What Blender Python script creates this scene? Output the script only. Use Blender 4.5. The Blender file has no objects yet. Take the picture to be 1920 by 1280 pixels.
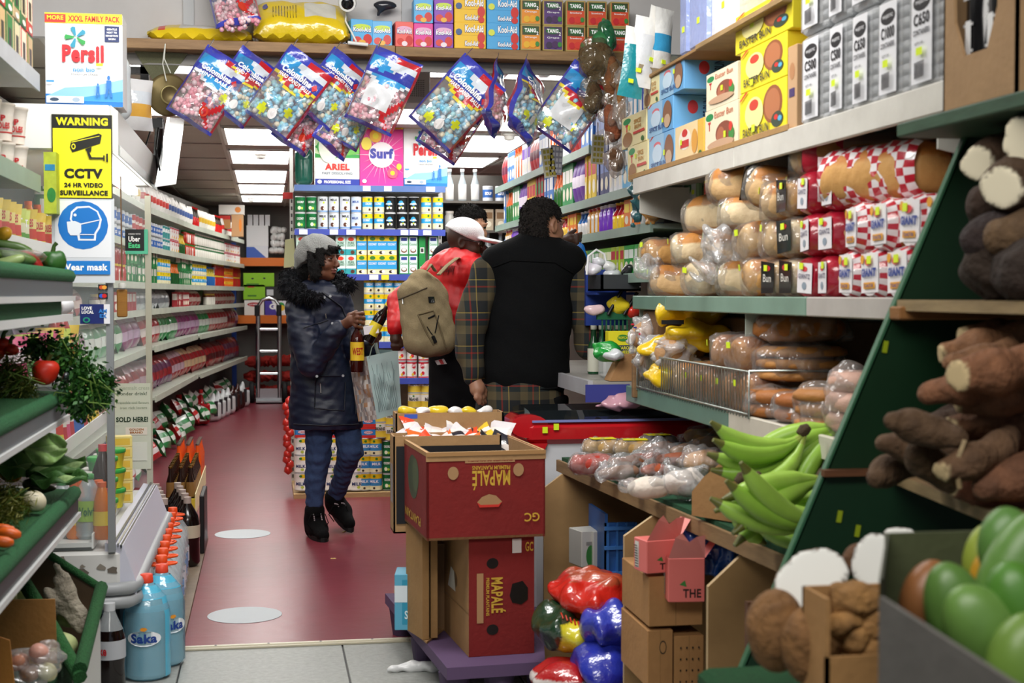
import bpy, math, random
import numpy as np
from mathutils import Vector, Matrix, Euler
R = math.radians
S = bpy.context.scene
COL = S.collection
rnd = random.Random(11)
FPX, H0 = 2700.0, 1.36
YAW = math.atan(460/FPX); PIT = math.atan(90/FPX)
# ---- camera, world, exposure
cam = bpy.data.cameras.new('camera'); cam.sensor_width = 36; cam.lens = 36*FPX/1920; cam.clip_start = .05; cam.clip_end = 60
camo = bpy.data.objects.new('camera', cam); COL.objects.link(camo); camo.location = (0, 0, H0)
camo.rotation_euler = (math.pi/2-PIT, 0, -YAW); S.camera = camo
cam.dof.use_dof = True; cam.dof.focus_distance = 6.9; cam.dof.aperture_fstop = 5.6
w = bpy.data.worlds.new('world'); S.world = w; w.use_nodes = True
w.node_tree.nodes['Background'].inputs[0].default_value = (.75, .85, 1, 1); w.node_tree.nodes['Background'].inputs[1].default_value = .35
S.view_settings.view_transform = 'Standard'; S.view_settings.look = 'None'; S.view_settings.exposure = 0.1; S.view_settings.gamma = 1
S.view_settings.use_curve_mapping = False
S.cycles.max_bounces = 8; S.cycles.transparent_max_bounces = 16; S.cycles.caustics_reflective = False; S.cycles.caustics_refractive = False
S.cycles.sample_clamp_indirect = 4
LIGHT_E = 9.0      # ceiling panels
def area(name, loc, rot, sx, sy, power, col=(1, 1, 1)):
 l = bpy.data.lights.new(name, 'AREA'); l.shape = 'RECTANGLE'; l.size = sx; l.size_y = sy; l.energy = power; l.color = col
 o = bpy.data.objects.new(name, l); o.location = loc; o.rotation_euler = rot; COL.objects.link(o); return o
area('entrance_ceiling_light', (.1, 3.9, 3.0), (R(18), 0, 0), 2.2, .7, 75, (1, .98, .95))
area('shop_front_light', (-.1, .6, 2.95), (R(38), R(-12), 0), 2.4, .8, 68, (1, .96, .9))
# ---- pixel + plane -> point in the shop (the frame is 1920 x 1280)
cF = Vector((math.sin(YAW)*math.cos(PIT), math.cos(YAW)*math.cos(PIT), -math.sin(PIT)))
cR = Vector((math.cos(YAW), -math.sin(YAW), 0)); cU = cR.cross(cF)
def at(px, py, X=None, Y=None, Z=None):
 d = cF + cR*((px-960)/FPX) - cU*((py-640)/FPX)
 t = X/d.x if X is not None else Y/d.y if Y is not None else (Z-H0)/d.z
 return Vector((0, 0, H0)) + d*t
# ---- colours and materials
def hexc(h):
 if not isinstance(h, str): return tuple(h)
 h = h.lstrip('#'); a = 1.0
 if len(h) == 3: h = ''.join(c+c for c in h)
 if len(h) == 8: a = int(h[6:], 16)/255; h = h[:6]
 f = lambda x: x/12.92 if x <= .04045 else ((x+.055)/1.055)**2.4
 return tuple(f(int(h[i:i+2], 16)/255) for i in (0, 2, 4)) + (a,)
MATS = {}
def mk(name, rough=.5, metal=0, alpha=None, trans=0, ior=1.45, nscale=0, namt=0, bump=0, bscale=50, btype='noise', emis=0, sheen=0, coat=0, stretch=None, dark=None, spec=.5):
 m = bpy.data.materials.new(name); m.use_nodes = True; n = m.node_tree.nodes; l = m.node_tree.links; p = n['Principled BSDF']
 p.inputs['Roughness'].default_value = rough; p.inputs['Metallic'].default_value = metal; p.inputs['IOR'].default_value = ior
 p.inputs['Transmission Weight'].default_value = trans; p.inputs['Sheen Weight'].default_value = sheen; p.inputs['Coat Weight'].default_value = coat
 p.inputs['Specular IOR Level'].default_value = spec
 a = n.new('ShaderNodeVertexColor'); a.layer_name = 'Col'; out = a.outputs['Color']
 tc = n.new('ShaderNodeTexCoord'); mp = n.new('ShaderNodeMapping'); l.new(tc.outputs['Object'], mp.inputs['Vector'])
 if stretch: mp.inputs['Scale'].default_value = stretch
 if namt:
  t = n.new('ShaderNodeTexNoise'); t.inputs['Scale'].default_value = nscale; t.inputs['Detail'].default_value = 5; t.inputs['Roughness'].default_value = .65
  l.new(mp.outputs[0], t.inputs['Vector'])
  mr = n.new('ShaderNodeMapRange'); mr.inputs['From Min'].default_value = .3; mr.inputs['From Max'].default_value = .7
  mr.inputs['To Min'].default_value = 0; mr.inputs['To Max'].default_value = namt; l.new(t.outputs['Fac'], mr.inputs['Value'])
  mx = n.new('ShaderNodeMix'); mx.data_type = 'RGBA'; l.new(mr.outputs[0], mx.inputs['Factor']); l.new(out, mx.inputs['A'])
  if dark: mx.inputs['B'].default_value = hexc(dark)
  else:
   mx.blend_type = 'MULTIPLY'; mx.inputs['B'].default_value = (.25, .22, .2, 1)
  out = mx.outputs['Result']
 l.new(out, p.inputs['Base Color'])
 if alpha == 'attr': l.new(a.outputs['Alpha'], p.inputs['Alpha'])
 elif alpha is not None: p.inputs['Alpha'].default_value = alpha
 if bump:
  t = n.new('ShaderNodeTexVoronoi' if btype == 'voronoi' else 'ShaderNodeTexNoise'); t.inputs['Scale'].default_value = bscale
  if btype == 'voronoi':
   t.feature = 'DISTANCE_TO_EDGE'; tn = n.new('ShaderNodeTexNoise'); tn.inputs['Scale'].default_value = bscale*.3; va = n.new('ShaderNodeVectorMath'); va.operation = 'MULTIPLY_ADD'; va.inputs[1].default_value = (.09,)*3; l.new(mp.outputs[0], tn.inputs['Vector']); l.new(tn.outputs['Color'], va.inputs[0]); l.new(mp.outputs[0], va.inputs[2])
  else: t.inputs['Detail'].default_value = 3
  l.new(va.outputs[0] if btype == 'voronoi' else mp.outputs[0], t.inputs['Vector']); b = n.new('ShaderNodeBump'); b.inputs['Strength'].default_value = bump; b.inputs['Distance'].default_value = .01
  l.new(t.outputs[0], b.inputs['Height']); l.new(b.outputs[0], p.inputs['Normal'])
 if name in ('film', 'wrap', 'wrapf'):
  g = n.new('ShaderNodeBsdfGlossy'); g.inputs['Roughness'].default_value = .1; fr = n.new('ShaderNodeFresnel'); fr.inputs['IOR'].default_value = 1.6; mu = n.new('ShaderNodeMath'); mu.operation = 'MULTIPLY_ADD'; mu.inputs[1].default_value = .25 if name == 'film' else .4; mu.inputs[2].default_value = .04; mu.use_clamp = True
  ms = n.new('ShaderNodeMixShader'); l.new(b.outputs[0], g.inputs['Normal']); l.new(fr.outputs[0], mu.inputs[0]); l.new(mu.outputs[0], ms.inputs[0]); l.new(p.outputs[0], ms.inputs[1]); l.new(g.outputs[0], ms.inputs[2]); l.new(ms.outputs[0], n['Material Output'].inputs['Surface'])
 if emis: l.new(out, p.inputs['Emission Color']); p.inputs['Emission Strength'].default_value = emis
 MATS[name] = m; return m
mk('print', .42); mk('gloss', .15, coat=.3); mk('matte', .85); mk('steel', .3, metal=1); mk('tin', .25, metal=1); mk('brass', .5, metal=.7)
mk('shelf', .4, nscale=6, namt=.25); mk('paintedwall', .6, nscale=3, namt=.15)
mk('card', .8, nscale=9, namt=.22, bump=.15, bscale=60); mk('wood', .6, nscale=7, namt=.5, stretch=(1, 1, 9), bump=.1, bscale=40)
mk('ply', .55, nscale=4, namt=.35, stretch=(1, 6, 1.5)); mk('turf', .95, nscale=150, namt=.6, bump=1, bscale=260)
mk('film', .3, alpha='attr', bump=.5, bscale=20, spec=.4); mk('wrap', .25, alpha='attr', bump=.9, bscale=30, btype='voronoi', spec=.5, stretch=(1, 1.6, .7))
mk('glass', .03, alpha='attr', spec=.8); mk('clear', .05, alpha='attr', spec=1)
mk('vinyl', .32, nscale=2.2, namt=.28, bump=.12, bscale=12); mk('stone', .45, nscale=45, namt=.35, bump=.05, bscale=80)
mk('cloth', .9, nscale=90, namt=.2, bump=.25, bscale=220, spec=.2); mk('nylon', .45, nscale=4, namt=.12, bump=.35, bscale=14); mk('denim', .85, nscale=120, namt=.35, bump=.3, bscale=40)
mk('skin', .5, nscale=25, namt=.08); mk('fur', .95, nscale=90, namt=.5, bump=1, bscale=130); mk('knit', .95, nscale=140, namt=.3, bump=.8, bscale=160)
mk('crust', .6, nscale=12, namt=.35, bump=.35, bscale=50, dark='#8a4f1c'); mk('root', .85, nscale=30, namt=.55, bump=1, bscale=60, dark='#2b1a10')
mk('veg', .38, nscale=14, namt=.25, bump=.1, bscale=30); mk('leaf', .55, nscale=30, namt=.4); mk('rubber', .7)
mk('light', .5, emis=LIGHT_E); mk('glow', .5, emis=2.5)
# tartan cloth
def mk_plaid():
 m = mk('plaid', .9); n = m.node_tree.nodes; l = m.node_tree.links; p = n['Principled BSDF']
 tc = n.new('ShaderNodeTexCoord'); sx = n.new('ShaderNodeSeparateXYZ'); l.new(tc.outputs['Object'], sx.inputs[0])
 def ramp(src, scale, stops):
  mu = n.new('ShaderNodeMath'); mu.operation = 'MULTIPLY'; mu.inputs[1].default_value = scale; l.new(src, mu.inputs[0])
  fr = n.new('ShaderNodeMath'); fr.operation = 'FRACT'; l.new(mu.outputs[0], fr.inputs[0])
  r = n.new('ShaderNodeValToRGB'); r.color_ramp.interpolation = 'CONSTANT'
  for i, (pos, c) in enumerate(stops):
   e = r.color_ramp.elements[i] if i < 2 else r.color_ramp.elements.new(pos)
   e.position = pos; e.color = hexc(c)
  l.new(fr.outputs[0], r.inputs[0]); return r.outputs[0]
 st = [(0, '#15181a'), (.3, '#554b34'), (.55, '#1b2626'), (.7, '#802018'), (.75, '#20262a'), (.92, '#94803e'), (.95, '#15181a')]
 ad = n.new('ShaderNodeMath'); ad.operation = 'ADD'; l.new(sx.outputs['X'], ad.inputs[0]); ad.inputs[1].default_value = .03
 mx = n.new('ShaderNodeMix'); mx.data_type = 'RGBA'; mx.inputs['Factor'].default_value = .5
 l.new(ramp(ad.outputs[0], 7.5, st), mx.inputs['A']); l.new(ramp(sx.outputs['Z'], 7.0, st), mx.inputs['B']); l.new(mx.outputs['Result'], p.inputs['Base Color'])
mk_plaid()
# ---- text outlines, cached
TXT = {}
def glyphs(s, bold):
 k = (s, bold)
 if k not in TXT:
  c = bpy.data.curves.new('t', 'FONT'); c.body = s; c.resolution_u = 3; c.offset = bold; c.space_character = 1.0+bold*2
  o = bpy.data.objects.new('t', c); m = bpy.data.meshes.new_from_object(o)
  v = np.array([x.co[:2] for x in m.vertices]) if len(m.vertices) else np.zeros((1, 2))
  f = [tuple(p.vertices) for p in m.polygons]
  lo = v.min(0); hi = v.max(0); v = (v-lo)/np.maximum(hi-lo, 1e-6)
  TXT[k] = (v, f); bpy.data.objects.remove(o); bpy.data.curves.remove(c); bpy.data.meshes.remove(m)
 return TXT[k]
class MB:
 """collects coloured faces, then links them as one mesh"""
 def __init__(s, mat='print', col='#fff'):
  s.v = []; s.f = []; s.c = []; s.m = []; s.s = []; s.mats = []; s.mat = mat; s.col = hexc(col); s.M = Matrix()
 def use(s, mat=None, col=None, M=None):
  if mat: s.mat = mat
  if col is not None: s.col = hexc(col)
  if M is not None: s.M = M
  return s
 def add(s, vs, fs, col=None, mat=None, smooth=False, raw=False):
  b = len(s.v); mat = mat or s.mat
  if mat not in s.mats: s.mats.append(mat)
  i = s.mats.index(mat)
  if raw: s.v += list(vs)
  else: s.v += [s.M @ Vector(v) for v in vs]
  multi = isinstance(col, list)
  c = s.col if col is None or multi else hexc(col)
  for k, f in enumerate(fs):
   s.f.append(tuple(b+j for j in f)); s.c.append(hexc(col[k]) if multi else c); s.m.append(i); s.s.append(smooth)
  return s
 def box(s, a, b, col=None, mat=None, cols=None):
  x0, y0, z0 = a; x1, y1, z1 = b
  if x0 > x1: x0, x1 = x1, x0
  if y0 > y1: y0, y1 = y1, y0
  if z0 > z1: z0, z1 = z1, z0
  v = [(x0, y0, z0), (x1, y0, z0), (x1, y1, z0), (x0, y1, z0), (x0, y0, z1), (x1, y0, z1), (x1, y1, z1), (x0, y1, z1)]
  f = [(0, 3, 2, 1), (4, 5, 6, 7), (0, 1, 5, 4), (1, 2, 6, 5), (2, 3, 7, 6), (3, 0, 4, 7)]   # bottom top front(-y) right back left
  return s.add(v, f, cols or col, mat)
 def cbox(s, a, b, r=.004, col=None, mat=None):
  """box with chamfered vertical and top edges"""
  x0, x1 = sorted((a[0], b[0])); y0, y1 = sorted((a[1], b[1])); z0, z1 = sorted((a[2], b[2]))
  ring = lambda i, z: [(x0+i+r, y0+i, z), (x1-i-r, y0+i, z), (x1-i, y0+i+r, z), (x1-i, y1-i-r, z), (x1-i-r, y1-i, z), (x0+i+r, y1-i, z), (x0+i, y1-i-r, z), (x0+i, y0+i+r, z)]
  v = ring(r, z0)+ring(0, z0+r)+ring(0, z1-r)+ring(r, z1); f = [tuple(range(7, -1, -1)), tuple(range(24, 32))]
  for k in range(3):
   for j in range(8): f.append((k*8+j, k*8+(j+1) % 8, k*8+8+(j+1) % 8, k*8+8+j))
  return s.add(v, f, col, mat)
 def lathe(s, prof, n=12, col=None, mat=None, smooth=True, cap=True, cf=None, c=(0, 0, 0)):
  """prof: list of (radius, z); cf(seg, ring) -> colour"""
  v = []; f = []; cc = []
  for r, z in prof:
   for j in range(n):
    a = 2*math.pi*j/n-math.pi/2; v.append((c[0]+r*math.cos(a), c[1]+r*math.sin(a), c[2]+z))
  for i in range(len(prof)-1):
   for j in range(n):
    f.append((i*n+j, i*n+(j+1) % n, (i+1)*n+(j+1) % n, (i+1)*n+j))
    if cf: cc.append(cf(j, i))
  s.add(v, f, cc if cf else col, mat, smooth)
  if cap:
   last = cf(0, len(prof)-1) if cf else col; first = cf(0, 0) if cf else col
   s.add(v[-n:], [tuple(range(n))], last, mat, False); s.add(v[:n], [tuple(range(n-1, -1, -1))], first, mat, False)
  return s
 def tube(s, pts, r, n=6, col=None, mat=None, cap=True, flat=1.0, cols=None):
  pts = [Vector(p) for p in pts]; rr = r if isinstance(r, (list, tuple)) else [r]*len(pts)
  v = []; f = []; up = Vector((0, 0, 1)); pu = None
  for i, p in enumerate(pts):
   t = (pts[min(i+1, len(pts)-1)]-pts[max(i-1, 0)]).normalized()
   if pu is None: pu = t.cross(up if abs(t.z) < .9 else Vector((1, 0, 0))).normalized()
   else: pu = (pu-t*pu.dot(t)).normalized()
   w2 = t.cross(pu)
   for j in range(n):
    a = 2*math.pi*j/n; v.append(p+(pu*math.cos(a)+w2*math.sin(a)*flat)*rr[i])
  cc = []
  for i in range(len(pts)-1):
   for j in range(n):
    f.append((i*n+j, i*n+(j+1) % n, (i+1)*n+(j+1) % n, (i+1)*n+j))
    if cols: cc.append(cols[i])
  s.add(v, f, cc if cols else col, mat, n > 4)
  if cap:
   s.add(v[:n], [tuple(range(n-1, -1, -1))], cols[0] if cols else col, mat); s.add(v[-n:], [tuple(range(n))], cols[-1] if cols else col, mat)
  return s
 def prism(s, poly, a, b, axis='y', col=None, mat=None, side=None):
  """poly of 2D points extruded from a to b along axis"""
  n = len(poly)
  m = {'y': lambda p, t: (p[0], t, p[1]), 'x': lambda p, t: (t, p[0], p[1]), 'z': lambda p, t: (p[0], p[1], t)}[axis]
  v = [m(p, a) for p in poly]+[m(p, b) for p in poly]
  s.add(v, [tuple(range(n)), tuple(range(2*n-1, n-1, -1))], col, mat)
  return s.add(v, [(j, n+j, n+(j+1) % n, (j+1) % n) for j in range(n)], side or col, mat)
 def grid(s, fn, nu, nv, cf=None, col=None, mat=None, smooth=True, wrapu=False):
  v = [fn(i/nu, j/nv) for j in range(nv+1) for i in range(nu+1)]; f = []; cc = []
  for j in range(nv):
   for i in range(nu):
    a = j*(nu+1)+i; f.append((a, a+1, a+nu+2, a+nu+1))
    if cf: cc.append(cf((i+.5)/nu, (j+.5)/nv))
  return s.add(v, f, cc if cf else col, mat, smooth)
 def text(s, t, fn, x0, y0, x1, y1, col='#000', bold=.02, mat=None):
  """fn(u, v) -> 3D point"""
  g, f = glyphs(t, bold)
  return s.add([fn(x0+(x1-x0)*a, y0+(y1-y0)*b) for a, b in g], f, col, mat)
 def decals(s, face, items, mat=None):
  """face = (origin, uvec, vvec): items in 0..1 of the face, layered outwards"""
  o, u, v = (Vector(x) for x in face); nn = u.cross(v).normalized()
  for k, it in enumerate(items):
   e = .0006+.00045*k; fn = lambda a, b: o+u*a+v*b+nn*e
   if it[0] == 'r': s.add([fn(it[1], it[2]), fn(it[3], it[2]), fn(it[3], it[4]), fn(it[1], it[4])], [(0, 1, 2, 3)], it[5], mat)
   elif it[0] == 'p': s.add([fn(*q) for q in it[1]], [tuple(range(len(it[1])))], it[2], mat)
   elif it[0] == 'e':
    n = 20; s.add([fn(it[1]+it[3]*math.cos(6.2832*j/n), it[2]+it[4]*math.sin(6.2832*j/n)) for j in range(n)], [tuple(range(n))], it[5], mat)
   elif it[0] == 't': s.text(it[1], fn, it[2], it[3], it[4], it[5], it[6], it[7] if len(it) > 7 else .02, mat)
   elif it[0] == 'tv':  # reads upwards
    g, f = glyphs(it[1], .02); s.add([fn(it[4]-(it[4]-it[2])*b, it[3]+(it[5]-it[3])*a) for a, b in g], f, it[6], mat)
   elif it[0] == 'tu':  # upside down
    g, f = glyphs(it[1], .02); s.add([fn(it[4]-(it[4]-it[2])*a, it[5]-(it[5]-it[3])*b) for a, b in g], f, it[6], mat)
  return s
 def mesh(s, name):
  m = bpy.data.meshes.new(name); m.from_pydata([tuple(v) for v in s.v], [], s.f)
  for t in s.mats: m.materials.append(MATS[t])
  n = len(s.f)
  m.polygons.foreach_set('material_index', s.m); m.polygons.foreach_set('use_smooth', s.s)
  lt = np.zeros(n, dtype=np.int32); m.polygons.foreach_get('loop_total', lt)
  c = np.repeat(np.array([x if len(x) == 4 else tuple(x)+(1,) for x in s.c], dtype=np.float32).reshape(-1, 4), lt, axis=0)
  ca = m.color_attributes.new('Col', 'FLOAT_COLOR', 'CORNER'); ca.data.foreach_set('color', c.ravel()); m.update(); return m
 def obj(s, name, parent=None, **k): return link(s.mesh(name), name, parent, **k)
def link(mesh, name, parent=None, label=None, cat=None, group=None, kind=None, loc=None, rz=0, rot=None):
 o = bpy.data.objects.new(name, mesh); COL.objects.link(o)
 if parent: o.parent = parent
 if loc is not None: o.location = loc
 o.rotation_euler = rot if rot is not None else (0, 0, rz)
 if label: o['label'] = label
 if cat: o['category'] = cat
 if group: o['group'] = group
 if kind: o['kind'] = kind
 return o
def thing(name, label, cat, loc=(0, 0, 0), rz=0, group=None, rot=None, kind=None): return link(None, name, None, label, cat, group, kind, loc, rz, rot)
KIDS = {}
def dup(root, loc, rz=0, label=None, group=None, rot=None, scale=None):
 def cp(o, par):
  c = o.copy(); COL.objects.link(c); c.parent = par
  if o.name not in KIDS: KIDS[o.name] = list(o.children)
  for k in KIDS[o.name]: cp(k, c)
  return c
 r = cp(root, None); r.location = loc; r.rotation_euler = rot if rot is not None else (0, 0, rz)
 if scale: r.scale = scale if hasattr(scale, '__len__') else (scale,)*3
 if label: r['label'] = label
 if group: r['group'] = group
 return r
# faces of a w x d x h box standing on z=0, centred in x and y
def F(w, d, h): return ((-w/2, -d/2, 0), (w, 0, 0), (0, 0, h))
def L(w, d, h): return ((-w/2, d/2, 0), (0, -d, 0), (0, 0, h))
def Rt(w, d, h): return ((w/2, -d/2, 0), (0, d, 0), (0, 0, h))
def T(w, d, h): return ((-w/2, -d/2, h), (w, 0, 0), (0, d, 0))
def carton(w, d, h, col, front=(), left=(), right=(), top=(), mat='print'):
 m = MB(mat, col); m.cbox((-w/2, -d/2, 0), (w/2, d/2, h), min(.002, w*.03))
 m.decals(F(w, d, h), front); m.decals(L(w, d, h), left); m.decals(Rt(w, d, h), right); m.decals(T(w, d, h), top); return m
# ---- smooth solids from a distance field
class Blob:
 def __init__(s, lo, hi, res, k=.03):
  s.lo = np.array(lo, float); s.res = res; s.k = k; n = (np.ceil((np.array(hi)-s.lo)/res)+1).astype(int)
  s.ax = [s.lo[i]+res*np.arange(n[i]) for i in range(3)]; s.g = np.full(n, .2, np.float32)
 def _sub(s, lo, hi):
  sl = []
  for i in range(3):
   a = max(0, int((lo[i]-s.lo[i])/s.res)-1); b = min(len(s.ax[i]), int((hi[i]-s.lo[i])/s.res)+3); sl.append(slice(a, max(b, a+1)))
  P = np.stack(np.meshgrid(s.ax[0][sl[0]], s.ax[1][sl[1]], s.ax[2][sl[2]], indexing='ij'), -1); return tuple(sl), P
 def _mix(s, sl, d, k, cut):
  a = s.g[sl]; k = s.k if k is None else k
  if cut:
   d = -d; h = np.maximum(k-np.abs(a-d), 0)/k; s.g[sl] = np.maximum(a, d)+h*h*k/4
  else:
   h = np.maximum(k-np.abs(a-d), 0)/k; s.g[sl] = np.minimum(a, d)-h*h*k/4
 def cap(s, a, b, ra, rb=None, k=None, cut=False, flat=None):
  """flat=(vector, f): thickness along vector scaled by f"""
  rb = ra if rb is None else rb; a = np.array(a, float); b = np.array(b, float); r = max(ra, rb)+.1
  sl, P = s._sub(np.minimum(a, b)-r, np.maximum(a, b)+r)
  ab = b-a; t = np.clip(((P-a)@ab)/max(ab@ab, 1e-9), 0, 1); q = P-a-t[..., None]*ab
  if flat:
   v = np.array(flat[0], float); v /= np.linalg.norm(v); q = q+((q@v)*(1/flat[1]-1))[..., None]*v
  s._mix(sl, np.linalg.norm(q, axis=-1)-(ra+(rb-ra)*t), k, cut); return s
 def chain(s, pts, rr, k=None, flat=None):
  for i in range(len(pts)-1): s.cap(pts[i], pts[i+1], rr[i], rr[i+1], k, flat=flat)
  return s
 def ell(s, c, r, rot=None, k=None, cut=False):
  c = np.array(c, float); r = np.array(r, float); m = r.max()+.1; sl, P = s._sub(c-m, c+m); q = P-c
  if rot is not None: q = q@np.array(rot if isinstance(rot, Matrix) else Euler([R(x) for x in rot]).to_matrix())
  n = np.linalg.norm(q/r, axis=-1); g = np.linalg.norm(q/(r*r), axis=-1)
  s._mix(sl, n*(n-1)/np.maximum(g, 1e-6), k, cut); return s
 def noise(s, amp, f, seed=0):
  X, Y, Z = np.meshgrid(*s.ax, indexing='ij'); r = np.random.RandomState(seed); o = 0
  for i in range(7):
   v = r.normal(size=3)*f; o = o+np.sin(X*v[0]+Y*v[1]+Z*v[2]+r.uniform(0, 6))/2.2
  s.g += (amp*o).astype(np.float32); return s
 def cutz(s, z, above=False, ax=2):
  c = s.ax[ax].reshape([-1 if i == ax else 1 for i in range(3)]); s.g = np.maximum(s.g, (c-z) if above else (z-c)).astype(np.float32); return s
 def mesh(s, name, mat, col, cf=None):
  g = np.ascontiguousarray(s.g, dtype=np.float32)
  for i in range(3):
   sl = [slice(None)]*3
   for e in (0, -1): sl[i] = e; g[tuple(sl)] = np.maximum(g[tuple(sl)], s.res)
  v, f = nets(g); v = v*s.res+s.lo
  m = bpy.data.meshes.new(name); m.from_pydata(v.tolist(), [], f.tolist()); m.materials.append(MATS[mat])
  m.polygons.foreach_set('use_smooth', [True]*len(m.polygons))
  if cf: c = cf(v)
  else: c = np.tile(np.array(hexc(col), np.float32), (len(v), 1))
  ca = m.color_attributes.new('Col', 'FLOAT_COLOR', 'POINT'); ca.data.foreach_set('color', np.ascontiguousarray(c, np.float32).ravel()); m.update(); return m
 def obj(s, name, parent=None, mat='skin', col='#888', cf=None, **k): return link(s.mesh(name, mat, col, cf), name, parent, **k)
from mathutils.bvhtree import BVHTree
def bvh_of(o):
 me = o.data; return BVHTree.FromPolygons([o.matrix_basis @ v.co for v in me.vertices], [tuple(p.vertices) for p in me.polygons])
def hit(px, py, *trees):
 d = (cF + cR*((px-960)/FPX) - cU*((py-640)/FPX)).normalized(); best = None
 for t in trees:
  h = t.ray_cast(Vector((0, 0, H0)), d)
  if h[0] is not None and (best is None or h[3] < best[3]): best = h
 return (best[0], best[1]) if best else (None, None)
ORD = 'first second third fourth fifth sixth seventh eighth ninth tenth eleventh twelfth thirteenth fourteenth fifteenth sixteenth'.split()
def patch(mb, trees, pts, col, off=.004, mat=None, thick=0):
 """polygon fan laid on the surface seen at these pixels"""
 q = []
 for p in pts:
  h, n = hit(p[0], p[1], *trees)
  if h is None: continue
  n = n if n.dot(h-Vector((0, 0, H0))) < 0 else -n
  q.append(h+n*off)
 if len(q) > 2:
  c = sum(q, Vector())/len(q); h, n = hit(sum(p[0] for p in pts)/len(pts), sum(p[1] for p in pts)/len(pts), *trees)
  if h is not None:
   n = n if n.dot(h-Vector((0, 0, H0))) < 0 else -n; c = h+n*off
  mb.add(q+[c], [(i, (i+1) % len(q), len(q)) for i in range(len(q))], col, mat)
def strip(mb, trees, pts, r, col, off=.003, mat=None):
 q = []
 for i in range(len(pts)-1):
  for k in range(6):
   a = k/6; h, n = hit(pts[i][0]*(1-a)+pts[i+1][0]*a, pts[i][1]*(1-a)+pts[i+1][1]*a, *trees)
   if h is not None: q.append(h+(n if n.dot(h-Vector((0, 0, H0))) < 0 else -n)*off)
 if len(q) > 2: mb.tube(q, r, 5, col, mat)
def nets(g):
 """surface nets of the zero level"""
 ins = g < 0; nx, ny, nz = (d-1 for d in g.shape)
 cn = [(i, j, k) for i in (0, 1) for j in (0, 1) for k in (0, 1)]
 cnt = sum(ins[i:i+nx, j:j+ny, k:k+nz].astype(np.int8) for i, j, k in cn); act = (cnt > 0) & (cnt < 8)
 idx = np.full(act.shape, -1, np.int64); A = np.argwhere(act); idx[act] = np.arange(len(A))
 acc = np.zeros((len(A), 3)); num = np.zeros(len(A)); x, y, z = A.T
 for a in cn:
  for ax in range(3):
   if a[ax]: continue
   b = list(a); b[ax] = 1; ga = g[x+a[0], y+a[1], z+a[2]]; gb = g[x+b[0], y+b[1], z+b[2]]
   c = (ga < 0) != (gb < 0); t = np.where(c, ga/np.where(c, ga-gb, 1), 0)
   p = np.tile(np.array(a, float), (len(A), 1)); p[:, ax] += t; acc += p*c[:, None]; num += c
 v = A+acc/num[:, None]; F_ = []
 for ax in range(3):
  n = [0, 0, 0]; n[ax] = 1; u, w_ = [i for i in range(3) if i != ax]
  sa = [slice(1, -1)]*3; sa[ax] = slice(0, -1); sb = [slice(1, -1)]*3; sb[ax] = slice(1, None)
  a = ins[tuple(sa)]; b = ins[tuple(sb)]; E = np.argwhere(a != b); inside = a[a != b]
  o = np.array([1, 1, 1]); o[ax] = 0; E = E+o
  q = []
  for du, dw in ((-1, -1), (0, -1), (0, 0), (-1, 0)):
   c = E.copy(); c[:, u] += du; c[:, w_] += dw; q.append(idx[c[:, 0], c[:, 1], c[:, 2]])
  q = np.stack(q, 1); flip = inside if ax != 1 else ~inside; q[~flip] = q[~flip][:, ::-1]; F_.append(q)
 return v, np.concatenate(F_)
# ================= the room =================
CZ = 2.5; BACK = 19.1
def struct(mb, name, parent=None): return mb.obj(name, parent, kind='structure')
m = MB('vinyl', '#83333f'); m.box((-2.6, 5.6, -.05), (2.6, BACK, 0)); struct(m, 'floor')
m = MB('stone', '#2e2f2f'); m.box((-2.6, -1, -.06), (2.6, 5.6, -.006)); grout = struct(m, 'floor_front')
m = MB('stone', '#a3a6a2'); m.cbox((0, 0, -.02), (.594, .594, -.001), .002); tm = m.mesh('floor_tile')
for i in range(-4, 5):
 for j in range(8): link(tm, 'floor_tile', grout, loc=(.285+.6*i-.3*0, 5.587-.6*(j+1), 0))
m = MB('print', '#b9b19a'); m.box((-.34, 5.57, 0), (.62, 5.60, .006)); m.box((-.34, 5.596, .0), (.62, 5.615, .009), '#d9d3bf')
for x in (-.2, 0, .2, .4): m.lathe([(.006, .009), (.003, .011)], 8, '#777', c=(x, 5.605, 0))
struct(m, 'trim_1')
for nm, c in (('nearer the entrance', at(459, 1153, Z=0)), ('beside the walking woman', at(455, 1001, Z=0))):
 m = MB('matte', '#c3c8cc'); m.lathe([(.156, .001), (.155, .0022)], 48)
 m.obj('floor_sticker', label='pale round distancing sticker on the red floor, '+nm, cat='sticker', loc=c)
for px, py in ((675, 899, ), (688, 900), (645, 997), (625, 1047)):
 c = at(px, py, Z=0); m = MB('matte', '#d8c27a'); m.cbox((-.014, -.005, 0), (.014, .005, .003), .001)
 m.obj('paper_scrap', label='tiny yellow scrap of paper dropped on the red floor', cat='litter', group='paper scraps on the red floor', loc=c, rz=px)
b = Blob((-.14, -.05, -.01), (.14, .05, .04), .006, .02); b.chain([(-.12, 0, .006), (-.04, .012, .012), (.04, -.01, .012), (.12, .01, .006)], [.01, .016, .02, .01]).noise(.003, 60)
b.obj('plastic_scrap', mat='film', col='#e8e8e8', label='crumpled white plastic scrap on the grey tiles by the pallet', cat='litter', loc=at(790, 1256, Z=.003))
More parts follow.
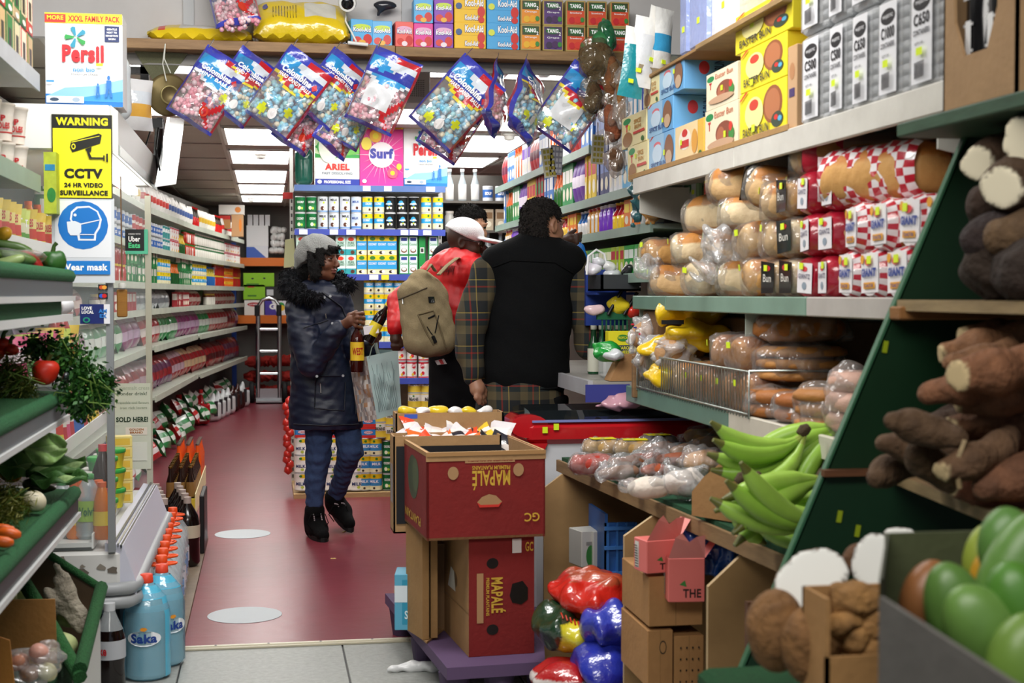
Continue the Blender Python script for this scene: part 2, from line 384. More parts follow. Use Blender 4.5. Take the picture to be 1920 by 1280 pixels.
# ceiling of the shop and the higher ceiling at the entrance
m = MB('paintedwall', '#b9b1a6'); m.box((-2.6, 6.25, CZ), (2.6, BACK, CZ+.05)); ceil = struct(m, 'ceiling')
m = MB('paintedwall', '#9a948c')
for k in range(11): m.box((-2.6, 6.4+k*1.2, CZ-.006), (2.6, 6.43+k*1.2, CZ-.001))
for x in (-.98, -.315, .235, 1.12, 1.98): m.box((x-.012, 6.25, CZ-.009), (x+.012, BACK, CZ-.003), '#cfcbc4')
struct(m, 'trim', ceil)
m = MB('paintedwall', '#c9c7c6'); m.box((-2.6, 6.22, 2.42), (2.6, 6.27, 3.2))
bulk = struct(m, 'wall_front')
m = MB('print', '#a9abad')
for x in (-.315, .60): m.box((x-.022, 6.205, 2.43), (x+.022, 6.219, 3.2)); m.lathe([(.006, 0), (.003, .004)], 8, c=(x, 6.205, 2.46))
struct(m, 'trim', bulk)
m = MB('paintedwall', '#c4c2c0'); m.box((-2.6, -1, 3.2), (2.6, 6.27, 3.25)); struct(m, 'ceiling_entrance')
m = MB('paintedwall', '#8d8a84'); m.box((-2.65, -1, 0), (-2.6, BACK, 3.2)); struct(m, 'wall_left')
m = MB('paintedwall', '#8d8a84'); m.box((2.6, -1, 0), (2.65, BACK, 3.2)); struct(m, 'wall_right')
m = MB('paintedwall', '#77746f'); m.box((-2.6, BACK, 0), (2.6, BACK+.05, 3.2)); struct(m, 'wall_back')
m = MB('paintedwall', '#4a4744'); m.box((1.98, .8, 0), (2.02, 5.45, 2.9)); struct(m, 'wall_partition')
# light panels
li = [0]
def panel(x0, x1, y0, y1, lab, grp):
 t = thing('ceiling_light', lab, 'light', ((x0+x1)/2, (y0+y1)/2, CZ), group=grp); a = (x1-x0)/2; b = (y1-y0)/2
 m = MB('light', '#fffdf8'); m.box((-a, -b, -.012), (a, b, -.008)); m.obj('diffuser', t)
 m = MB('print', '#e8e8e6')
 for s in (-1, 1): m.box((s*a-.012, -b-.012, -.016), (s*a+.012, b+.012, 0)); m.box((-a, s*b-.012, -.016), (a, s*b+.012, 0))
 m.obj('frame', t)
for k, (y0, y1) in enumerate(((10.05, 11.15), (11.6, 12.75), (13.45, 14.9), (15.2, 16.5), (16.9, 18.0))):
 panel(-.29, .2, y0, y1, 'white ceiling light panel over the red aisle, %s from the detergent boxes' % ORD[k], 'ceiling panels over the aisle')
panel(-.9, -.34, 8.3, 9.4, 'white ceiling light panel seen beside the hanging pan', None)
panel(-.9, -.34, 6.75, 7.6, 'white ceiling light panel partly behind the television bracket', None)
panel(.3, 1.0, 6.8, 7.5, 'white ceiling light panel close behind the candy bags and heater', None)
panel(.3, 1.0, 8.4, 9.6, 'white ceiling light panel above the detergent boxes', None)
for k, (y0, y1) in enumerate(((6.8, 7.5), (8.55, 9.9), (10.2, 11.4), (11.85, 12.8), (14, 15))):
 panel(1.22, 1.92, y0, y1, 'white ceiling light panel over the counter shelves, %s from the candy bags' % ORD[k], 'ceiling panels over the wall shelves')
def detector(c, lab):
 t = thing('smoke_detector', lab, 'detector', c); m = MB('print', '#e6e4df'); m.lathe([(.055, 0), (.06, -.02), (.05, -.03)], 16); m.obj('base', t)
 m = MB('print', '#dcdad5'); m.lathe([(.04, -.03), (.036, -.055), (.02, -.06)], 12); m.obj('sensor', t)
detector(at(489, 284, Z=CZ-.005), 'white round smoke detector between the first aisle light panels')
detector(at(471, 368, Z=CZ-.005), 'small smoke detector far down the aisle ceiling')
detector(at(955, 247, Z=CZ-.005), 'white smoke detector beside the wide light over the wall shelves')
# ================= central gondola with tins =================
GY = 9.93
gz = lambda py: at(700, py, Y=GY).z
GX0 = at(553, 600, Y=GY).x; GX1 = at(835, 600, Y=GY).x
gond = thing('gondola_shelving', 'blue edged metal shelving bay facing the entrance, stocked with tins and detergent', 'shelving', ((GX0+GX1)/2, GY, 0))
gw = (GX1-GX0)/2
m = MB('shelf', '#8e8b86'); m.box((-gw, .42, 0), (gw, .45, gz(349))); m.obj('back_panel', gond)
for sx in (-1, 1):
 m = MB('print', '#d6d6d2'); m.box((sx*(gw+.012)-.012, .40, 0), (sx*(gw+.012)+.012, .44, gz(270)))
 for k in range(40): m.box((sx*(gw+.012)-.006, .396, .05+k*.05), (sx*(gw+.012)+.006, .4, .075+k*.05), '#555')
 m.obj('upright', gond)
SH = [349, 431, 515, 642, 710]
for i, py in enumerate(SH):
 z = gz(py); m = MB('shelf', '#cfd0d2'); m.box((-gw, 0, z-.02), (gw, .42, z)); m.box((-gw, -.012, z-.038), (gw, 0, z+.004), '#4757b8' if i else '#5a78b4')
 s = m.obj('shelf', gond)
 for x, wd in {0: [(.45, .05), (.59, .05), (.87, .06)], 1: [(.03, .055), (.23, .055), (.34, .06), (.7, .05), (.76, .055), (.85, .055)], 2: [(.49, .06), (.57, .05)], 3: [(.49, .06)], 4: [(.56, .05)]}[i]:
  m = MB('print', '#e9ecf5'); m.box((-gw+2*gw*x, -.016, z-.034), (-gw+2*gw*(x+wd), -.0125, z), '#f4e23a' if (i == 2 and x > .55) else None); m.obj('price_ticket', s)
m = MB('wood', '#c9a877'); m.box((-gw-.02, -.32, 0), (gw*1.5, .40, .03)); m.obj('pallet_board', gond)
# ---- tin designs
def tin(r, h, base, bands, name='can', n=14, logo=None, disc=None):
 """bands: list of (z0, z1, colour) fractions; logo: (text, colour, z0, z1); disc: (z, r, colour)"""
 zs = sorted({0.0, 1.0}.union(*[{b[0], b[1]} for b in bands]))
 prof = [(r*.94, 0), (r, .004)]+[(r*.985, .006+z*(h-.012)) for z in zs]+[(r, h-.004), (r*.93, h), (r*.9, h-.003)]
 def cf(j, i):
  if i < 2 or i >= 1+len(zs): return '#b9bcc0'
  z = (zs[i-2]+zs[min(i-1, len(zs)-1)])/2
  for b in bands:
   if b[0] <= z <= b[1]: return b[2] if len(b) < 4 or (j % n) in b[3] else base
  return base
 m = MB('print', base); m.lathe(prof, n, cf=cf)
 fn = lambda u, v: Vector(((r+.0012)*math.sin((u-.5)*2.2), -(r+.0012)*math.cos((u-.5)*2.2), v*h))
 if disc:
  for q in (disc if isinstance(disc, list) else [disc]):
   k = 14; m.add([fn(.5+q[3]+q[1]*math.cos(6.2832*j/k), q[0]+q[1]*.8*math.sin(6.2832*j/k)) for j in range(k)], [tuple(range(k))], q[2])
 if logo: m.text(logo[0], lambda u, v: fn(u, v)*1.003, .2, logo[2], .8, logo[3], logo[1], .03)
 return m.mesh(name)
YB = [(0, .12, '#e9e2b8'), (.12, .35, '#efe6b9'), (.35, .68, '#2f9fdb'), (.68, 1, '#f2d21c')]
TIN = {
 'green': tin(.036, .112, '#11703a', [(0, .12, '#0b4f2a'), (.12, .45, '#1a7f42')], logo=('COCONUT', '#fff', .58, .72), disc=[(.3, .14, '#e9efd2', -.1), (.28, .1, '#b8d84a', .12)]),
 'brown': tin(.036, .112, '#dfe6ee', [(0, .1, '#7ea3cf'), (.1, .3, '#dfe2e6')], logo=('MILK', '#222', .72, .86), disc=[(.28, .16, '#5a3120', -.05), (.27, .08, '#f3efe6', .08), (.62, .08, '#c8e02c', .05)]),
 'bluewhite': tin(.036, .112, '#cfe0f2', [(0, .15, '#5d8fcc'), (.15, .4, '#e8eef4')], logo=('MILK', '#2c4f9c', .6, .75), disc=[(.3, .12, '#5a3120', .1)]),
 'yellowblue': tin(.036, .112, '#f2d21c', YB, logo=('COCONUT', '#fff', .48, .62), disc=[(.82, .1, '#3a7d2e', 0), (.2, .1, '#3b2a1c', .06), (.22, .07, '#fff', -.1)]),
 'black': tin(.037, .112, '#16181a', [(0, .1, '#0c0d0e')], logo=('milk', '#fff', .5, .62), disc=[(.6, .2, '#2d9fd4', 0), (.3, .1, '#f2efe6', -.12), (.3, .09, '#e9e6dd', .16), (.36, .06, '#c8e02c', .03)]),
 'ackee': tin(.037, .12, '#f3f1ec', [(.9, 1, '#c62033'), (0, .08, '#c62033')], logo=('COFFEE', '#fff', .68, .82), disc=[(.74, .2, '#c62033', 0), (.32, .13, '#d92a36', .05), (.24, .1, '#f0c93a', -.1)]),
 'drum': tin(.05, .105, '#efe9d6', [(.45, .95, '#e8e4dc'), (0, .45, '#d8b93a'), (.8, 1, '#f2d21c')], logo=('BEANS', '#33302c', .5, .7), disc=[(.8, .07, '#3a7d2e', 0)]),
 'milk': tin(.052, .118, '#f5f4ef', [(.74, .97, '#f2d21c', range(0, 5))], logo=('MILK', '#1c2f6b', .3, .48), disc=[(.82, .09, '#3a7d2e', 0), (.2, .1, '#c7d95a', .1)]),
 'bluestripe': tin(.046, .118, '#3f93d2', [(.7, 1, '#f2d21c'), (0, .25, '#e9e2b8')], logo=('MILK', '#fff', .45, .6), disc=[(.82, .09, '#3a7d2e', 0), (.15, .08, '#33261c', 0)]),
 'red': tin(.036, .112, '#b3202c', [(.4, .6, '#f0e9df')], logo=('TOMATO', '#b3202c', .44, .56)),
 'orange': tin(.036, .112, '#e06a1b', [(.3, .6, '#f4d03a')], logo=('BEANS', '#a11', .38, .52)),
 'teal': tin(.036, .112, '#2d8a8a', [(.5, .8, '#e9f0ee')], logo=('TUNA', '#15455a', .58, .72)),
 'grey': tin(.034, .1, '#c7cbd0', [(.2, .8, '#2c5fa8')], logo=('SOUP', '#fff', .4, .6)),
}
def crt(w, d, h, base, *a): return carton(w, d, h, base, *a).mesh('carton')
CTN = {
 'ktc': crt(.068, .05, .132, '#cfe9e0', [('r', 0, 0, 1, .3, '#2ea0a8'), ('r', 0, .3, 1, .42, '#f3f7f4'), ('e', .5, .82, .3, .1, '#e0432e'), ('t', 'PURE', .2, .56, .8, .68, '#1d6a44'), ('t', 'COCONUT', .12, .44, .88, .54, '#1d6a44'), ('e', .65, .14, .2, .1, '#5a3120')]),
 'island': crt(.068, .05, .132, '#f2d21c', [('r', 0, .26, 1, .72, '#2f9fdb'), ('r', 0, 0, 1, .24, '#efe6b9'), ('e', .5, .85, .28, .1, '#3a7d2e'), ('t', 'COCONUT', .1, .5, .9, .62, '#fff'), ('e', .4, .13, .2, .08, '#33261c'), ('e', .62, .14, .16, .07, '#fff')]),
 'pran': crt(.068, .05, .132, '#2c8f4b', [('r', .1, .05, .9, .95, '#dfeef0'), ('r', .2, .74, .8, .9, '#2a3f98'), ('t', 'Coconut', .15, .5, .85, .64, '#2c8f4b'), ('e', .5, .24, .3, .12, '#7a4a2c'), ('e', .5, .27, .22, .08, '#f5f2ea')]),
 'greenslim': crt(.045, .05, .132, '#1f8d43', [('r', .2, .1, .8, .4, '#f0f3ec'), ('r', .3, .15, .7, .35, '#333')]),
}
CI = {}
def col_(y, px):
 d = CI.setdefault(y, []); d.append(px) if px not in d else 0; return ', %s column' % ORD[d.index(px)]
def shelf_item(px, base_py, key, kind, Y, pile, lab, cat, name, grp, depth=1, rz=None, hgt=None):
 ms = (TIN if kind == 't' else CTN)[key]; h = max(v.co.z for v in ms.vertices)
 p = at(px, base_py, Y=Y)
 for dd in range(depth):
  for k in range(pile):
   link(ms, name, None, lab+(', %s layer' % ['lowest', 'second', 'third', 'fourth'][k] if pile > 1 else '')+col_(base_py, px), cat, grp, loc=(p.x, Y+dd*.09, p.z+k*h), rz=rnd.uniform(-.35, .35) if rz is None else rz)
def tins(base_py, Y, row, pile, scale=1):
 for px, key, txt in row:
  shelf_item(px, base_py, key, 't', Y, pile, txt[0], 'tin', 'tin_can', txt[1])
G2 = 'upper tins of the blue edged bay'
row = [(563, 'green', ('green coconut milk tin at the end of the highest tin shelf', G2)), (584, 'green', ('green coconut milk tin at the end of the highest tin shelf', G2))]
row += [(x, 'brown', ('white coconut milk tin with brown coconut, highest tin shelf', G2)) for x in (605, 626, 647)]
row += [(668, 'bluewhite', ('pale blue coconut milk tin beside the yellow ones', G2))]
row += [(x, 'yellowblue', ('yellow and blue coconut milk tin on the highest tin shelf', G2)) for x in (689, 711, 799, 821)]
row += [(x, 'black', ('black coconut milk tin with blue emblem on the highest tin shelf', G2)) for x in (732, 754, 776)]
tins(430, GY+.045, row, 2)
for px, key in [(639, 'ktc'), (658, 'ktc'), (678, 'island'), (698, 'island'), (716, 'island'), (734, 'island'), (757, 'pran'), (774, 'pran'), (791, 'greenslim'), (812, 'pran')]:
 txt = {'ktc': 'pale teal creamed coconut carton behind the woman in the beanie', 'island': 'yellow and blue coconut carton on the middle shelf', 'pran': 'green framed coconut carton beside the yellow ones', 'greenslim': 'slim plain green carton turned sideways among the coconut cartons'}[key]
 shelf_item(px, 514, key, 'c', GY+.045, 2, txt, 'carton', 'coconut_carton', 'cartons on the middle shelf', rz=rnd.uniform(-.06, .06))
shelf_item(565, 514, 'ktc', 'c', GY+.045, 2, 'pale teal coconut carton beside the shelf upright above the beanie', 'carton', 'coconut_carton', 'cartons above the beanie', rz=0)
tins(641, GY+.045, [(x, 'yellowblue', ('yellow and blue tin stacked four high under the cartons', 'four high tins')) for x in (692, 711, 729, 747)], 4)
tins(709, GY+.045, [(x, 'ackee', ('white tin with red fruit on the low shelf', 'red and white low tins')) for x in (752, 772, 794, 815)], 2)
tins(764, GY+.045, [(x, 'drum', ('squat yellow and cream tin on the lowest shelf behind the boxes', 'squat tins of the lowest shelf')) for x in (778, 800, 820)], 2)
m = MB('wood', '#c9a877'); m.box((-gw*.2, 0, gz(765)-.015), (gw, .3, gz(765))); m.obj('board', gond)
FY = 9.7
G5 = 'floor stack of tins under the blue bay'
for px in (567, 593, 619, 645, 668):
 shelf_item(px, 918, 'milk', 't', FY, 3, 'large white and yellow milk tin stacked on the floor board', 'tin', 'tin_can', G5, rz=rnd.uniform(-.3, .3))
for px in (683, 704):
 shelf_item(px, 918, 'bluestripe', 't', FY, 3, 'blue and yellow tin stacked on the floor board by the cartons', 'tin', 'tin_can', G5)
for px, k, t in ((727, 'green', 'dark green tin in the floor stack behind the cardboard boxes'), (747, 'black', 'black coconut tin in the floor stack behind the cardboard boxes')):
 shelf_item(px, 918, k, 't', FY, 3, t, 'tin', 'tin_can', G5)
h3 = gz(918)
pk = MB('print', '#2f86cf'); pk.cbox((-.05, -.04, 0), (.05, .04, .075), .006); pk.decals(F(.1, .08, .075), [('r', 0, 0, 1, .25, '#d0322c'), ('r', 0, .78, 1, 1, '#d0322c'), ('e', .5, .5, .3, .15, '#e8e8f0'), ('t', 'CORNED', .2, .4, .8, .6, '#c22')]); pm = pk.mesh('meat_tin')
p0 = at(560, 822, Y=FY)
for px in (567, 594, 621, 647, 690):
 p = at(px, 818, Y=FY); top = at(px, 918, Y=FY).z+3*.118 if px < 675 else at(px, 918, Y=FY).z+3*.118
 link(pm, 'meat_tin', None, 'blue and red corned meat tin on top of the floor stack', 'tin', 'meat tins on the floor stack', loc=(p.x, FY, top)); link(pm, 'meat_tin', None, 'blue and red corned meat tin on top of the floor stack', 'tin', 'meat tins on the floor stack', loc=(p.x, FY, top+.0755))
for px in (712, 734):
 top = at(px, 918, Y=FY).z+3*(.118 if px < 720 else .112)+.001
 for k in range(2): link(TIN['drum'], 'tin_can', None, 'squat cream tin on top of the floor stack by the tote bag', 'tin', 'squat tins on the floor stack', loc=(at(px, 818, Y=FY).x, FY, top+k*.105))
p = at(550, 850, Y=9.95)
for k in range(14):
 b = MB('film', '#c8281f'); b.lathe([(.004, 0), (.03, .02), (.026, .05), (.005, .07)], 8); b.obj('red_packet', label='small red packet hanging on the strip at the end of the bay', cat='packet', group='red packets on the hanging strip', loc=(GX0-.05+.012*math.sin(k*2), 9.95, .12+k*.036))
# ---- detergent row on top
TZ = gz(348)
def detbox(px0, px1, pyt, base, decs, lab, name='detergent_box', Y=GY+.03, side='#dfe3ea'):
 a = at(px0, 345, Y=Y); b = at(px1, 345, Y=Y); h = at((px0+px1)/2, pyt, Y=Y).z-TZ; wd = b.x-a.x
 m = carton(wd, .16, h, base, decs); return m.obj(name, label=lab, cat='box', loc=((a.x+b.x)/2, Y+.08, TZ+.001))
def persil(ts=0):
 d = [('r', 0, 0, 1, .13, '#1b74c4'), ('p', [(0, .1), (.25, .2), (.6, .22), (1, .3), (1, .1)], '#8cc0e8'), ('p', [(0, .06), (.5, .1), (1, .17), (1, .05)], '#3f97d8'),
         ('r', 0, .89, 1, 1, '#f7df22'), ('r', 0, .895, .27, .985, '#c4281f'), ('t', 'MORE', .03, .925, .24, .97, '#f7df22'), ('t', 'XXXL FAMILY PACK', .3, .91, .97, .975, '#c4281f', .04),
         ('r', .77, .7, .96, .87, '#1d2f63'), ('t', 'GENTLE', .8, .825, .93, .845, '#fff'), ('t', 'NEXT TO', .8, .79, .93, .81, '#fff'), ('t', 'SENSITIVE', .785, .755, .945, .775, '#fff'), ('t', 'SKIN', .82, .72, .91, .74, '#fff'),
         ('t', 'Persil', .22, .47, .76, .66, '#c8202a', .05), ('t', 'non bio', .36, .37, .64, .42, '#2f8fcf'), ('t', 'TOUGH ON STAINS', .33, .33, .68, .35, '#333')]
 for i in range(5):
  a = math.pi/2+i*2*math.pi/5+.3; ca, sa = math.cos(a), math.sin(a)
  d.append(('p', [(.4+.02*ca-.01*sa, .74+(.02*sa+.01*ca)*.8), (.4+.13*ca-.035*sa, .74+(.13*sa+.035*ca)*.8), (.4+.15*ca, .74+.15*sa*.8), (.4+.13*ca+.035*sa, .74+(.13*sa-.035*ca)*.8), (.4+.02*ca+.01*sa, .74+(.02*sa-.01*ca)*.8)], '#2c9a48' if i % 2 else '#2a8fae'))
 for cx, s in ((.82, 1), (.68, .6)):   # walking grown-up and child
  c = '#2f74bd'; d += [('e', cx, .12+.19*s, .02*s, .025*s, c), ('p', [(cx-.03*s, .12+.16*s), (cx+.035*s, .12+.16*s), (cx+.03*s, .12+.07*s), (cx-.03*s, .12+.07*s)], c),
   ('p', [(cx-.03*s, .12+.07*s), (cx, .12+.07*s), (cx-.02*s, .12-.02), (cx-.05*s, .12-.02)], c), ('p', [(cx, .12+.07*s), (cx+.03*s, .12+.07*s), (cx+.05*s, .12-.02), (cx+.02*s, .12-.02)], c)]
 d += [('r', .02, .03, .5, .1, '#eef3f8'), ('e', .12, .065, .06, .02, '#34465c'), ('e', .4, .065, .05, .025, '#9ab'), ('r', .02, .25, .12, .27, '#2f8fcf'), ('r', .66, .43, .75, .46, '#d8ee2a')]
 return d
detbox(757, 839, 228, '#f4f5f7', persil(), 'white and blue washing powder box on the top shelf, nearest the red jacket man')
ar = [('r', 0, .1, 1, .43, '#f3f5f2'), ('p', [(0, .43), (1, .43), (1, .9), (0, .9)], '#2fae45'), ('p', [(.1, .4), (.9, .88), (1, .8)], '#8fdc5a'), ('p', [(.1, .5), (.5, .9), (.66, .9)], '#bfee8a'), ('p', [(0, .5), (0, .8), (.5, .4)], '#d8f5c0'), ('p', [(.2, .42), (1, .5), (1, .6)], '#76cf56'),
      ('r', 0, .9, 1, 1, '#f7df22'), ('t', '90 WASHES', .2, .925, .85, .975, '#c4281f', .04), ('r', 0, 0, 1, .1, '#2438a0'), ('t', 'PROFESSIONAL SIZE', .2, .03, .8, .075, '#fff', .03), ('e', .1, .055, .05, .03, '#fff'),
      ('t', 'ARIEL', .22, .24, .78, .34, '#e0342c', .05), ('t', 'FAST DISSOLVING', .16, .17, .84, .21, '#7a8a9a'), ('r', .52, .78, .95, .85, '#5a86c8')]
for k in range(3): ar += [('e', .3, .6, .3-.04*k, .05+.1*k, ['#1f9a3a', '#35b84a', '#f6fff0'][k])]
ar += [('e', .26, .6, .1, .06, '#fffff4')]
detbox(591, 674, 228, '#f3f5f2', ar, 'green and white washing powder box on the top shelf beside the jug')
sf = [('r', 0, 0, 1, .88, '#e8359a')]
for i in range(22):
 a = i*6.2832/22; rr = .5+.12*(i % 3); sf.append(('p', [(.5+.1*math.cos(a+.1), .48+.1*math.sin(a+.1)), (.5+rr*.9*math.cos(a), min(.87, max(.02, .48+rr*.8*math.sin(a)))), (.5+.1*math.cos(a-.1), .48+.1*math.sin(a-.1))], '#f9c8e2' if i % 2 else '#f59ccb'))
sf += [('e', .5, .48, .3, .2, '#fdf2f8'), ('e', .36, .77, .14, .1, '#f6b32c'), ('e', .36, .77, .07, .05, '#f7df22'), ('e', .15, .65, .12, .1, '#f7e24a'), ('e', .75, .2, .12, .08, '#ee5a7a'), ('e', .75, .2, .05, .035, '#f7df22'), ('e', .9, .3, .06, .05, '#f6c83a'),
       ('t', 'Surf', .23, .42, .77, .58, '#3a3fa8', .06), ('r', 0, .88, 1, 1, '#f7df22'), ('t', 'MORE CLEAN', .35, .93, .95, .985, '#c4281f', .03), ('t', 'LESS PACKAGING', .45, .89, .95, .915, '#c4281f'), ('e', .1, .07, .05, .03, '#fff')]
detbox(675, 756, 228, '#e8359a', sf, 'bright pink washing powder box on the top shelf')
b = Blob((-.075, -.06, -.01), (.075, .06, .33), .006, .02); b.cap((0, 0, .05), (0, 0, .2), .05, .05, flat=((0, 1, 0), .9)).cap((-.025, 0, .04), (-.025, 0, .22), .035).cap((.025, 0, .04), (.025, 0, .22), .035).cap((0, 0, .22), (0, 0, .29), .045, .02)
b.ell((.01, 0, .24), (.014, .08, .04), cut=True)
j = b.obj('body', (jug := thing('detergent_jug', 'dark green plastic jug on the top shelf beside the green box', 'jug', (at(570, 345, Y=GY+.1).x, GY+.1, TZ+.001))), mat='gloss', col='#1c5a4c')
m = MB('print', '#1c5a4c'); m.lathe([(.022, .28), (.022, .31), (.018, .315)], 12); m.obj('cap', jug)
m = MB('print', '#c22a2a'); m.box((-.04, 0, -.025), (.03, .003, .02)); m.obj('shelf_flag', label='red flag sign sticking out of the gondola upright', cat='sign', loc=at(541, 366, Y=GY+.2))
# ================= people =================
def V(*a): return Vector(a)
def basis(fwd):
 f = Vector(fwd).normalized(); r = f.cross(V(0, 0, 1)).normalized(); u = r.cross(f); return Matrix((r, f, u)).transposed()
def head(b, c, fwd, s=1.0, jaw=1.0, lip=1.0):
 """face, ears and neck stump added to a blob; returns the head frame"""
 B = basis(fwd); P = lambda x, y, z: Vector(c)+B@V(x*s, y*s, z*s)
 e = lambda p, r, k=.02, cut=False: b.ell(P(*p), [q*s for q in r], rot=B, k=k, cut=cut)
 e((0, -.012, .032), (.075, .094, .086)); e((0, .02, -.03), (.06*jaw, .07, .082), .03); e((0, .058, -.088), (.027*jaw, .026, .024), .03)
 for x in (-1, 1):
  e((x*.045*jaw, .012, -.075), (.02, .045, .025), .03); e((x*.04, .058, -.028), (.024, .024, .022), .02)
  e((x*.075, -.008, -.004), (.009, .02, .031), .006); e((x*.08, -.004, 0), (.006, .012, .02), .004, True)
  e((x*.031, .098, .012), (.019, .016, .012), .012, True); e((x*.031, .077, .019), (.018, .014, .006), .004); e((x*.031, .076, .002), (.017, .014, .005), .004)
  e((x*.03, .09, .032), (.022, .008, .006), .01); e((x*.011, .103, -.03), (.009, .01, .008), .006)
 b.cap(P(0, .09, .012), P(0, .11, -.022), .008*s, .012*s, .012)
 e((0, .088, -.053), (.024, .012*lip, .0065), .005); e((0, .086, -.066), (.021, .012*lip, .0075), .005)
 b.cap(P(0, -.02, -.06), P(0, -.035, -.17), .05*s, .055*s, .03)
 return B, P
def eyes(P, B, par, s=1.0):
 for x in (-1, 1):
  m = MB('gloss', '#e9e2da'); c = P(x*.031, .075, .0105); r = .0135*s
  m.use(M=Matrix.Translation(c)@B.to_4x4()@Matrix.Rotation(-math.pi/2, 4, 'X'))
  m.lathe([(r*math.sin(a), r*math.cos(a)) for a in [math.pi*(1-i/8) for i in range(9)]], 12, cf=lambda j, i: '#120c09' if i > 5 else '#2b1a10' if i > 4 else '#b8aca0'); m.obj('eye', par)
def hand(b, wrist, palm, tips, thumb, rp=.02, rf=.0085):
 """palm between wrist and knuckles, four curled fingers and a thumb: tips = list of joint lists"""
 b.cap(wrist, palm, rp*1.05, rp*1.25, .02)
 for t in tips: b.chain([palm]+t, [rf*1.4]+[rf]*(len(t)-1)+[rf*.85], .008)
 b.chain([wrist+(palm-wrist)*.4]+thumb, [rf*1.5]+[rf*1.1]*(len(thumb)-1)+[rf], .008)
def tufts(name, par, mesh, n, ln, col, mat='fur', zmin=-9, seed=1):
 r = random.Random(seed); m = MB(mat, col); nv = len(mesh.vertices)
 for i in range(n):
  v = mesh.vertices[r.randrange(nv)]
  if v.co.z < zmin: continue
  d = (v.normal+V(r.uniform(-.6, .6), r.uniform(-.6, .6), r.uniform(-.8, .3))).normalized(); t = d.cross(V(r.random(), r.random(), .3)).normalized()*.0035; l = ln*r.uniform(.5, 1.1)
  m.add([v.co-t, v.co+t, v.co+d*l*.6+t*.6+V(0, 0, -.15*l), v.co+d*l+V(0, 0, -.4*l)], [(0, 1, 2), (0, 2, 3)])
 return m.obj(name, par, kind='stuff')
# ---- woman in the navy parka
pw = lambda x, y, d=0: at(x, y, Y=8.05+d)
wo = thing('person', 'woman in grey beanie and navy parka carrying bottles and a tote bag', 'person', (0, 0, 0))
b = Blob(pw(525, 1010, .5)-V(.02, 1.15, .0), pw(745, 435)+V(0, .5, .03), .0045, .02)
hf = V(.80, -.58, -.06); hc = pw(603, 487)
B, P = head(b, hc, hf, .98, .95, 1.15)
b.chain([pw(600, 550), pw(600, 640), pw(607, 720), pw(612, 790)], [.06, .07, .07, .07])
b.chain([pw(600, 780), pw(596, 855), pw(590, 950)], [.05, .045, .03]); b.chain([pw(640, 785), pw(655, 848, -.02), pw(630, 925, .2), pw(630, 960, .3)], [.05, .045, .03, .03])
b.chain([pw(590, 950), pw(592, 985), pw(603, 1000)], [.03, .03, .02]);
b.chain([pw(590, 560), pw(566, 590, -.06), pw(588, 688, -.16), pw(640, 612, -.27)], [.05, .03, .03, .024]); b.chain([pw(610, 560), pw(648, 585, -.02), pw(672, 662, -.1), pw(700, 642, -.22)], [.05, .03, .03, .022])
# near hand closed round the upright bottle's neck
w1 = pw(640, 612, -.27); p1 = pw(658, 601, -.3)
tp = [[pw(668, 588, -.33), pw(680, 587, -.31), pw(682, 592, -.27)], [pw(670, 595, -.34), pw(682, 596, -.31), pw(683, 600, -.27)], [pw(670, 603, -.34), pw(681, 605, -.31), pw(682, 608, -.27)], [pw(667, 611, -.33), pw(677, 614, -.31), pw(678, 616, -.27)]]
hand(b, w1, p1, tp, [pw(655, 590, -.27), pw(668, 584, -.24)], .024, .0095)
w2 = pw(703, 648, -.22); p2 = pw(700, 634, -.25)
tp = [[pw(695, 629, -.28), pw(690, 625, -.25)], [pw(698, 624, -.29), pw(694, 619, -.26)], [pw(703, 622, -.29), pw(702, 615, -.26)], [pw(708, 624, -.28), pw(709, 616, -.26)]]
hand(b, w2, p2, tp, [pw(712, 632, -.24), pw(713, 624, -.25)], .02, .009)
Bi = B.inverted()
def wskin(v):
 c = np.tile(np.array(hexc('#6b4330'), np.float32), (len(v), 1)); q = (v-np.array(hc))@np.array(B); lp = (np.abs(q[:, 2]+.058) < .014) & (np.abs(q[:, 0]) < .026) & (q[:, 1] > .085)
 c[lp] = hexc('#6e3a33'); br = (np.abs(q[:, 2]-.034) < .005) & (np.abs(np.abs(q[:, 0])-.032) < .02) & (q[:, 1] > .07); c[br] = hexc('#1d120d'); return c
b.obj('body', wo, cf=wskin); eyes(P, B, wo, .98)
# curly hair round the face
b = Blob(pw(530, 570, .1)-V(.1, .2, .02), pw(680, 440)+V(0, .25, .02), .006, .02)
for x, y, z, r in [(-.07, -.01, .03, .04), (-.075, -.02, -.02, .045), (-.07, -.03, -.07, .045), (-.06, -.06, -.11, .05), (0, -.09, -.08, .06), (.07, -.02, .03, .035), (.078, 0, -.03, .035), (.075, .01, -.075, .036), (-.068, .025, .03, .026), (-.04, .062, .062, .026), (.02, .078, .066, .025), (.062, .045, .045, .028), (.078, .035, 0, .024), (-.078, .01, -.02, .026)]: b.ell(P(x, y, z), (r, r, r), k=.03)
b.noise(.006, 75); ho = b.obj('hair', wo, mat='fur', col='#0d0b0b'); tufts('loose_curls', ho, ho.data, 900, .018, '#100d0c', seed=3)
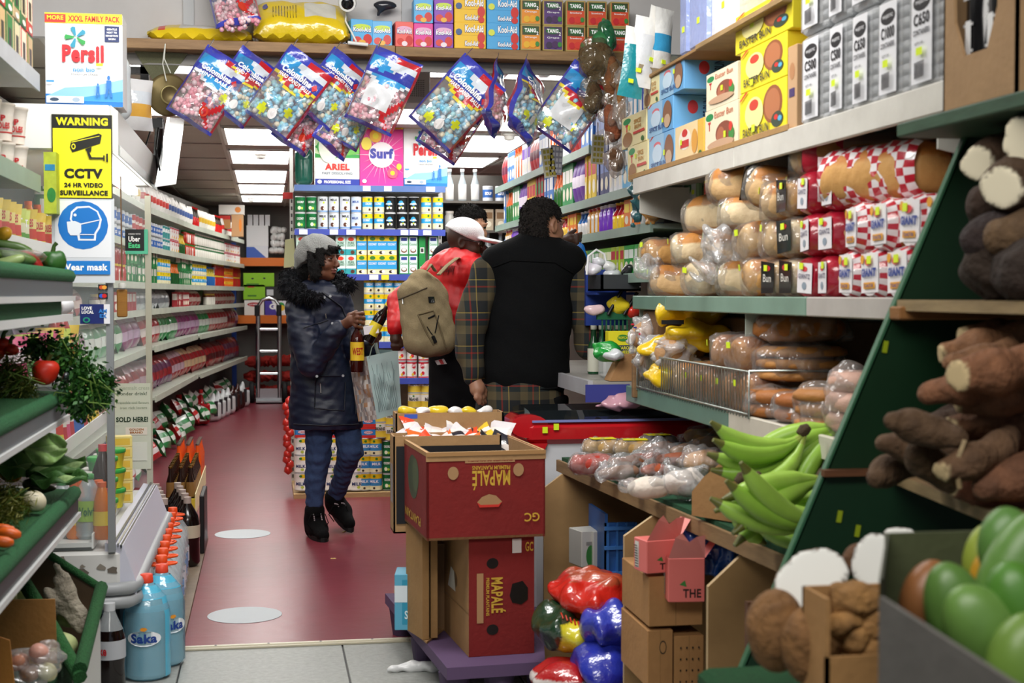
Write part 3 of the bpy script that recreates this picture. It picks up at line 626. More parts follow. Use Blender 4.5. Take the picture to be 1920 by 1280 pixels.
# beanie
b = Blob(hc-V(.3, .25, .1), hc+V(.2, .25, .25), .006, .03)
b.ell(P(0, -.02, .055), (.096, .108, .088), rot=B); b.ell(P(0, -.075, .02), (.09, .075, .10), rot=B, k=.05); b.cap(P(0, -.10, .0), P(0, -.13, -.045), .06, .04, .05)
d = np.array(B@V(0, .50, -.86)).astype(float); d /= np.linalg.norm(d); X, Y_, Z = np.meshgrid(*b.ax, indexing='ij'); o = P(0, .09, .072)
b.g = np.maximum(b.g, ((X-o.x)*d[0]+(Y_-o.y)*d[1]+(Z-o.z)*d[2])).astype(np.float32); b.noise(.0018, 50)
b.obj('beanie', wo, mat='knit', col='#a5a8a6')
# parka
b = Blob(pw(530, 812, .3)-V(.0, .95, 0), pw(705, 520, 0)+V(0, .4, .05), .007, .04)
fl = ((0, 1, 0), .72)
b.chain([pw(598, 572), pw(600, 640), pw(604, 700), pw(611, 790)], [.15, .16, .172, .205], flat=fl, k=.03)
b.cap(pw(570, 566), pw(632, 566), .085, .08, .05)
b.chain([pw(562, 582, -.05), pw(570, 630, -.12), pw(585, 684, -.18)], [.078, .085, .075], k=.02); b.cap(pw(585, 684, -.18), pw(634, 618, -.265), .072, .05, .02)
b.chain([pw(640, 585, -.0), pw(668, 655, -.08), pw(697, 652, -.2)], [.07, .062, .045], k=.02)
b.noise(.0035, 34, 4).noise(.002, 70, 5); b.cutz(pw(610, 803).z); b.cap(pw(611, 825), pw(611, 790), .19, .17, .02, cut=True, flat=fl)
co = b.obj('parka', wo, mat='nylon', col='#141c33'); ct = bvh_of(co)
m = MB('nylon', '#10172b')
strip(m, [ct], [(592, 705), (647, 704)], .006, '#10172b'); strip(m, [ct], [(592, 706), (590, 765), (645, 770), (648, 706)], .004, '#0c1222'); strip(m, [ct], [(540, 795), (610, 797), (683, 795)], .004, '#0c1222')
strip(m, [ct], [(604, 548), (640, 575), (655, 610), (660, 680), (668, 795)], .005, '#0c1222'); strip(m, [ct], [(615, 600), (560, 618)], .003, '#0c1222'); m.obj('pocket_flap', co)
m = MB('steel', '#c9c9c9')
for q in ((594, 705), (643, 704), (608, 557), (619, 555), (644, 530), (623, 606)):
 h, n = hit(q[0], q[1], ct)
 if h: m.lathe([(.007, 0), (.006, .003)], 8, c=(0, 0, 0)) if 0 else m.add([h+V(.0075*math.cos(a), -.008, .0075*math.sin(a)) for a in [i*.785 for i in range(8)]], [tuple(range(8))])
m.obj('snap_button', co, kind='stuff')
m = MB('steel', '#c9c9c9'); strip(m, [ct], [(610, 588), (611, 598)], .004, '#ddd', .008); strip(m, [ct], [(601, 718), (602, 740)], .004, '#ddd', .008); m.obj('zip_pull', co)
# fur collar
b = Blob(pw(515, 580)-V(.0, .25, .02), pw(675, 495)+V(0, .25, .03), .007, .03)
for x, y, d_, r in [(545, 535, -.02, .055), (556, 548, -.09, .05), (575, 556, -.13, .045), (592, 560, -.14, .03), (545, 520, .06, .055), (570, 512, .12, .055), (600, 515, .13, .05), (632, 520, .09, .045), (648, 532, .02, .042), (640, 540, -.04, .035), (628, 530, .0, .03)]: b.ell(pw(x, y, d_), (r, r, r*.75), k=.04)
b.noise(.006, 60, 2); fo = b.obj('fur_collar', wo, mat='fur', col='#0f1118'); tufts('fur_tufts', fo, fo.data, 2600, .035, '#12141c')
# jeans
b = Blob(pw(560, 960, .3)-V(.02, .5, 0), pw(690, 775)+V(0, .55, .02), .006, .02)
b.chain([pw(598, 785), pw(597, 855), pw(591, 900), pw(590, 952)], [.082, .07, .056, .047], k=.015); b.chain([pw(648, 785, .0), pw(657, 845, -.03), pw(644, 885, .08), pw(631, 925, .2)], [.08, .068, .054, .047], k=.015)
b.noise(.003, 60, 8); b.cutz(pw(590, 950).z); b.obj('jeans', wo, mat='denim', col='#31456b')
# boots
def boot(ank, toe, heel, tilt=0):
 b = Blob(Vector((min(ank.x, toe.x)-.1, min(ank.y, toe.y)-.1, min(toe.z, heel.z)-.03)), Vector((max(ank.x, toe.x)+.1, max(ank.y, toe.y, heel.y)+.1, ank.z+.05)), .006, .02)
 mid = (toe+heel)/2
 b.chain([ank, ank+(heel-ank)*.75], [.056, .05], k=.03).chain([heel+V(0, 0, .045), mid+V(0, 0, .05), toe+V(0, 0, .034)], [.042, .045, .036], k=.03).cap(ank+(heel-ank)*.4, mid+V(0, 0, .05), .045, .04, .04)
 o = b.obj('boot', wo, mat='cloth', col='#0b0b0c'); t = bvh_of(o)
 m = MB('rubber', '#0d0d0e'); d = (toe-heel).normalized(); sd = V(-d.y, d.x, 0).normalized()
 pts = []
 for k in range(16):
  a = 2*math.pi*k/16; q = mid+d*((toe-heel).length/2+.04)*math.cos(a)+sd*.047*math.sin(a); pts.append(q)
 m.add([q+V(0, 0, .0) for q in pts]+[q+V(0, 0, .024) for q in pts], [tuple(range(15, -1, -1)), tuple(range(16, 32))]+[(k, (k+1) % 16, 16+(k+1) % 16, 16+k) for k in range(16)])
 m.obj('sole', o)
 m = MB('steel', '#c8c8c8'); l = MB('cloth', '#0a0a0a')
 for k in range(6):
  f = .1+k*.13; c = ank+(heel-ank)*min(f, .6)+(toe-heel)*max(0, f-.45)*.9+V(0, 0, .01*k)
  for sgn in (-1, 1):
   st = c+d*.2+sd*.02*sgn+V(0, 0, .06); h = t.ray_cast(st, -(d+V(0, 0, .4)).normalized())
   if h[0] is not None: m.add([h[0]+h[1]*.003+V(.004*math.cos(a), 0, .004*math.sin(a)) for a in [i*1.05 for i in range(6)]], [tuple(range(6))])
 m.obj('eyelet', o, kind='stuff')
 for sgn in (-1, 1): l.tube([ank+d*.055+V(0, 0, -.02), ank+d*.08+sd*.04*sgn+V(0, 0, -.01), ank+d*.07+sd*.06*sgn+V(0, 0, -.06), ank+d*.075+sd*.03*sgn+V(0, 0, -.1)], .003, 5)
 l.obj('lace', o)
boot(pw(590, 957), Vector((at(602, 1000, Z=0).x, 7.93, .0)), Vector((at(588, 1000, Z=0).x, 8.13, 0)))
boot(at(627, 932, Y=8.27), Vector((.455, 8.19, .02)), Vector((.39, 8.38, .1)))
def bottle(col, liquid, r, h, neck, label=None, capc=None, n=16, lab_z=(.2, .5), text=None, tcol='#a11', caph=.03):
 m = MB('gloss', col); m.lathe([(r*.9, 0), (r, .006), (r, h*.55), (r*.85, h*.63), (neck, h*.74), (neck*.9, h-.01), (neck, h)], n); o = [m]
 if label:
  l = MB('print', label); l.lathe([(r+.0008, h*lab_z[0]), (r+.0008, h*lab_z[1])], n, cap=False)
  if text: l.text(text, lambda u, v: V((r+.002)*math.sin((u-.5)*1.6), -(r+.002)*math.cos((u-.5)*1.6), h*(lab_z[0]+(lab_z[1]-lab_z[0])*v)), 0, .3, 1, .7, tcol, .03)
  o.append(l)
 if capc: c = MB('print', capc); c.lathe([(neck*1.15, h-caph), (neck*1.2, h-caph+.004), (neck*1.15, h+.003)], n); o.append(c)
 return o
c = pw(670, 697, -.3); t = thing('glass_bottle', 'dark amber bottle with yellow label held upright in the woman\'s hand', 'bottle', c)
for mb_, nm in zip(bottle('#3a0f08', 0, .037, .31, .013, '#e9c22e', '#222', text='WEST', lab_z=(.2, .52)), ('body', 'label', 'cap')): mb_.obj(nm, t)
c = pw(692, 634, -.31); tip = pw(733, 560, -.31); a = (tip-c)
t = thing('glass_bottle', 'dark bottle with yellow neck foil tilted over the woman\'s hand', 'bottle', c-a*.08, rot=a.to_track_quat('Z', 'Y').to_euler())
for mb_, nm in zip(bottle('#120c0a', 0, .033, a.length*1.1, .012, '#e3cf2e', '#f0d93a', lab_z=(.15, .42), caph=.05), ('body', 'label', 'foil')): mb_.obj(nm, t)
m = MB('print', '#eceaf0'); m.cbox((0, 0, 0), (.08, .003, .045), .001); m.obj('paper_note', label='small white paper note held against the tilted bottle', cat='note', loc=pw(683, 628, -.34), rot=(0, R(-8), 0))
# tote bag
t = thing('tote_bag', 'shopping bag with a pale teal front and a floral side hanging from the woman\'s hand', 'bag', (0, 0, 0))
fa = [pw(687, 668, -.3), pw(746, 656, -.22), pw(753, 773, -.2), pw(707, 786, -.3)]; fb = [pw(655, 676, -.16), fa[0], fa[3], pw(672, 790, -.16)]; bk = [fa[1]+V(-.1, .13, 0), fb[0]+V(.01, .01, 0)]
def quadgrid(m, q, n, cf, amp=.004, col=None, mat=None):
 q = [Vector(x) for x in q]; nn = (q[1]-q[0]).cross(q[3]-q[0]).normalized()
 def fn(u, v):
  e = math.sin(math.pi*u)*math.sin(math.pi*v); return (q[0]*(1-u)+q[1]*u)*(1-v)+(q[3]*(1-u)+q[2]*u)*v+nn*amp*e*(math.sin(u*11+v*7)+math.sin(v*17-u*5))
 m.grid(fn, n, n, cf, col, mat)
m = MB('print', '#bcd3d2'); quadgrid(m, fa, 12, None, .006, '#b4cdcc'); m.obj('front_panel', t)
r7 = random.Random(5); m = MB('print'); quadgrid(m, fb, 14, lambda u, v: r7.choice(['#c9c3bd', '#b9b3b0', '#a89a90', '#d8d4cf', '#b08a6a', '#8f8f92']), .01); m.obj('floral_side', t)
m = MB('print', '#93abab'); b0 = fa[1]+V(-.11, .1, 0); b1 = fa[2]+V(-.11, .1, 0); m.add([fa[1], b0, b1, fa[2]], [(0, 1, 2, 3)]); m.add([b0, fb[0], fb[3], b1], [(0, 1, 2, 3)]); m.add([fa[3], fa[2], b1, fb[3]], [(0, 1, 2, 3)]); m.obj('back_panel', t)
m = MB('print', '#4b6468'); nn = V(-.15, -1, 0)*.004
for k in range(14):
 u = .12+.055*k; q = [fa[0].lerp(fa[1], u+.03*math.sin(j*1.9+k))*(1-v)+fa[3].lerp(fa[2], u+.03*math.sin(j*1.9+k))*v+nn*1.8 for j, v in enumerate([.15, .3, .45, .6, .75, .9])]; m.tube(q[k % 3:], .0009, 3)
m.obj('line_drawing', t, kind='stuff')
for dx in (0, 28):
 m = MB('cloth', '#a4b8b2'); m.tube([pw(692+dx*.7, 672, -.29+dx*.002), pw(697+dx*.3, 652, -.27), pw(704, 642, -.25)], .011, 6, flat=.3); m.obj('handle', t)
# ---- man in the black vest, seen from behind
pv = lambda x, y, d=0: at(x, y, Y=6.25+d)
vm = thing('person', 'man with short dark hair in a black padded vest over a tartan shirt', 'person', (0, 0, 0))
b = Blob(pv(850, 1050)-V(0, .35, .0), pv(1215, 365)+V(0, .5, .02), .0055, .02)
hv = V(.80, .60, -.08); hc2 = pv(1018, 424, .02)
B, P = head(b, hc2, hv, 1.0, 1.15)
b.chain([pv(1000, 480, .03), pv(990, 600), pv(985, 760)], [.08, .1, .1])
b.chain([pv(960, 760), pv(955, 900), pv(950, 1085)], [.07, .05, .04]); b.chain([pv(1020, 760), pv(1020, 900), pv(1020, 1085)], [.07, .05, .04])
b.chain([pv(960, 490), pv(912, 520), pv(882, 630, -.05), pv(888, 705, -.08)], [.05, .04, .035, .028]); b.chain([pv(1040, 490), pv(1075, 520), pv(1108, 640, .0), pv(1180, 655, .1)], [.05, .04, .035, .028])
w1 = pv(888, 705, -.08); p1 = pv(895, 730, -.1)
hand(b, w1, p1, [[pv(893, 745, -.13), pv(899, 756, -.12)], [pv(899, 746, -.12), pv(905, 757, -.1)], [pv(904, 744, -.1), pv(910, 754, -.08)], [pv(908, 740, -.08), pv(913, 748, -.06)]], [pv(903, 722, -.1), pv(910, 732, -.08)], .026, .0105)
w1 = pv(1180, 655, .1); p1 = pv(1200, 655, .12)
hand(b, w1, p1, [[pv(1215, 648+k*7, .13), pv(1222, 652+k*7, .13)] for k in range(4)], [pv(1200, 642, .1), pv(1210, 640, .1)], .026, .0105)
b.obj('body', vm, col='#9a6f58'); eyes(P, B, vm)
b = Blob(hc2-V(.2, .2, .16), hc2+V(.2, .2, .2), .006, .02)
b.ell(P(0, -.018, .042), (.081, .098, .084), rot=B); b.ell(P(0, -.05, -.02), (.072, .062, .07), rot=B, k=.03); b.ell(P(.08, -.02, .0), (.02, .03, .04), rot=B, cut=True)
b.ell(P(0, .10, -.04), (.12, .07, .12), rot=B, cut=True); b.ell(P(0, -.03, -.16), (.1, .12, .06), rot=B, cut=True); b.ell(P(.09, -.012, -.01), (.035, .032, .045), rot=B, cut=True, k=.01); b.noise(.0014, 120)
ho = b.obj('hair', vm, mat='fur', col='#1b1512'); tufts('short_hair', ho, ho.data, 2200, .012, '#1d1714', seed=9)
b = Blob(pv(850, 800)-V(0, .35, 0), pv(1230, 440)+V(0, .55, .05), .0075, .03)
b.chain([pv(912, 512), pv(884, 600, -.04), pv(878, 650, -.06), pv(888, 700, -.08)], [.072, .068, .062, .05], k=.03); b.chain([pv(1078, 512), pv(1098, 590), pv(1108, 645)], [.074, .07, .066], k=.03); b.cap(pv(1108, 645), pv(1172, 655, .08), .066, .05, .03)
b.chain([pv(1000, 520), pv(985, 640), pv(975, 765)], [.15, .165, .20], flat=((0, 1, 0), .75)); b.noise(.003, 36, 3); b.cutz(pv(970, 776).z); b.obj('tartan_shirt', vm, mat='plaid', col='#444')
b = Blob(pv(860, 760)-V(0, .35, 0), pv(1130, 440)+V(0, .45, .05), .0075, .04)
b.chain([pv(1003, 505), pv(992, 600), pv(982, 690)], [.17, .19, .205], flat=((0, 1, 0), .72), k=.03); b.cap(pv(935, 492), pv(1065, 492), .085, .085, .05); b.cap(pv(1012, 462, .02), pv(1020, 445, .03), .072, .068, .02)
b.cap(pv(1016, 455, .02), pv(1026, 420, .03), .055, .06, .01, cut=True)
b.ell(pv(882, 560, -.02), (.045, .1, .19), cut=True, k=.03); b.ell(pv(1120, 570), (.05, .1, .17), cut=True, k=.03); b.noise(.003, 24, 6); b.cutz(pv(980, 745).z)
vo = b.obj('vest', vm, mat='cloth', col='#07080a'); vt = bvh_of(vo)
m = MB('cloth', '#08090b'); strip(m, [vt], [(925, 500), (960, 488), (1040, 492), (1080, 515)], .003, '#07080a'); strip(m, [vt], [(895, 720), (970, 733), (1062, 725)], .004, '#07080a'); m.obj('seam', vo)
b = Blob(pv(890, 1050)-V(0, .25, 0), pv(1090, 740)+V(0, .3, 0), .012, .03); b.chain([pv(955, 750), pv(952, 900), pv(950, 1040)], [.11, .085, .07]); b.chain([pv(1020, 750), pv(1022, 900), pv(1022, 1040)], [.11, .085, .07]); b.obj('trousers', vm, mat='cloth', col='#0b0b0d')
for x in (950, 1022):
 c = pv(x, 1085); b = Blob((c.x-.1, c.y-.2, -.02), (c.x+.1, c.y+.3, .16), .01, .03); b.cap((c.x, c.y-.03, .05), (c.x+.04, c.y+.16, .035), .045, .036).cap((c.x, c.y, .05), (c.x, c.y, .1), .04); b.obj('shoe', vm, mat='rubber', col='#111')
# ---- man in the red jacket with the khaki backpack
pr = lambda x, y, d=0: at(x, y, Y=7.35+d)
rm = thing('person', 'man in red jacket and white cap reaching over the counter', 'person', (0, 0, 0))
b = Blob(pr(715, 1045)-V(0, 1.0, .0), pr(1100, 405)+V(0, .5, .02), .0055, .02)
hr = V(.93, -.30, -.18); hc3 = pr(873, 456)
B, P = head(b, hc3, hr, .98, 1.1, 1.2)
b.chain([pr(862, 500), pr(850, 560), pr(850, 640)], [.08, .1, .1]); b.chain([pr(850, 640), pr(838, 800), pr(835, 1000)], [.07, .06, .045]); b.chain([pr(870, 640), pr(880, 800), pr(885, 1000)], [.07, .06, .045])
b.chain([pr(868, 508, -.06), pr(905, 505, -.2), pr(985, 475, -.42), pr(1052, 455, -.72)], [.04, .035, .03, .024]); b.chain([pr(820, 520, .12), pr(752, 560, .12), pr(742, 620, .0)], [.04, .035, .028])
w1 = pr(1052, 455, -.72); p1 = pr(1070, 449, -.74)
hand(b, w1, p1, [[pr(1082, 441+k*5, -.76), pr(1090-k, 437+k*7, -.74)] for k in range(4)], [pr(1068, 438, -.74), pr(1078, 432, -.74)], .024, .0095)
hand(b, pr(742, 620), pr(742, 636, -.01), [[pr(736+k*4, 648, -.02), pr(737+k*4, 655, -.01)] for k in range(4)], [pr(752, 640, -.02), pr(754, 648, -.02)], .024, .0095)
b.obj('body', rm, col='#3f2519'); eyes(P, B, rm)
b = Blob(hc3-V(.25, .3, .12), hc3+V(.32, .25, .25), .0055, .02)
b.ell(P(0, -.018, .05), (.086, .105, .083), rot=B); X, Y_, Z = np.meshgrid(*b.ax, indexing='ij'); n_ = B@V(0, -.28, -1); n_.normalize(); o = P(0, 0, .035)
b.g = np.maximum(b.g, (X-o.x)*n_.x+(Y_-o.y)*n_.y+(Z-o.z)*n_.z).astype(np.float32)
b.ell(P(0, .125, .036), (.07, .085, .012), rot=B, k=.012); b.obj('cap', rm, mat='cloth', col='#e4e4e8')
m = MB('gloss', '#111');
for x in (-1, 1): m.tube([P(x*.034+.02*math.cos(a), .1-abs(x*.034+.02*math.cos(a))*.25, .01+.015*math.sin(a)) for a in [i*.7 for i in range(10)]], .0022, 5)
m.tube([P(-.012, .105, .015), P(.012, .105, .015)], .002, 5)
for x in (-1, 1): m.tube([P(x*.055, .09, .018), P(x*.08, .0, .014)], .002, 5)
m.obj('glasses', rm)
b = Blob(pr(725, 670)-V(0, .65, 0), pr(1010, 470)+V(0, .5, .05), .0075, .035)
b.chain([pr(858, 520), pr(850, 575), pr(848, 640)], [.155, .165, .15], flat=((.4, 1, 0), .8)); b.cap(pr(820, 515, .06), pr(880, 508, -.05), .09, .085, .05); b.chain([pr(868, 490), pr(872, 482)], [.075, .07], k=.03)
b.chain([pr(872, 515, -.07), pr(908, 508, -.2), pr(990, 477, -.42)], [.082, .072, .055], k=.03); b.chain([pr(815, 520, .1), pr(752, 565, .12), pr(742, 612, .0)], [.08, .065, .05], k=.03)
b.noise(.0045, 30, 7).noise(.002, 70, 2); b.cutz(pr(850, 652).z); ro = b.obj('jacket', rm, mat='nylon', col='#c3161c'); rt = bvh_of(ro)
m = MB('cloth', '#111'); strip(m, [rt], [(835, 646), (865, 648), (905, 644)], .009, '#16181c'); m.obj('waistband', ro)
m = MB('print', '#7d0f12')
for k in range(9): strip(m, [rt], [(825+k*3, 505+(k % 3)*5), (828+k*3, 498), (832+k*2, 512)], .0015, '#5e0d0f')
m.obj('embroidery', ro)
b = Blob(pr(780, 1050)-V(0, .3, 0), pr(930, 635)+V(0, .35, 0), .01, .03); b.chain([pr(846, 650), pr(840, 800), pr(836, 1010)], [.12, .1, .07]); b.chain([pr(870, 650), pr(882, 800), pr(886, 1010)], [.12, .09, .07]); b.noise(.003, 30); to = b.obj('trousers', rm, mat='cloth', col='#0c0c0f')
for x in (836, 886):
 c = pr(x, 1045); b = Blob((c.x-.12, c.y-.15, -.02), (c.x+.25, c.y+.15, .16), .01, .03); b.cap((c.x, c.y, .05), (c.x+.16, c.y-.04, .035), .045, .036).cap((c.x, c.y, .05), (c.x, c.y, .1), .045); b.obj('shoe', rm, mat='rubber', col='#16161a')
m = MB('print', '#e8e4e4'); m.add([pr(815, 676, -.18), pr(832, 672, -.19), pr(838, 682, -.19), pr(820, 684, -.18)], [(0, 1, 2, 3)]); m.add([pr(822, 675, -.186), pr(828, 673, -.19), pr(833, 682, -.193), pr(827, 683, -.19)], [(0, 1, 2, 3)], '#c22'); m.obj('pocket_tag', rm)
# backpack
bc = pr(798, 586, -.26); t = thing('backpack', 'khaki canvas backpack with drawstring top worn on the red jacket', 'backpack', (0, 0, 0))
b = Blob(bc-V(.28, .2, .34), bc+V(.28, .2, .3), .006, .04)
up = (pr(790, 510, -.2)-pr(815, 665, -.26)).normalized(); sd = V(1, .35, 0).normalized()
lo = bc-up*.14; hi = bc+up*.10
for s in (-1, 1): b.cap(lo+sd*.075*s, hi+sd*.07*s, .066, .06, .05)
b.cap(lo, hi, .085, .085, .05); b.cap(hi, hi+up*.065, .07, .05, .05); b.noise(.0025, 45, 9)
bo = b.obj('body', t, mat='cloth', col='#8f8062'); bt = bvh_of(bo)
m = MB('cloth', '#6d6148'); strip(m, [bt], [(737, 566), (770, 552), (807, 537)], .004, '#5b5140'); m.obj('zip_seam', t)
m = MB('steel', '#bdbdbd'); strip(m, [bt], [(756, 560), (757, 572)], .004, '#ccc', .006); m.obj('zip_pull', t)
m = MB('gloss', '#111');
for dx in range(5): strip(m, [bt], [(804+dx*1.8, 556), (806+dx*1.8, 570)], .006, '#0c0c0e', .003)
m.obj('charging_port', t)
m = MB('cloth', '#85765a'); strip(m, [bt], [(784, 590), (812, 582), (822, 608), (838, 660)], .005, '#6f6249'); strip(m, [bt], [(784, 590), (800, 625), (815, 650)], .005, '#6f6249'); m.obj('side_pocket', t)
m = MB('cloth', '#151515'); strip(m, [bt], [(802, 597), (816, 590)], .004, '#151515', .006); strip(m, [bt], [(821, 592), (814, 630)], .003, '#151515', .007); strip(m, [bt], [(811, 630), (817, 645)], .009, '#151515', .008); strip(m, [bt], [(800, 612), (813, 632)], .0025, '#151515', .007); m.obj('drawcord', t)
m = MB('print', '#3a3428'); q = hit(766, 602, bt)[0]
if q is not None:
 e1 = hit(748, 606, bt)[0]; e2 = hit(772, 601, bt)[0]
 if e1 is not None and e2 is not None: m.text('SHENYU', lambda u, v: e1.lerp(e2, u)+V(0, -.006, v*.02), 0, 0, 1, 1, '#3a3428', .03)
 m.obj('lettering', t)
for pts in ([(800, 508, -.3), (808, 496, -.3), (816, 508, -.28)], [(822, 515, -.28), (838, 498, -.24), (856, 484, -.15), (862, 486, -.05)], [(850, 622, -.25), (862, 600, -.22), (875, 575, -.2)]):
 m = MB('cloth', '#8a7c60'); m.tube([pr(*p) for p in pts], .016, 8, flat=.3); m.obj('strap', t)
# blue carrier bag in his hand
b = Blob(pr(1055, 520, -.76)-V(.05, .15, 0), pr(1115, 440, -.76)+V(.05, .15, .02), .006, .02); b.cap(pr(1082, 455, -.76), pr(1075, 490, -.76), .014, .05, flat=((0, 1, 0), .5)).cap(pr(1090, 462, -.76), pr(1092, 500, -.76), .012, .045, flat=((0, 1, 0), .5)); b.noise(.005, 60)
b.obj('carrier_bag', mat='film', col='#2d7fe0', label='thin blue plastic bag hanging from the reaching hand', cat='bag')
# ---- third man behind
pb = lambda x, y, d=0: at(x, y, Y=8.0+d)
tm_ = thing('person', 'dark haired person mostly hidden behind the white cap', 'person', (0, 0, 0))
b = Blob(pb(790, 1000)-V(0, .25, 0), pb(930, 375)+V(0, .3, 0), .0075, .03); hc4 = pb(883, 428); B, P = head(b, hc4, V(.5, -.85, -.1), 1.0, 1.1)
b.chain([pb(872, 470), pb(868, 560), pb(866, 640)], [.1, .12, .11]); b.chain([pb(866, 640), pb(862, 985)], [.09, .05]).chain([pb(880, 640), pb(886, 985)], [.09, .05]); b.chain([pb(845, 490), pb(832, 560), pb(850, 620, -.1)], [.05, .04, .03]).chain([pb(890, 490), pb(905, 560), pb(890, 620, -.1)], [.05, .04, .03])
hand(b, pb(850, 620, -.1), pb(858, 624, -.12), [[pb(865, 620+3*k, -.13), pb(872, 621+3*k, -.12)] for k in range(4)], [pb(858, 614, -.12), pb(865, 612, -.12)], .024, .01); hand(b, pb(890, 620, -.1), pb(882, 630, -.12), [[pb(874, 627+3*k, -.13), pb(868, 628+3*k, -.12)] for k in range(4)], [pb(880, 620, -.12), pb(874, 618, -.12)], .024, .01)
b.obj('body', tm_, col='#b98a6e'); eyes(P, B, tm_)
b = Blob(hc4-V(.2, .2, .1), hc4+V(.2, .2, .2), .006, .02); b.ell(P(0, -.012, .05), (.083, .10, .085), rot=B); b.ell(P(0, .11, -.02), (.12, .075, .09), rot=B, cut=True); b.noise(.002, 110); ho = b.obj('hair', tm_, mat='fur', col='#0c0a0a'); tufts('short_hair', ho, ho.data, 1500, .014, '#0e0c0c', seed=4)
b = Blob(pb(790, 700)-V(0, .3, 0), pb(940, 460)+V(0, .35, .03), .01, .04); b.chain([pb(868, 500), pb(866, 640)], [.16, .16], flat=((0, 1, 0), .7)).chain([pb(838, 485), pb(826, 560), pb(846, 616, -.08)], [.085, .06, .05]).chain([pb(895, 485), pb(912, 560), pb(893, 616, -.08)], [.085, .06, .05]); b.obj('jacket', tm_, mat='cloth', col='#0e1015')
b = Blob(pb(820, 1010)-V(0, .2, 0), pb(930, 650)+V(0, .2, 0), .012, .03); b.chain([pb(855, 660), pb(858, 970)], [.1, .07]).chain([pb(882, 660), pb(888, 970)], [.1, .07]); b.obj('trousers', tm_, mat='cloth', col='#15161a')
# ================= chilled cabinet =================
FX, FY0, FY1, FB = -.525, 5.1, 6.7, -1.3
fr = thing('chilled_cabinet', 'white open chilled cabinet with glass ends, signs taped to its near end', 'fridge', (0, 0, 0))
m = MB('paintedwall', '#d9d9d6'); m.cbox((FB, FY0, .29), (FX+.02, FY1, .47), .01); m.box((FB, 5.47, 0), (FX-.02, FY1, .29), '#4a4845'); m.obj('base', fr)
r5 = random.Random(3); m = MB('paintedwall', '#3a342f')
for i in range(26):
 x = r5.uniform(-.78, FX+.01); z = r5.uniform(.33, .46) if i < 18 else r5.uniform(.2, .33); a = r5.uniform(.006, .028)
 m.add([(x+a*math.cos(t)*r5.uniform(.5, 1.2), FY0-.002, z+a*.6*math.sin(t)*r5.uniform(.5, 1.2)) for t in [k*.785 for k in range(8)]], [tuple(range(8))], r5.choice(['#3a342f', '#6b6258', '#8b8378']))
m.obj('chipped_paint', fr, kind='stuff')
for z in (.345, .30):
 m = MB('print', '#9a9da0'); m.tube([(FB, FY0-.03, z), (FX, FY0-.03, z), (FX+.05, FY0-.015, z), (FX+.07, FY0+.04, z), (FX+.075, FY1, z)], .024, 8); m.obj('bumper', fr)
m = MB('print', '#dfe1e4'); m.prism([(FX+.02, .28), (FX+.075, .30), (FX+.075, .36), (FX+.03, .49), (FX-.03, .50), (FX-.03, .28)], FY0+.01, FY1, 'y', '#c9cad8'); m.box((FX-.02, 5.5, 0), (FX+.05, FY1, .28), '#b4b5ba'); m.obj('front_lip', fr)
for dx, c in ((0, '#8d9096'), (.012, '#e9e9ea'), (.022, '#77797f')):
 m = MB('steel', c); m.box((FX+.0+dx, FY0, .497-dx*.6), (FX+.006+dx, FY1, .506-dx*.6)); m.obj('rail', fr)
m = MB('print', '#e2e2de'); m.cbox((FB, FY0-.02, 1.845), (FX+.005, FY1+.1, 2.0), .006, '#dedfdc'); m.obj('canopy', fr)
m = MB('print', '#cfcfcc'); m.prism([(FX+.005, 1.845), (FX+.03, 1.83), (FX+.03, 1.98), (FX+.005, 2.0)], FY0-.02, FY1+.1, 'y'); m.obj('canopy_edge', fr)
m = MB('steel', '#9aa39c'); m.box((FX+.03, FY0, 1.83), (FX+.034, FY1+.1, 1.865)); m.obj('trim_rail', fr)
m = MB('light', '#fffdf8'); m.box((FX-.08, FY0+.1, 1.80), (FX-.04, FY1-.05, 1.83)); m.obj('lamp', fr)
m = MB('steel', '#8b8e90'); m.box((FX-.017, FY0-.012, .47), (FX+.007, FY0+.012, 1.845), '#85888a', 'print'); m.obj('post', fr)
m = MB('print', '#b9b8a6'); m.box((FX-.014, FY1-.012, .47), (FX+.012, FY1+.012, 1.80)); m.obj('post', fr)
for y, c in ((FY0, '#dfeaea10'), (FY1, '#dfeaea18')):
 m = MB('glass', c); m.box((FB, y-.003, .48), (FX-.016, y+.003, 1.84)); m.obj('glass_panel', fr)
m = MB('print', '#d9dada'); m.box((FB-.02, FY0, .47), (FB, FY1, 1.84)); m.obj('back_panel', fr)
FS = [(.50, -.60), (.80, -.72), (1.06, -.80), (1.30, -.86), (1.54, -.9)]
for z, x in FS:
 m = MB('print', '#d6d8d6'); m.box((FB, FY0+.02, z-.015), (x, FY1-.02, z)); m.box((x, FY0+.02, z-.02), (x+.006, FY1-.02, z+.03), '#e8eae8'); m.obj('shelf', fr)
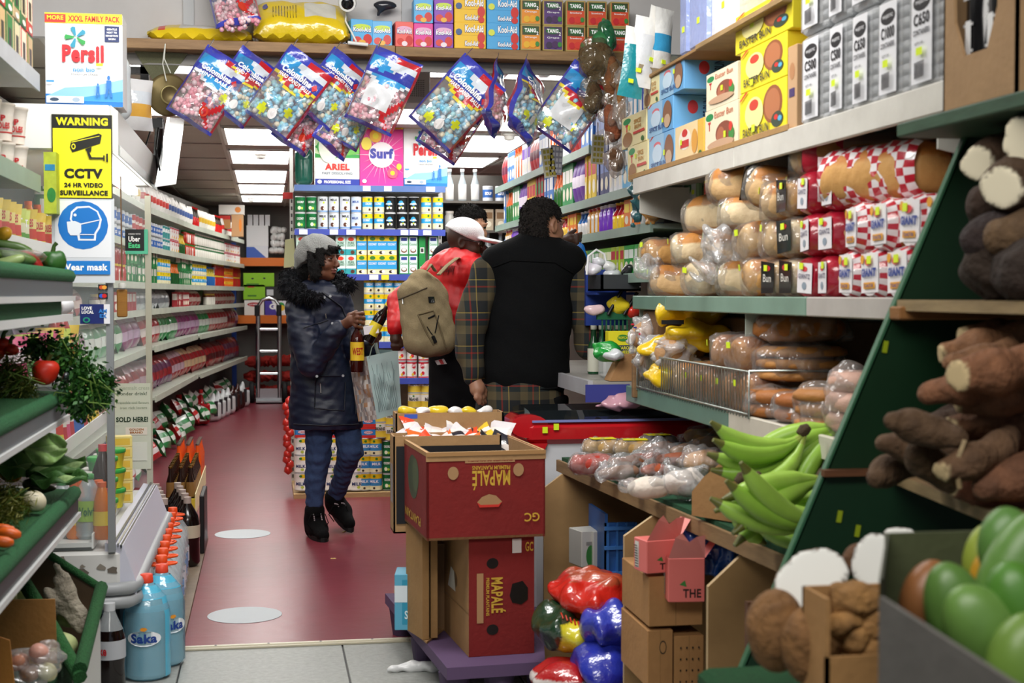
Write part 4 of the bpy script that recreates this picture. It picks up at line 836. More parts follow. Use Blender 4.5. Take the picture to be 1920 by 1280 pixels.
# food on its shelves
def sqbottle(w, h, col, cap, lab=None, mat='gloss', n=10, neck=.014):
 m = MB(mat, col); m.lathe([(w*.8, 0), (w, .01), (w, h*.45), (w*.95, h*.5), (w, h*.55), (w*.9, h*.68), (neck*1.2, h*.88), (neck, h*.93)], n)
 if lab: m.lathe([(w+.001, h*.25), (w+.001, h*.5)], n, col=lab, mat='print', cap=False)
 m.lathe([(neck*1.15, h*.92), (neck*1.15, h)], n, col=cap, mat='print'); return m
def pouch(w, h, d, cols, mat='print', text=None, tcol='#fff'):
 m = MB(mat, cols[0]); r = random.Random(hash(cols[0]+str(w)) % 99); k = len(cols)
 def sh(s): return lambda u, v: V((u-.5)*w*(1-.12*math.sin(math.pi*v)), s*d/2*(math.sin(math.pi*u)**.6)*(math.sin(math.pi*min(1, max(0, v)))**.6), v*h)
 m.grid(lambda u, v: sh(-1)(u, v), 6, 8, lambda u, v: cols[min(k-1, int(v*k))]); m.grid(lambda u, v: sh(1)(1-u, v), 6, 8, lambda u, v: cols[0])
 if text: m.text(text, lambda u, v: sh(-1.08)(u, v)+V(0, -.002, 0), .15, .55, .85, .75, tcol, .03)
 return m
def tub(r, h, col, lid, lab=None):
 m = MB('print', col); m.lathe([(r*.8, 0), (r, h*.8), (r*1.06, h*.82), (r*1.06, h), (r*1.0, h+.003)], 14, cf=lambda j, i: (lab if lab and i == 0 and j % 14 < 7 else col) if i < 1 else lid); return m
PR = {
 'drinkr': sqbottle(.034, .22, '#b0261c', '#d33', '#e8c22e').mesh('b'), 'drinko': sqbottle(.03, .2, '#e07a1c', '#e8641c', '#f0d03a').mesh('b'), 'drinkc': sqbottle(.038, .27, '#2a120c', '#c22028', '#c22028').mesh('b'),
 'drinkg': sqbottle(.03, .2, '#3a9a3c', '#1c7a3a', '#f2f2ea').mesh('b'), 'drinkw': sqbottle(.034, .22, '#d8dfe6', '#2f6fd0', '#5aa0dd').mesh('b'),
 'packy': pouch(.12, .16, .04, ['#e8c81e', '#d63a24', '#f0e08a', '#e8c81e'], text='NOODLES', tcol='#c22').mesh('p'), 'packr': pouch(.11, .15, .04, ['#c2242c', '#e8e2d6', '#c2242c'], text='HAM').mesh('p'),
 'packg': pouch(.11, .15, .04, ['#5aa02c', '#e8e8c8', '#c8d84a'], text='MINT').mesh('p'), 'packp': pouch(.11, .15, .04, ['#d8487a', '#f2e0e4', '#d8487a'], text='SWEETS').mesh('p'), 'packb': pouch(.11, .15, .04, ['#2a62b8', '#e8eef4', '#38a0d8'], text='MILK').mesh('p'),
 'tubw': tub(.05, .09, '#eceae4', '#e8e6e0', '#7a4aa8').mesh('t'), 'tubg': tub(.055, .075, '#2a8a3c', '#3aa84a', '#f0e23a').mesh('t'), 'butter': carton(.1, .06, .045, '#ecd98c', [('r', .1, .2, .9, .8, '#e8c04a')]).mesh('c'),
}
NM = {'drinkr': ('drink_bottle', 'red drink bottle', 'bottle'), 'drinko': ('drink_bottle', 'orange drink bottle', 'bottle'), 'drinkc': ('drink_bottle', 'dark cola bottle with red cap', 'bottle'), 'drinkg': ('drink_bottle', 'green drink bottle', 'bottle'), 'drinkw': ('drink_bottle', 'pale drink bottle with blue cap', 'bottle'),
 'packy': ('food_packet', 'yellow food packet', 'packet'), 'packr': ('food_packet', 'red food packet', 'packet'), 'packg': ('food_packet', 'green food packet', 'packet'), 'packp': ('food_packet', 'pink food packet', 'packet'), 'packb': ('food_packet', 'blue food packet', 'packet'),
 'tubw': ('food_tub', 'white food tub', 'tub'), 'tubg': ('margarine_tub', 'green lidded margarine tub', 'tub'), 'butter': ('butter_block', 'yellow wrapped butter block', 'butter')}
SHN = ['floor of the chilled cabinet', 'lowest rack of the chilled cabinet', 'second rack of the chilled cabinet', 'third rack of the chilled cabinet', 'top rack of the chilled cabinet']
r6 = random.Random(21)
fills = [['tubw', 'drinko', 'drinkw', 'tubw', 'butter'], ['packp', 'packr', 'packy', 'drinkg', 'packb'], ['packy', 'drinkr', 'packg', 'packp'], ['drinkg', 'packb', 'packr', 'packy'], ['packy', 'packg', 'drinko', 'packy']]
for i, (z, xf) in enumerate(FS):
 y = FY0+.12; k = 0
 while y < FY1-.1:
  key = fills[i][r6.randrange(len(fills[i]))]; n = NM[key]
  for q in range(3 if y < FY0+.3 else 1):
   for lv in range(2 if key in ('tubw', 'butter') else 1):
    ms = PR[key]; link(ms, n[0], None, n[1]+' on the '+SHN[i], n[2], n[1]+'s on the '+SHN[i], loc=(xf-.07-q*.14, y+r6.uniform(-.01, .01), z+.001+lv*(.094 if key == 'tubw' else .046)), rz=r6.uniform(-.2, .2)+(0 if q else .5))
  y += .125
# bigger bottles by the glass
def water(r, h, lab, txt, cap='#2f8a3a', tint='#cfe2ea66', handle=None):
 prof = [(r*.75, 0), (r*.98, .012)]
 for k in range(6): prof += [(r, h*(.06+.09*k)), (r*.95, h*(.105+.09*k))]
 prof += [(r, h*.62), (r*.92, h*.72), (r*.5, h*.86), (.019, h*.91), (.018, h*.93)]
 m = MB('clear', tint); m.lathe(prof, 16); o = [(m, 'body')]
 w_ = MB('clear', '#b9d6e030'); w_.lathe([(r*.7, .006), (r*.9, .02), (r*.9, h*.66)], 12); o.append((w_, 'water'))
 c = MB('print', cap); c.lathe([(.021, h*.92), (.022, h*.93), (.021, h*.995), (.018, h)], 14); o.append((c, 'cap'))
 if lab:
  l = MB('print', lab[0]); l.lathe([(r+.0012, h*lab[1]), (r+.0012, h*lab[2])], 16, cap=False, cf=lambda j, i: lab[0] if j not in (14, 15, 0, 1) or len(lab) < 4 else lab[3])
  if txt: l.text(txt[0], lambda u, v: V((r+.003)*math.sin((u-.5)*1.5), -(r+.003)*math.cos((u-.5)*1.5), h*(lab[1]+(lab[2]-lab[1])*v)), .1, .3, .9, .7, txt[1], .03)
  o.append((l, 'label'))
 if handle:
  g = MB('print', handle); a = [V(0, 0, h*.90)+V(.058*math.cos(t), .03*math.sin(t), 0) for t in [k*6.2832/14 for k in range(15)]]; g.tube(a, .005, 5); g.tube([V(-.058, 0, h*.90), V(.058, 0, h*.90)], .004, 5); g.lathe([(.026, h*.895), (.026, h*.91)], 12); o.append((g, 'handle'))
 return o
def put(parts, name, lab, cat, loc, rz=0, group=None, rot=None):
 t = thing(name, lab, cat, loc, rz, group, rot)
 for mb_, nm in parts: mb_.obj(nm, t)
 return t
c = at(166, 1022, Y=FY0+.12); put(water(.05, .225, ('#dfe8d8', .28, .6, '#9ac24a'), ('Volvic', '#2c6a3a')), 'water_bottle', 'clear water bottle with green cap behind the cabinet glass', 'bottle', (c.x, FY0+.12, .502), .1)
c = at(194, 1022, Y=FY0+.3); put([(sqbottle(.042, .31, '#2a120c', '#c22028', '#c22028'), 'body')], 'cola_bottle', 'tall cola bottle with red cap standing in the chilled cabinet', 'bottle', (c.x, FY0+.3, .502))
for x, y in ((146, .2), (186, .14), (192, .08)):
 c = at(x, 1022, Y=FY0+y); link(PR['drinko'], 'drink_bottle', None, 'small orange drink bottle with orange cap beside the clear water', 'bottle', 'orange drinks by the clear water bottle', loc=(c.x, FY0+y, .502))
c = at(118, 1022, Y=FY0+.15); put(water(.05, .2, ('#5ab0d8', .3, .7), ('Saka', '#1c3f8a')), 'water_bottle', 'pale blue labelled water bottle low behind the cabinet glass', 'bottle', (c.x, FY0+.15, .502))
for k in range(3):
 for q in range(2):
  t = link(PR['tubg'], 'margarine_tub', None, 'green and yellow margarine tub stacked at the cabinet front', 'tub', 'stacked margarine tubs', loc=(-.62+.0*q, FY0+.55+q*.3, .502+k*.08), rz=.3)
for k in range(6):
 link(PR['butter'], 'butter_block', None, 'yellow butter block in the stack beside the margarine', 'butter', 'stacked butter blocks', loc=(-.60, FY0+.98, .502+k*.046), rz=.2)
# signs on the cabinet
def sheet(name, pts, base, decs, lab, Y=FY0-.02, cat='sign', parent=None, th=.002, rot=None):
 a = at(pts[0], pts[3], Y=Y); b = at(pts[2], pts[1], Y=Y); w = b.x-a.x; h = b.z-a.z
 m = MB('print', base); m.box((0, 0, 0), (w, th, h)); m.decals(((0, 0, 0), (w, 0, 0), (0, 0, h)), decs)
 return m.obj(name, parent, label=lab, cat=cat, loc=a, rot=rot)
sheet('warning_sign', (98, 216, 210, 372), '#e8e024', [('r', 0, 0, 1, 1, '#15160f'), ('r', .02, .012, .98, .835, '#e6de1e'), ('t', 'WARNING', .07, .87, .93, .965, '#e6de1e', .05), ('t', 'CCTV', .2, .24, .84, .36, '#15160f', .06), ('t', '24 HR VIDEO', .2, .135, .84, .19, '#15160f', .05), ('t', 'SURVEILLANCE', .13, .04, .92, .1, '#15160f', .05),
  ('p', [(.3, .61), (.34, .55), (.8, .66), (.83, .76), (.78, .78), (.32, .68)], '#15160f'), ('p', [(.33, .665), (.79, .745), (.79, .752), (.33, .675)], '#e6de1e'), ('e', .36, .62, .035, .035, '#e6de1e'), ('e', .36, .62, .02, .02, '#15160f'), ('p', [(.55, .59), (.66, .62), (.65, .56), (.6, .55)], '#15160f'), ('p', [(.58, .56), (.62, .56), (.66, .495), (.86, .495), (.86, .475), (.62, .475)], '#15160f'), ('r', .85, .455, .875, .52, '#15160f'), ('r', .9, .44, .93, .54, '#15160f')],
  'yellow and black CCTV warning sign taped above the blue mask sign', Y=FY0-.024, rot=(0, R(0), 0))
mk_ = [('r', .05, .3, .95, .97, '#e3e6ea'), ('e', .5, .68, .4, .285, '#1672c4'), ('p', [(.29, .75), (.31, .84), (.4, .9), (.6, .91), (.74, .85), (.8, .75), (.77, .65), (.71, .58), (.7, .5), (.42, .5), (.4, .58)], '#e9eef5'), ('p', [(.32, .75), (.34, .83), (.42, .88), (.6, .89), (.72, .84), (.77, .75), (.74, .66), (.68, .59), (.67, .52), (.45, .52), (.44, .6)], '#1672c4'),
  ('p', [(.24, .72), (.37, .73), (.47, .7), (.47, .6), (.42, .56), (.3, .56), (.26, .6)], '#dfe6ee'), ('p', [(.46, .7), (.77, .75), (.77, .74), (.46, .685)], '#e9eef5'), ('e', .375, .8, .025, .018, '#e9eef5'), ('r', .45, .565, .68, .575, '#e9eef5'), ('r', .1, .1, .93, .26, '#1a7acb'), ('t', 'Wear mask', .14, .145, .89, .225, '#fff', .04)]
sheet('mask_sign', (98, 372, 214, 530), '#cfd4d8', mk_, 'blue and white wear mask sign taped on the cabinet end', Y=FY0-.024)
sheet('payment_sticker', (150, 570, 206, 607), '#1b2a6b', [('r', .8, .0, 1, 1, '#e8e8ee'), ('t', 'LOVE', .06, .72, .4, .88, '#fff', .04), ('t', 'LOCAL', .06, .52, .46, .68, '#fff', .04), ('t', 'AM', .62, .55, .9, .75, '#2f7fd0', .05), ('t', 'EX', .66, .3, .9, .5, '#2f7fd0', .05), ('e', .22, .2, .12, .14, '#2a9a7a'), ('e', .22, .2, .07, .08, '#1b2a6b')], 'dark blue love local card sticker by the metal post', Y=FY0-.018, cat='sticker')
for y, c in ((538, '#c8542a'), (554, '#2a5ac8')):
 sheet('card_logo', (184, y-5, 202, y+6), '#15181c', [('e', .35, .5, .25, .35, c), ('e', .65, .5, .25, .35, '#e8a03a' if y < 540 else '#c22')], 'tiny %s payment logo sticker below the mask sign' % ('orange' if y < 540 else 'blue and red'), Y=FY0-.018, cat='sticker')
sheet('delivery_sticker', (235, 430, 277, 476), '#59c29c', [('r', 0, .13, .84, 1, '#14161a'), ('t', 'ORDER WITH', .14, .78, .68, .84, '#ddd'), ('t', 'Uber', .14, .5, .66, .72, '#fff', .04), ('t', 'Eats', .14, .24, .66, .46, '#4fd08a', .04)], 'black and green delivery sticker on the far glass end', Y=FY1-.02, cat='sticker')
sheet('drink_poster', (216, 718, 282, 880), '#d4dac8', [('t', 'wonder drink!', .05, .86, .9, .9, '#5b6b55'), ('t', 'Supermalt cress', .02, .91, .97, .97, '#b4bfa8'), ('t', 'irresistible cool flavours', .05, .76, .95, .79, '#9aa890'), ('t', 'iron rich lovers', .15, .7, .9, .73, '#9aa890'), ('t', 'SOLD HERE!', .04, .55, .93, .61, '#223a26', .04), ('r', .3, .4, .9, .49, '#e9e2d4'), ('t', 'GOLDEN', .4, .45, .8, .475, '#a8641c', .04), ('t', 'BRAND', .42, .415, .78, .44, '#a8641c', .04), ('r', .1, .1, .9, .32, '#dfe3d6')], 'pale green drink poster reading sold here on the far glass end', Y=FY1-.02, cat='poster')
m = MB('leaf', '#7a5a34'); a = at(226, 330, Y=5.6); b_ = at(229, 520, Y=5.6); m.tube([a, a.lerp(b_, .5), b_], .012, 6, flat=.2); q = m.obj('strap', (t := thing('hanging_strap', 'brown printed strap with wooden tag hanging beside the signs', 'strap', (0, 0, 0))))
m = MB('wood', '#a8742e'); c = at(229, 572, Y=5.6); m.cbox((c.x-.019, 5.59, c.z-.045), (c.x+.019, 5.61, c.z+.06), .004); m.obj('wooden_tag', t)
m = MB('print', '#dcdcd6'); m.lathe([(.012, -.01), (.014, 0), (.012, .01)], 10, c=at(229, 535, Y=5.585)); m.obj('ring', t)
# big washing powder box on the canopy, seen nearest
a = at(84, 207, Y=FY0+.02); b_ = at(228, 26, Y=FY0+.02); w_ = b_.x-a.x
link(carton(w_, .16, b_.z-2.0, '#f4f5f7', persil()).mesh('detergent_box'), 'detergent_box', None, 'large white washing powder box standing on the cabinet canopy', 'box', None, loc=((a.x+b_.x)/2, FY0+.12, 2.001))
b = Blob((-.07, -.06, -.01), (.07, .06, .3), .007, .02); b.cap((0, 0, .05), (0, 0, .2), .045, .04).cap((0, 0, .2), (0, 0, .27), .035, .02); milkm = b.mesh('plastic_bottle', 'gloss', '#d9e0e4')
for y, dz, lb in ((5.42, 0, 'white plastic detergent bottle standing behind the large powder box'), (5.6, 0, 'second white plastic detergent bottle behind the large powder box')): link(milkm, 'detergent_bottle', None, lb, 'bottle', loc=(-.5-.04, y, 2.001))
m = pouch(.15, .2, .08, ['#e8e8ea', '#e8b04a', '#dfe6ee', '#e8e8ea'], 'film'); m.obj('wrapped_pack', label='clear wrapped white pack on the canopy behind the bottles', cat='pack', loc=(-.5, 5.85, 2.001), rz=.6)
# ================= bottles on the floor =================
m = MB('wood', '#8b7a68'); m.box((-.62, 5.62, 0), (-.325, 8.1, .018)); m.obj('floor_board', label='narrow worn wooden board under the row of water bottles', cat='board')
w5 = water(.074, .335, ('#dfe8f0', .25, .45, '#7aa8d8'), None, '#e8501c', '#dfe9ee55', '#ec5418')
w0 = None
for k in range(9):
 Y = 5.66+k*.158; X = at(303+k*2.6, 1045-k*12, Y=Y).x
 if w0 is None: w0 = put(w5, 'water_bottle', 'five litre water bottle with orange cap and carry handle, nearest of its row', 'bottle', (X, Y, .019), .3, 'orange capped water bottles')
 else: dup(w0, (X, Y, .019), r6.uniform(-.6, 1.2), 'five litre water bottle with orange handle along the cabinet, %s of its row' % ORD[k], 'orange capped water bottles')
def saka(lab, c, rz):
 t = thing('water_bottle', lab, 'bottle', c, rz, None); r, h = .08, .365
 prof = [(r*.8, 0), (r, .015)]+[(r*(1 if k % 2 else .965), h*(.06+.05*k)) for k in range(11)]+[(r*.98, h*.68), (r*.8, h*.8), (r*.35, h*.9), (.02, h*.93)]
 m = MB('clear', '#8cc8e0a8'); m.lathe(prof, 18); m.obj('body', t)
 m = MB('film', '#2fa8d4e0'); prof2 = [(r*1.03, .01), (r*1.03, h*.62), (r*.85, h*.78), (r*.4, h*.9)]
 m.lathe(prof2, 18, cap=False, cf=lambda j, i: '#a4d8ea50' if j in (15, 16, 17, 0, 1, 2) and i < 2 else '#58bfe2f0'); m.obj('wrapper', t)
 fn = lambda u, v: V(r*1.06*math.sin((u-.4)*2.3), -r*1.06*math.cos((u-.4)*2.3), v*h)
 l = MB('print', '#f0f4f8'); l.add([fn(.42+.36*math.cos(k*.35)*.9, .42+.075*math.sin(k*.35)) for k in range(18)], [tuple(range(18))]); l.text('Saka', lambda u, v: fn(u, v)*1.006, .18, .375, .66, .465, '#1d3f8f', .04)
 l.add([fn(.42+.07*math.cos(k), .51+.02*math.sin(k)) for k in range(6)], [tuple(range(6))], '#e8962a'); l.obj('label', t)
 m = MB('print', '#e0452a'); m.lathe([(.023, h*.92), (.024, h*.93), (.022, h), (.018, h*1.005)], 14); m.obj('cap', t)
c = at(278, 1262, Z=0); saka('blue wrapped water bottle with red cap standing beside the dark cola', (c.x, 5.22, .001), -.1)
c = at(300, 1235, Z=0); saka('second blue wrapped water bottle tucked behind the first one', (-.385, 5.40, .001), .5)
c = at(212, 1270, Z=0); t = thing('cola_bottle', 'two litre cola bottle with grey cap on the grey tiles', 'bottle', (c.x+.015, 4.99, .001))
m = MB('gloss', '#150b09'); r, h = .052, .315; m.lathe([(r*.75, 0), (r, .02), (r*.96, h*.35), (r, h*.42), (r, h*.62), (r*.85, h*.72)], 18); m.obj('body', t)
m = MB('clear', '#cfd6da60'); m.lathe([(r*.85, h*.72), (r*.45, h*.87), (.017, h*.93)], 16, cap=False); m.obj('neck', t)
m = MB('print', '#b9bcc2'); m.lathe([(r+.001, h*.42), (r+.001, h*.62)], 18, cap=False); m.text('Coke', lambda u, v: V((r+.003)*math.sin((u-.7)*2), -(r+.003)*math.cos((u-.7)*2), h*(.42+.2*v)), .1, .25, .65, .75, '#c0202a', .03); m.obj('label', t)
m = MB('print', '#c9ccd0'); m.lathe([(.019, h*.92), (.019, h)], 14); m.obj('cap', t)
c2 = at(199, 1265, Z=0); dup(t, (c.x-.07, 5.25, .001), .4, 'second grey capped cola bottle right behind the nearest one')
# dark cola bottles then small soda bottles further along
cb = thing('cola_bottle', 'large dark cola bottle in the cluster behind the water row', 'bottle', (-.50, 7.2, .019), 0, 'cola bottles behind the water row')
m = MB('gloss', '#140a08'); r, h = .06, .34; m.lathe([(r*.75, 0), (r, .02), (r*.96, h*.35), (r, h*.42), (r, h*.62), (r*.85, h*.74), (r*.4, h*.88), (.016, h*.92)], 16); m.obj('body', cb)
m = MB('print', '#c8c0a8'); m.lathe([(r+.001, h*.42), (r+.001, h*.6)], 16, cap=False); m.obj('label', cb); m = MB('print', '#b9a8a0'); m.lathe([(.019, h*.91), (.019, h)], 12); m.obj('cap', cb)
for k in range(1, 10): dup(cb, (-.50+.12*(k % 2)-.01*k, 7.2+.14*(k//2)+.03*(k % 2), .019), .5*k, 'large dark cola bottle in the cluster behind the water row', 'cola bottles behind the water row')
m = MB('print', '#1a1a1c'); m.cbox((-.012, -.2, 0), (.012, .2, .3), .004); m.decals(Rt(.024, .4, .3), [('r', .1, .1, .9, .9, '#3a3d40')]); m.obj('black_board', label='thin black board standing against the cola bottles', cat='board', loc=(-.335, 7.75, .019))
m = MB('print', '#d8c83a'); m.box((-.62, 9.0, .0), (-.44, 10.5, .10)); m.box((-.44, 9.0, .0), (-.435, 10.5, .13), '#e8e2b0'); cr = m.obj('drinks_tray', label='yellow card tray holding the small soda bottles', cat='tray')
sb = thing('soda_bottle', 'small glass bottle of orange soda with metal cap', 'bottle', (0, 0, 0), 0, 'orange soda bottles')
m = MB('gloss', '#e0561a'); m.lathe([(.028, 0), (.03, .01), (.028, .08), (.03, .13), (.014, .19), (.012, .23)], 10); m.obj('body', sb); m = MB('tin', '#d8d8d0'); m.lathe([(.014, .226), (.014, .238)], 10); m.obj('cap', sb)
n_ = 0
for k in range(8):
 for q in range(3):
  loc = (-.47-.062*q, 10.0+.066*k, .101); n_ += 1
  if n_ == 1: sb.location = loc
  else: dup(sb, loc, 0, None, None)
sd = thing('soda_bottle', 'small dark glass soda bottle with gold cap', 'bottle', (-.47, 9.05, .101), 0, 'dark soda bottles before the orange ones')
m = MB('gloss', '#2a1a14'); m.lathe([(.026, 0), (.028, .01), (.026, .1), (.012, .15), (.011, .19)], 10, cf=lambda j, i: '#8a6a3a' if i == 1 else '#2a1a14'); m.obj('body', sd); m = MB('tin', '#c8a84a'); m.lathe([(.013, .186), (.013, .196)], 10); m.obj('cap', sd)
for k in range(1, 30): dup(sd, (-.465-.062*(k % 3), 9.05+.085*(k//3), .101), 0)
# ================= long wall shelving on the far side =================
PL = [(-.98, 6.9), (-.90, 11.2), (-.70, 14.3), (-.28, 18.2)]
ZS = [2.01, 1.71, 1.43, 1.23, .95, .57]
ws = thing('wall_shelving', 'long run of pale green shelves along the wall beside the red aisle', 'shelving', (0, 0, 0))
for i, z in enumerate(ZS):
 for j in range(3):
  (x0, y0), (x1, y1) = PL[j], PL[j+1]; ex = .06 if i > 3 else 0
  m = MB('shelf', '#b9c2b4'); m.prism([(x0+ex, y0), (x1+ex*.5, y1), (x1-.42, y1), (x0-.42, y0)], z-.02, z, 'z'); m.prism([(x0+.012+ex, y0), (x1+.012+ex*.5, y1), (x1+ex*.5, y1), (x0+ex, y0)], z-.035, z+.012, 'z', '#c6cfbf'); m.obj('shelf', ws)
m = MB('shelf', '#6f6a62');
for j in range(3): (x0, y0), (x1, y1) = PL[j], PL[j+1]; m.prism([(x0-.42, y0), (x1-.42, y1), (x1-.45, y1), (x0-.45, y0)], 0, 2.4, 'z')
m.obj('back_panel', ws)
CP = {'can': TIN, }
def prod(kind, a, b2):
 r = random.Random(a+b2)
 if kind == 'jar': m = MB('gloss', a); m.lathe([(.03, 0), (.034, .01), (.034, .09), (.026, .105), (.028, .11), (.028, .125)], 10, cf=lambda j, i: b2 if i >= 4 else a if i != 1 else '#e8e4da' if r.random() < .4 else a)
 elif kind == 'box': m = carton(.07, .05, .14, a, [('r', .1, .55, .9, .85, b2), ('e', .5, .3, .3, .15, '#f2ead6')], [('r', .1, .5, .9, .9, b2)], [('r', .1, .5, .9, .9, b2), ('e', .5, .25, .3, .15, '#f2ead6')])
 elif kind == 'tall': m = MB('gloss', a); m.lathe([(.026, 0), (.028, .01), (.028, .11), (.012, .16), (.011, .19), (.014, .192), (.014, .21)], 10, cf=lambda j, i: b2 if i in (1, 5) else a)
 elif kind == 'sack': m = pouch(.14, .2, .07, [a, b2, a], 'print')
 elif kind == 'foil': m = pouch(.2, .17, .1, [a, b2, a, b2], 'wrapf')
 return m.mesh(kind)
mk('wrapf', .3, bump=.7, bscale=22, spec=.6)
KN = {'can': ('tin_can', 'tin'), 'jar': ('glass_jar', 'jar'), 'box': ('packet_box', 'box'), 'tall': ('sauce_bottle', 'bottle'), 'sack': ('flour_bag', 'bag'), 'foil': ('crisp_bag', 'bag')}
PMESH = {}
def pm_(kind, a, b2):
 if kind == 'can': return TIN[a]
 k = (kind, a, b2)
 if k not in PMESH: PMESH[k] = prod(*k)
 return PMESH[k]
SETS = [  # per shelf: list of (kind, colour, second colour, plain words)
 [('sack', '#e8e6e2', '#c8342c', 'white and red'), ('sack', '#e9e7e0', '#3a5a9a', 'white and blue'), ('tall', '#c8a02c', '#2a6a2c', 'yellow'), ('sack', '#dcdad6', '#8a8a86', 'pale grey'), ('tall', '#3a2a1c', '#c22', 'dark'), ('sack', '#eae6dc', '#d8b02c', 'white and yellow')],
 [('can', 'teal', '', 'teal'), ('can', 'grey', '', 'grey and blue'), ('can', 'red', '', 'red'), ('can', 'ackee', '', 'white and red'), ('jar', '#2c6a3a', '#e8e4d8', 'green'), ('jar', '#b8321c', '#2a8a3c', 'red'), ('tall', '#d8b82c', '#2a5a2c', 'yellow'), ('jar', '#c86a1c', '#c22', 'amber')],
 [('tall', '#d8c03a', '#2a62a8', 'yellow'), ('box', '#2c8a4a', '#e8e4da', 'green'), ('jar', '#b02a24', '#e8c83a', 'red'), ('box', '#c2242c', '#f0d84a', 'red'), ('can', 'orange', '', 'orange'), ('can', 'yellowblue', '', 'yellow and blue'), ('tall', '#d86a1c', '#1c5a2c', 'orange')],
 [('box', '#a8242c', '#e8dccc', 'red'), ('jar', '#7a3a1c', '#c8a84a', 'brown'), ('box', '#b8303a', '#f0e8e0', 'crimson'), ('foil', '#b0202c', '#e8c8c0', 'red foil'), ('foil', '#c9ccd2', '#8f949c', 'silver foil')],
 [('foil', '#b3202c', '#e9dcd8', 'red foil'), ('foil', '#8a2a6a', '#c8a8c8', 'purple foil'), ('foil', '#b3202c', '#7a1a24', 'deep red foil'), ('foil', '#2c8a4a', '#e8eee8', 'green foil')],
 [('foil', '#b3202c', '#e8c8a0', 'red foil'), ('foil', '#a82430', '#d8b8c8', 'red and pink foil'), ('foil', '#7a3a6a', '#b3202c', 'plum foil'), ('foil', '#b8242c', '#6a141c', 'deep red foil')]]
SHW = ['highest shelf of the long wall', 'second shelf of the long wall', 'third shelf of the long wall', 'fourth shelf of the long wall', 'fifth shelf of the long wall', 'lowest shelf of the long wall']
r8 = random.Random(8)
def along(s):
 for j in range(3):
  (x0, y0), (x1, y1) = PL[j], PL[j+1]; l = math.hypot(x1-x0, y1-y0)
  if s <= l: return V(x0+(x1-x0)*s/l, y0+(y1-y0)*s/l, 0), math.atan2(y1-y0, x1-x0)
  s -= l
 return None, 0
for i, z in enumerate(ZS):
 s = .12; run = 0; it = None
 while s < 11.3:
  if run <= 0: it = SETS[i][r8.randrange(len(SETS[i]))]; run = r8.randint(3, 6)
  p, a = along(s); step = {'can': .15, 'jar': .14, 'box': .16, 'tall': .13, 'sack': .19, 'foil': .24}[it[0]]*(1 if s > 4.5 else 1.5); ms = pm_(it[0], it[1], it[2]); n = KN[it[0]]
  h = {'can': .112, 'jar': .126, 'box': .142}.get(it[0], 0)
  for lv in range(2 if h and z > 1.3 else 1):
   link(ms, n[0], None, it[3]+' '+n[0].replace('_', ' ')+' on the '+SHW[i], n[1], it[3]+' '+n[1]+'s on the '+SHW[i], loc=(p.x-.06-(.05 if it[0] == 'foil' else 0), p.y, z+.001+lv*h), rz=a+R(r8.uniform(-15, 15)), rot=(R(-14) if it[0] == 'foil' else 0, 0, a+R(r8.uniform(-15, 15))) if it[0] == 'foil' else None).scale = (1.5 if z < 1.1 else 1,)*3
  s += step; run -= 1
# cardboard and boxes at the far end of the top shelf
for px0, py0, px1, py1, c, tx in ((410, 384, 458, 402, '#e8e4dc', 'white carton with orange print lying on the top shelf end'), (410, 404, 432, 428, '#b8844a', 'brown carton with red band on the top shelf end'), (434, 402, 456, 444, '#c89a6a', 'plain tan carton standing at the top shelf end')):
 a = at(px0, py1, Y=16.8); b_ = at(px1, py0, Y=16.8); mm = carton(b_.x-a.x, .2, b_.z-a.z, c, [('r', 0, .7, 1, 1, '#c8281f') if 'red' in tx else ('e', .75, .5, .12, .3, '#e88a2c')]); mm.obj('carton', label=tx, cat='carton', loc=((a.x+b_.x)/2, 16.9, max(a.z, 2.011)))
# goods on the floor under it
def jerry(w, d, h, col, cap, lab=None):
 b = Blob((-w, -d, -.02), (w, d, h+.03), .012, .03); b.cap((-w*.25, 0, d*.5), (-w*.25, 0, h*.6), d*.48, d*.46).cap((w*.25, 0, d*.5), (w*.25, 0, h*.6), d*.48, d*.46).cap((0, 0, h*.6), (0, 0, h*.9), d*.4, d*.15); b.ell((.05, 0, h*.72), (.03, d*1.5, .03), cut=True)
 return b.mesh('canister', 'gloss', col)
jr = jerry(.15, .13, .34, '#a8141c', '')
t = thing('oil_canister', 'red plastic oil canister on the floor, end of the canister row', 'canister', at(377, 797, Z=0), .5); link(jr, 'body', t); m = MB('print', '#e8e4e0'); m.box((-.05, -.074, .05), (.03, -.07, .12)); m.obj('label', t); m = MB('print', '#c8242c'); m.lathe([(.022, .33), (.022, .37)], 10); m.obj('cap', t)
jw = jerry(.13, .12, .32, '#cfd3d4', ''); jd = jerry(.13, .12, .32, '#3a1c1a', '')
for k in range(7):
 c = at(400+k*9.2, 790-k*4.6, Z=0); dk = k in (4, 5)
 t = thing('oil_canister', 'dark canister of oil near the far end of the canister row' if dk else 'clear white plastic canister in the row on the floor', 'canister', c, .5, 'dark canisters' if dk else 'white canisters in the floor row'); link(jd if dk else jw, 'body', t)
 m = MB('print', '#2a2a2e'); m.box((-.02, -.068, .06), (.02, -.064, .22)); m.obj('label', t)
jg = jerry(.11, .1, .3, '#3f6a62', '')
t = thing('oil_canister', 'green plastic bottle with red lid on the floor beside the red canister', 'canister', at(344, 800, Z=0)+V(-.04, 0, 0), .3); link(jg, 'body', t); m = MB('print', '#c8242c'); m.lathe([(.03, .28), (.03, .33)], 10); m.obj('cap', t)
gf = prod('foil', '#2c8a4a', '#e4ece4'); rf = prod('foil', '#c02a2a', '#e8e0e0')
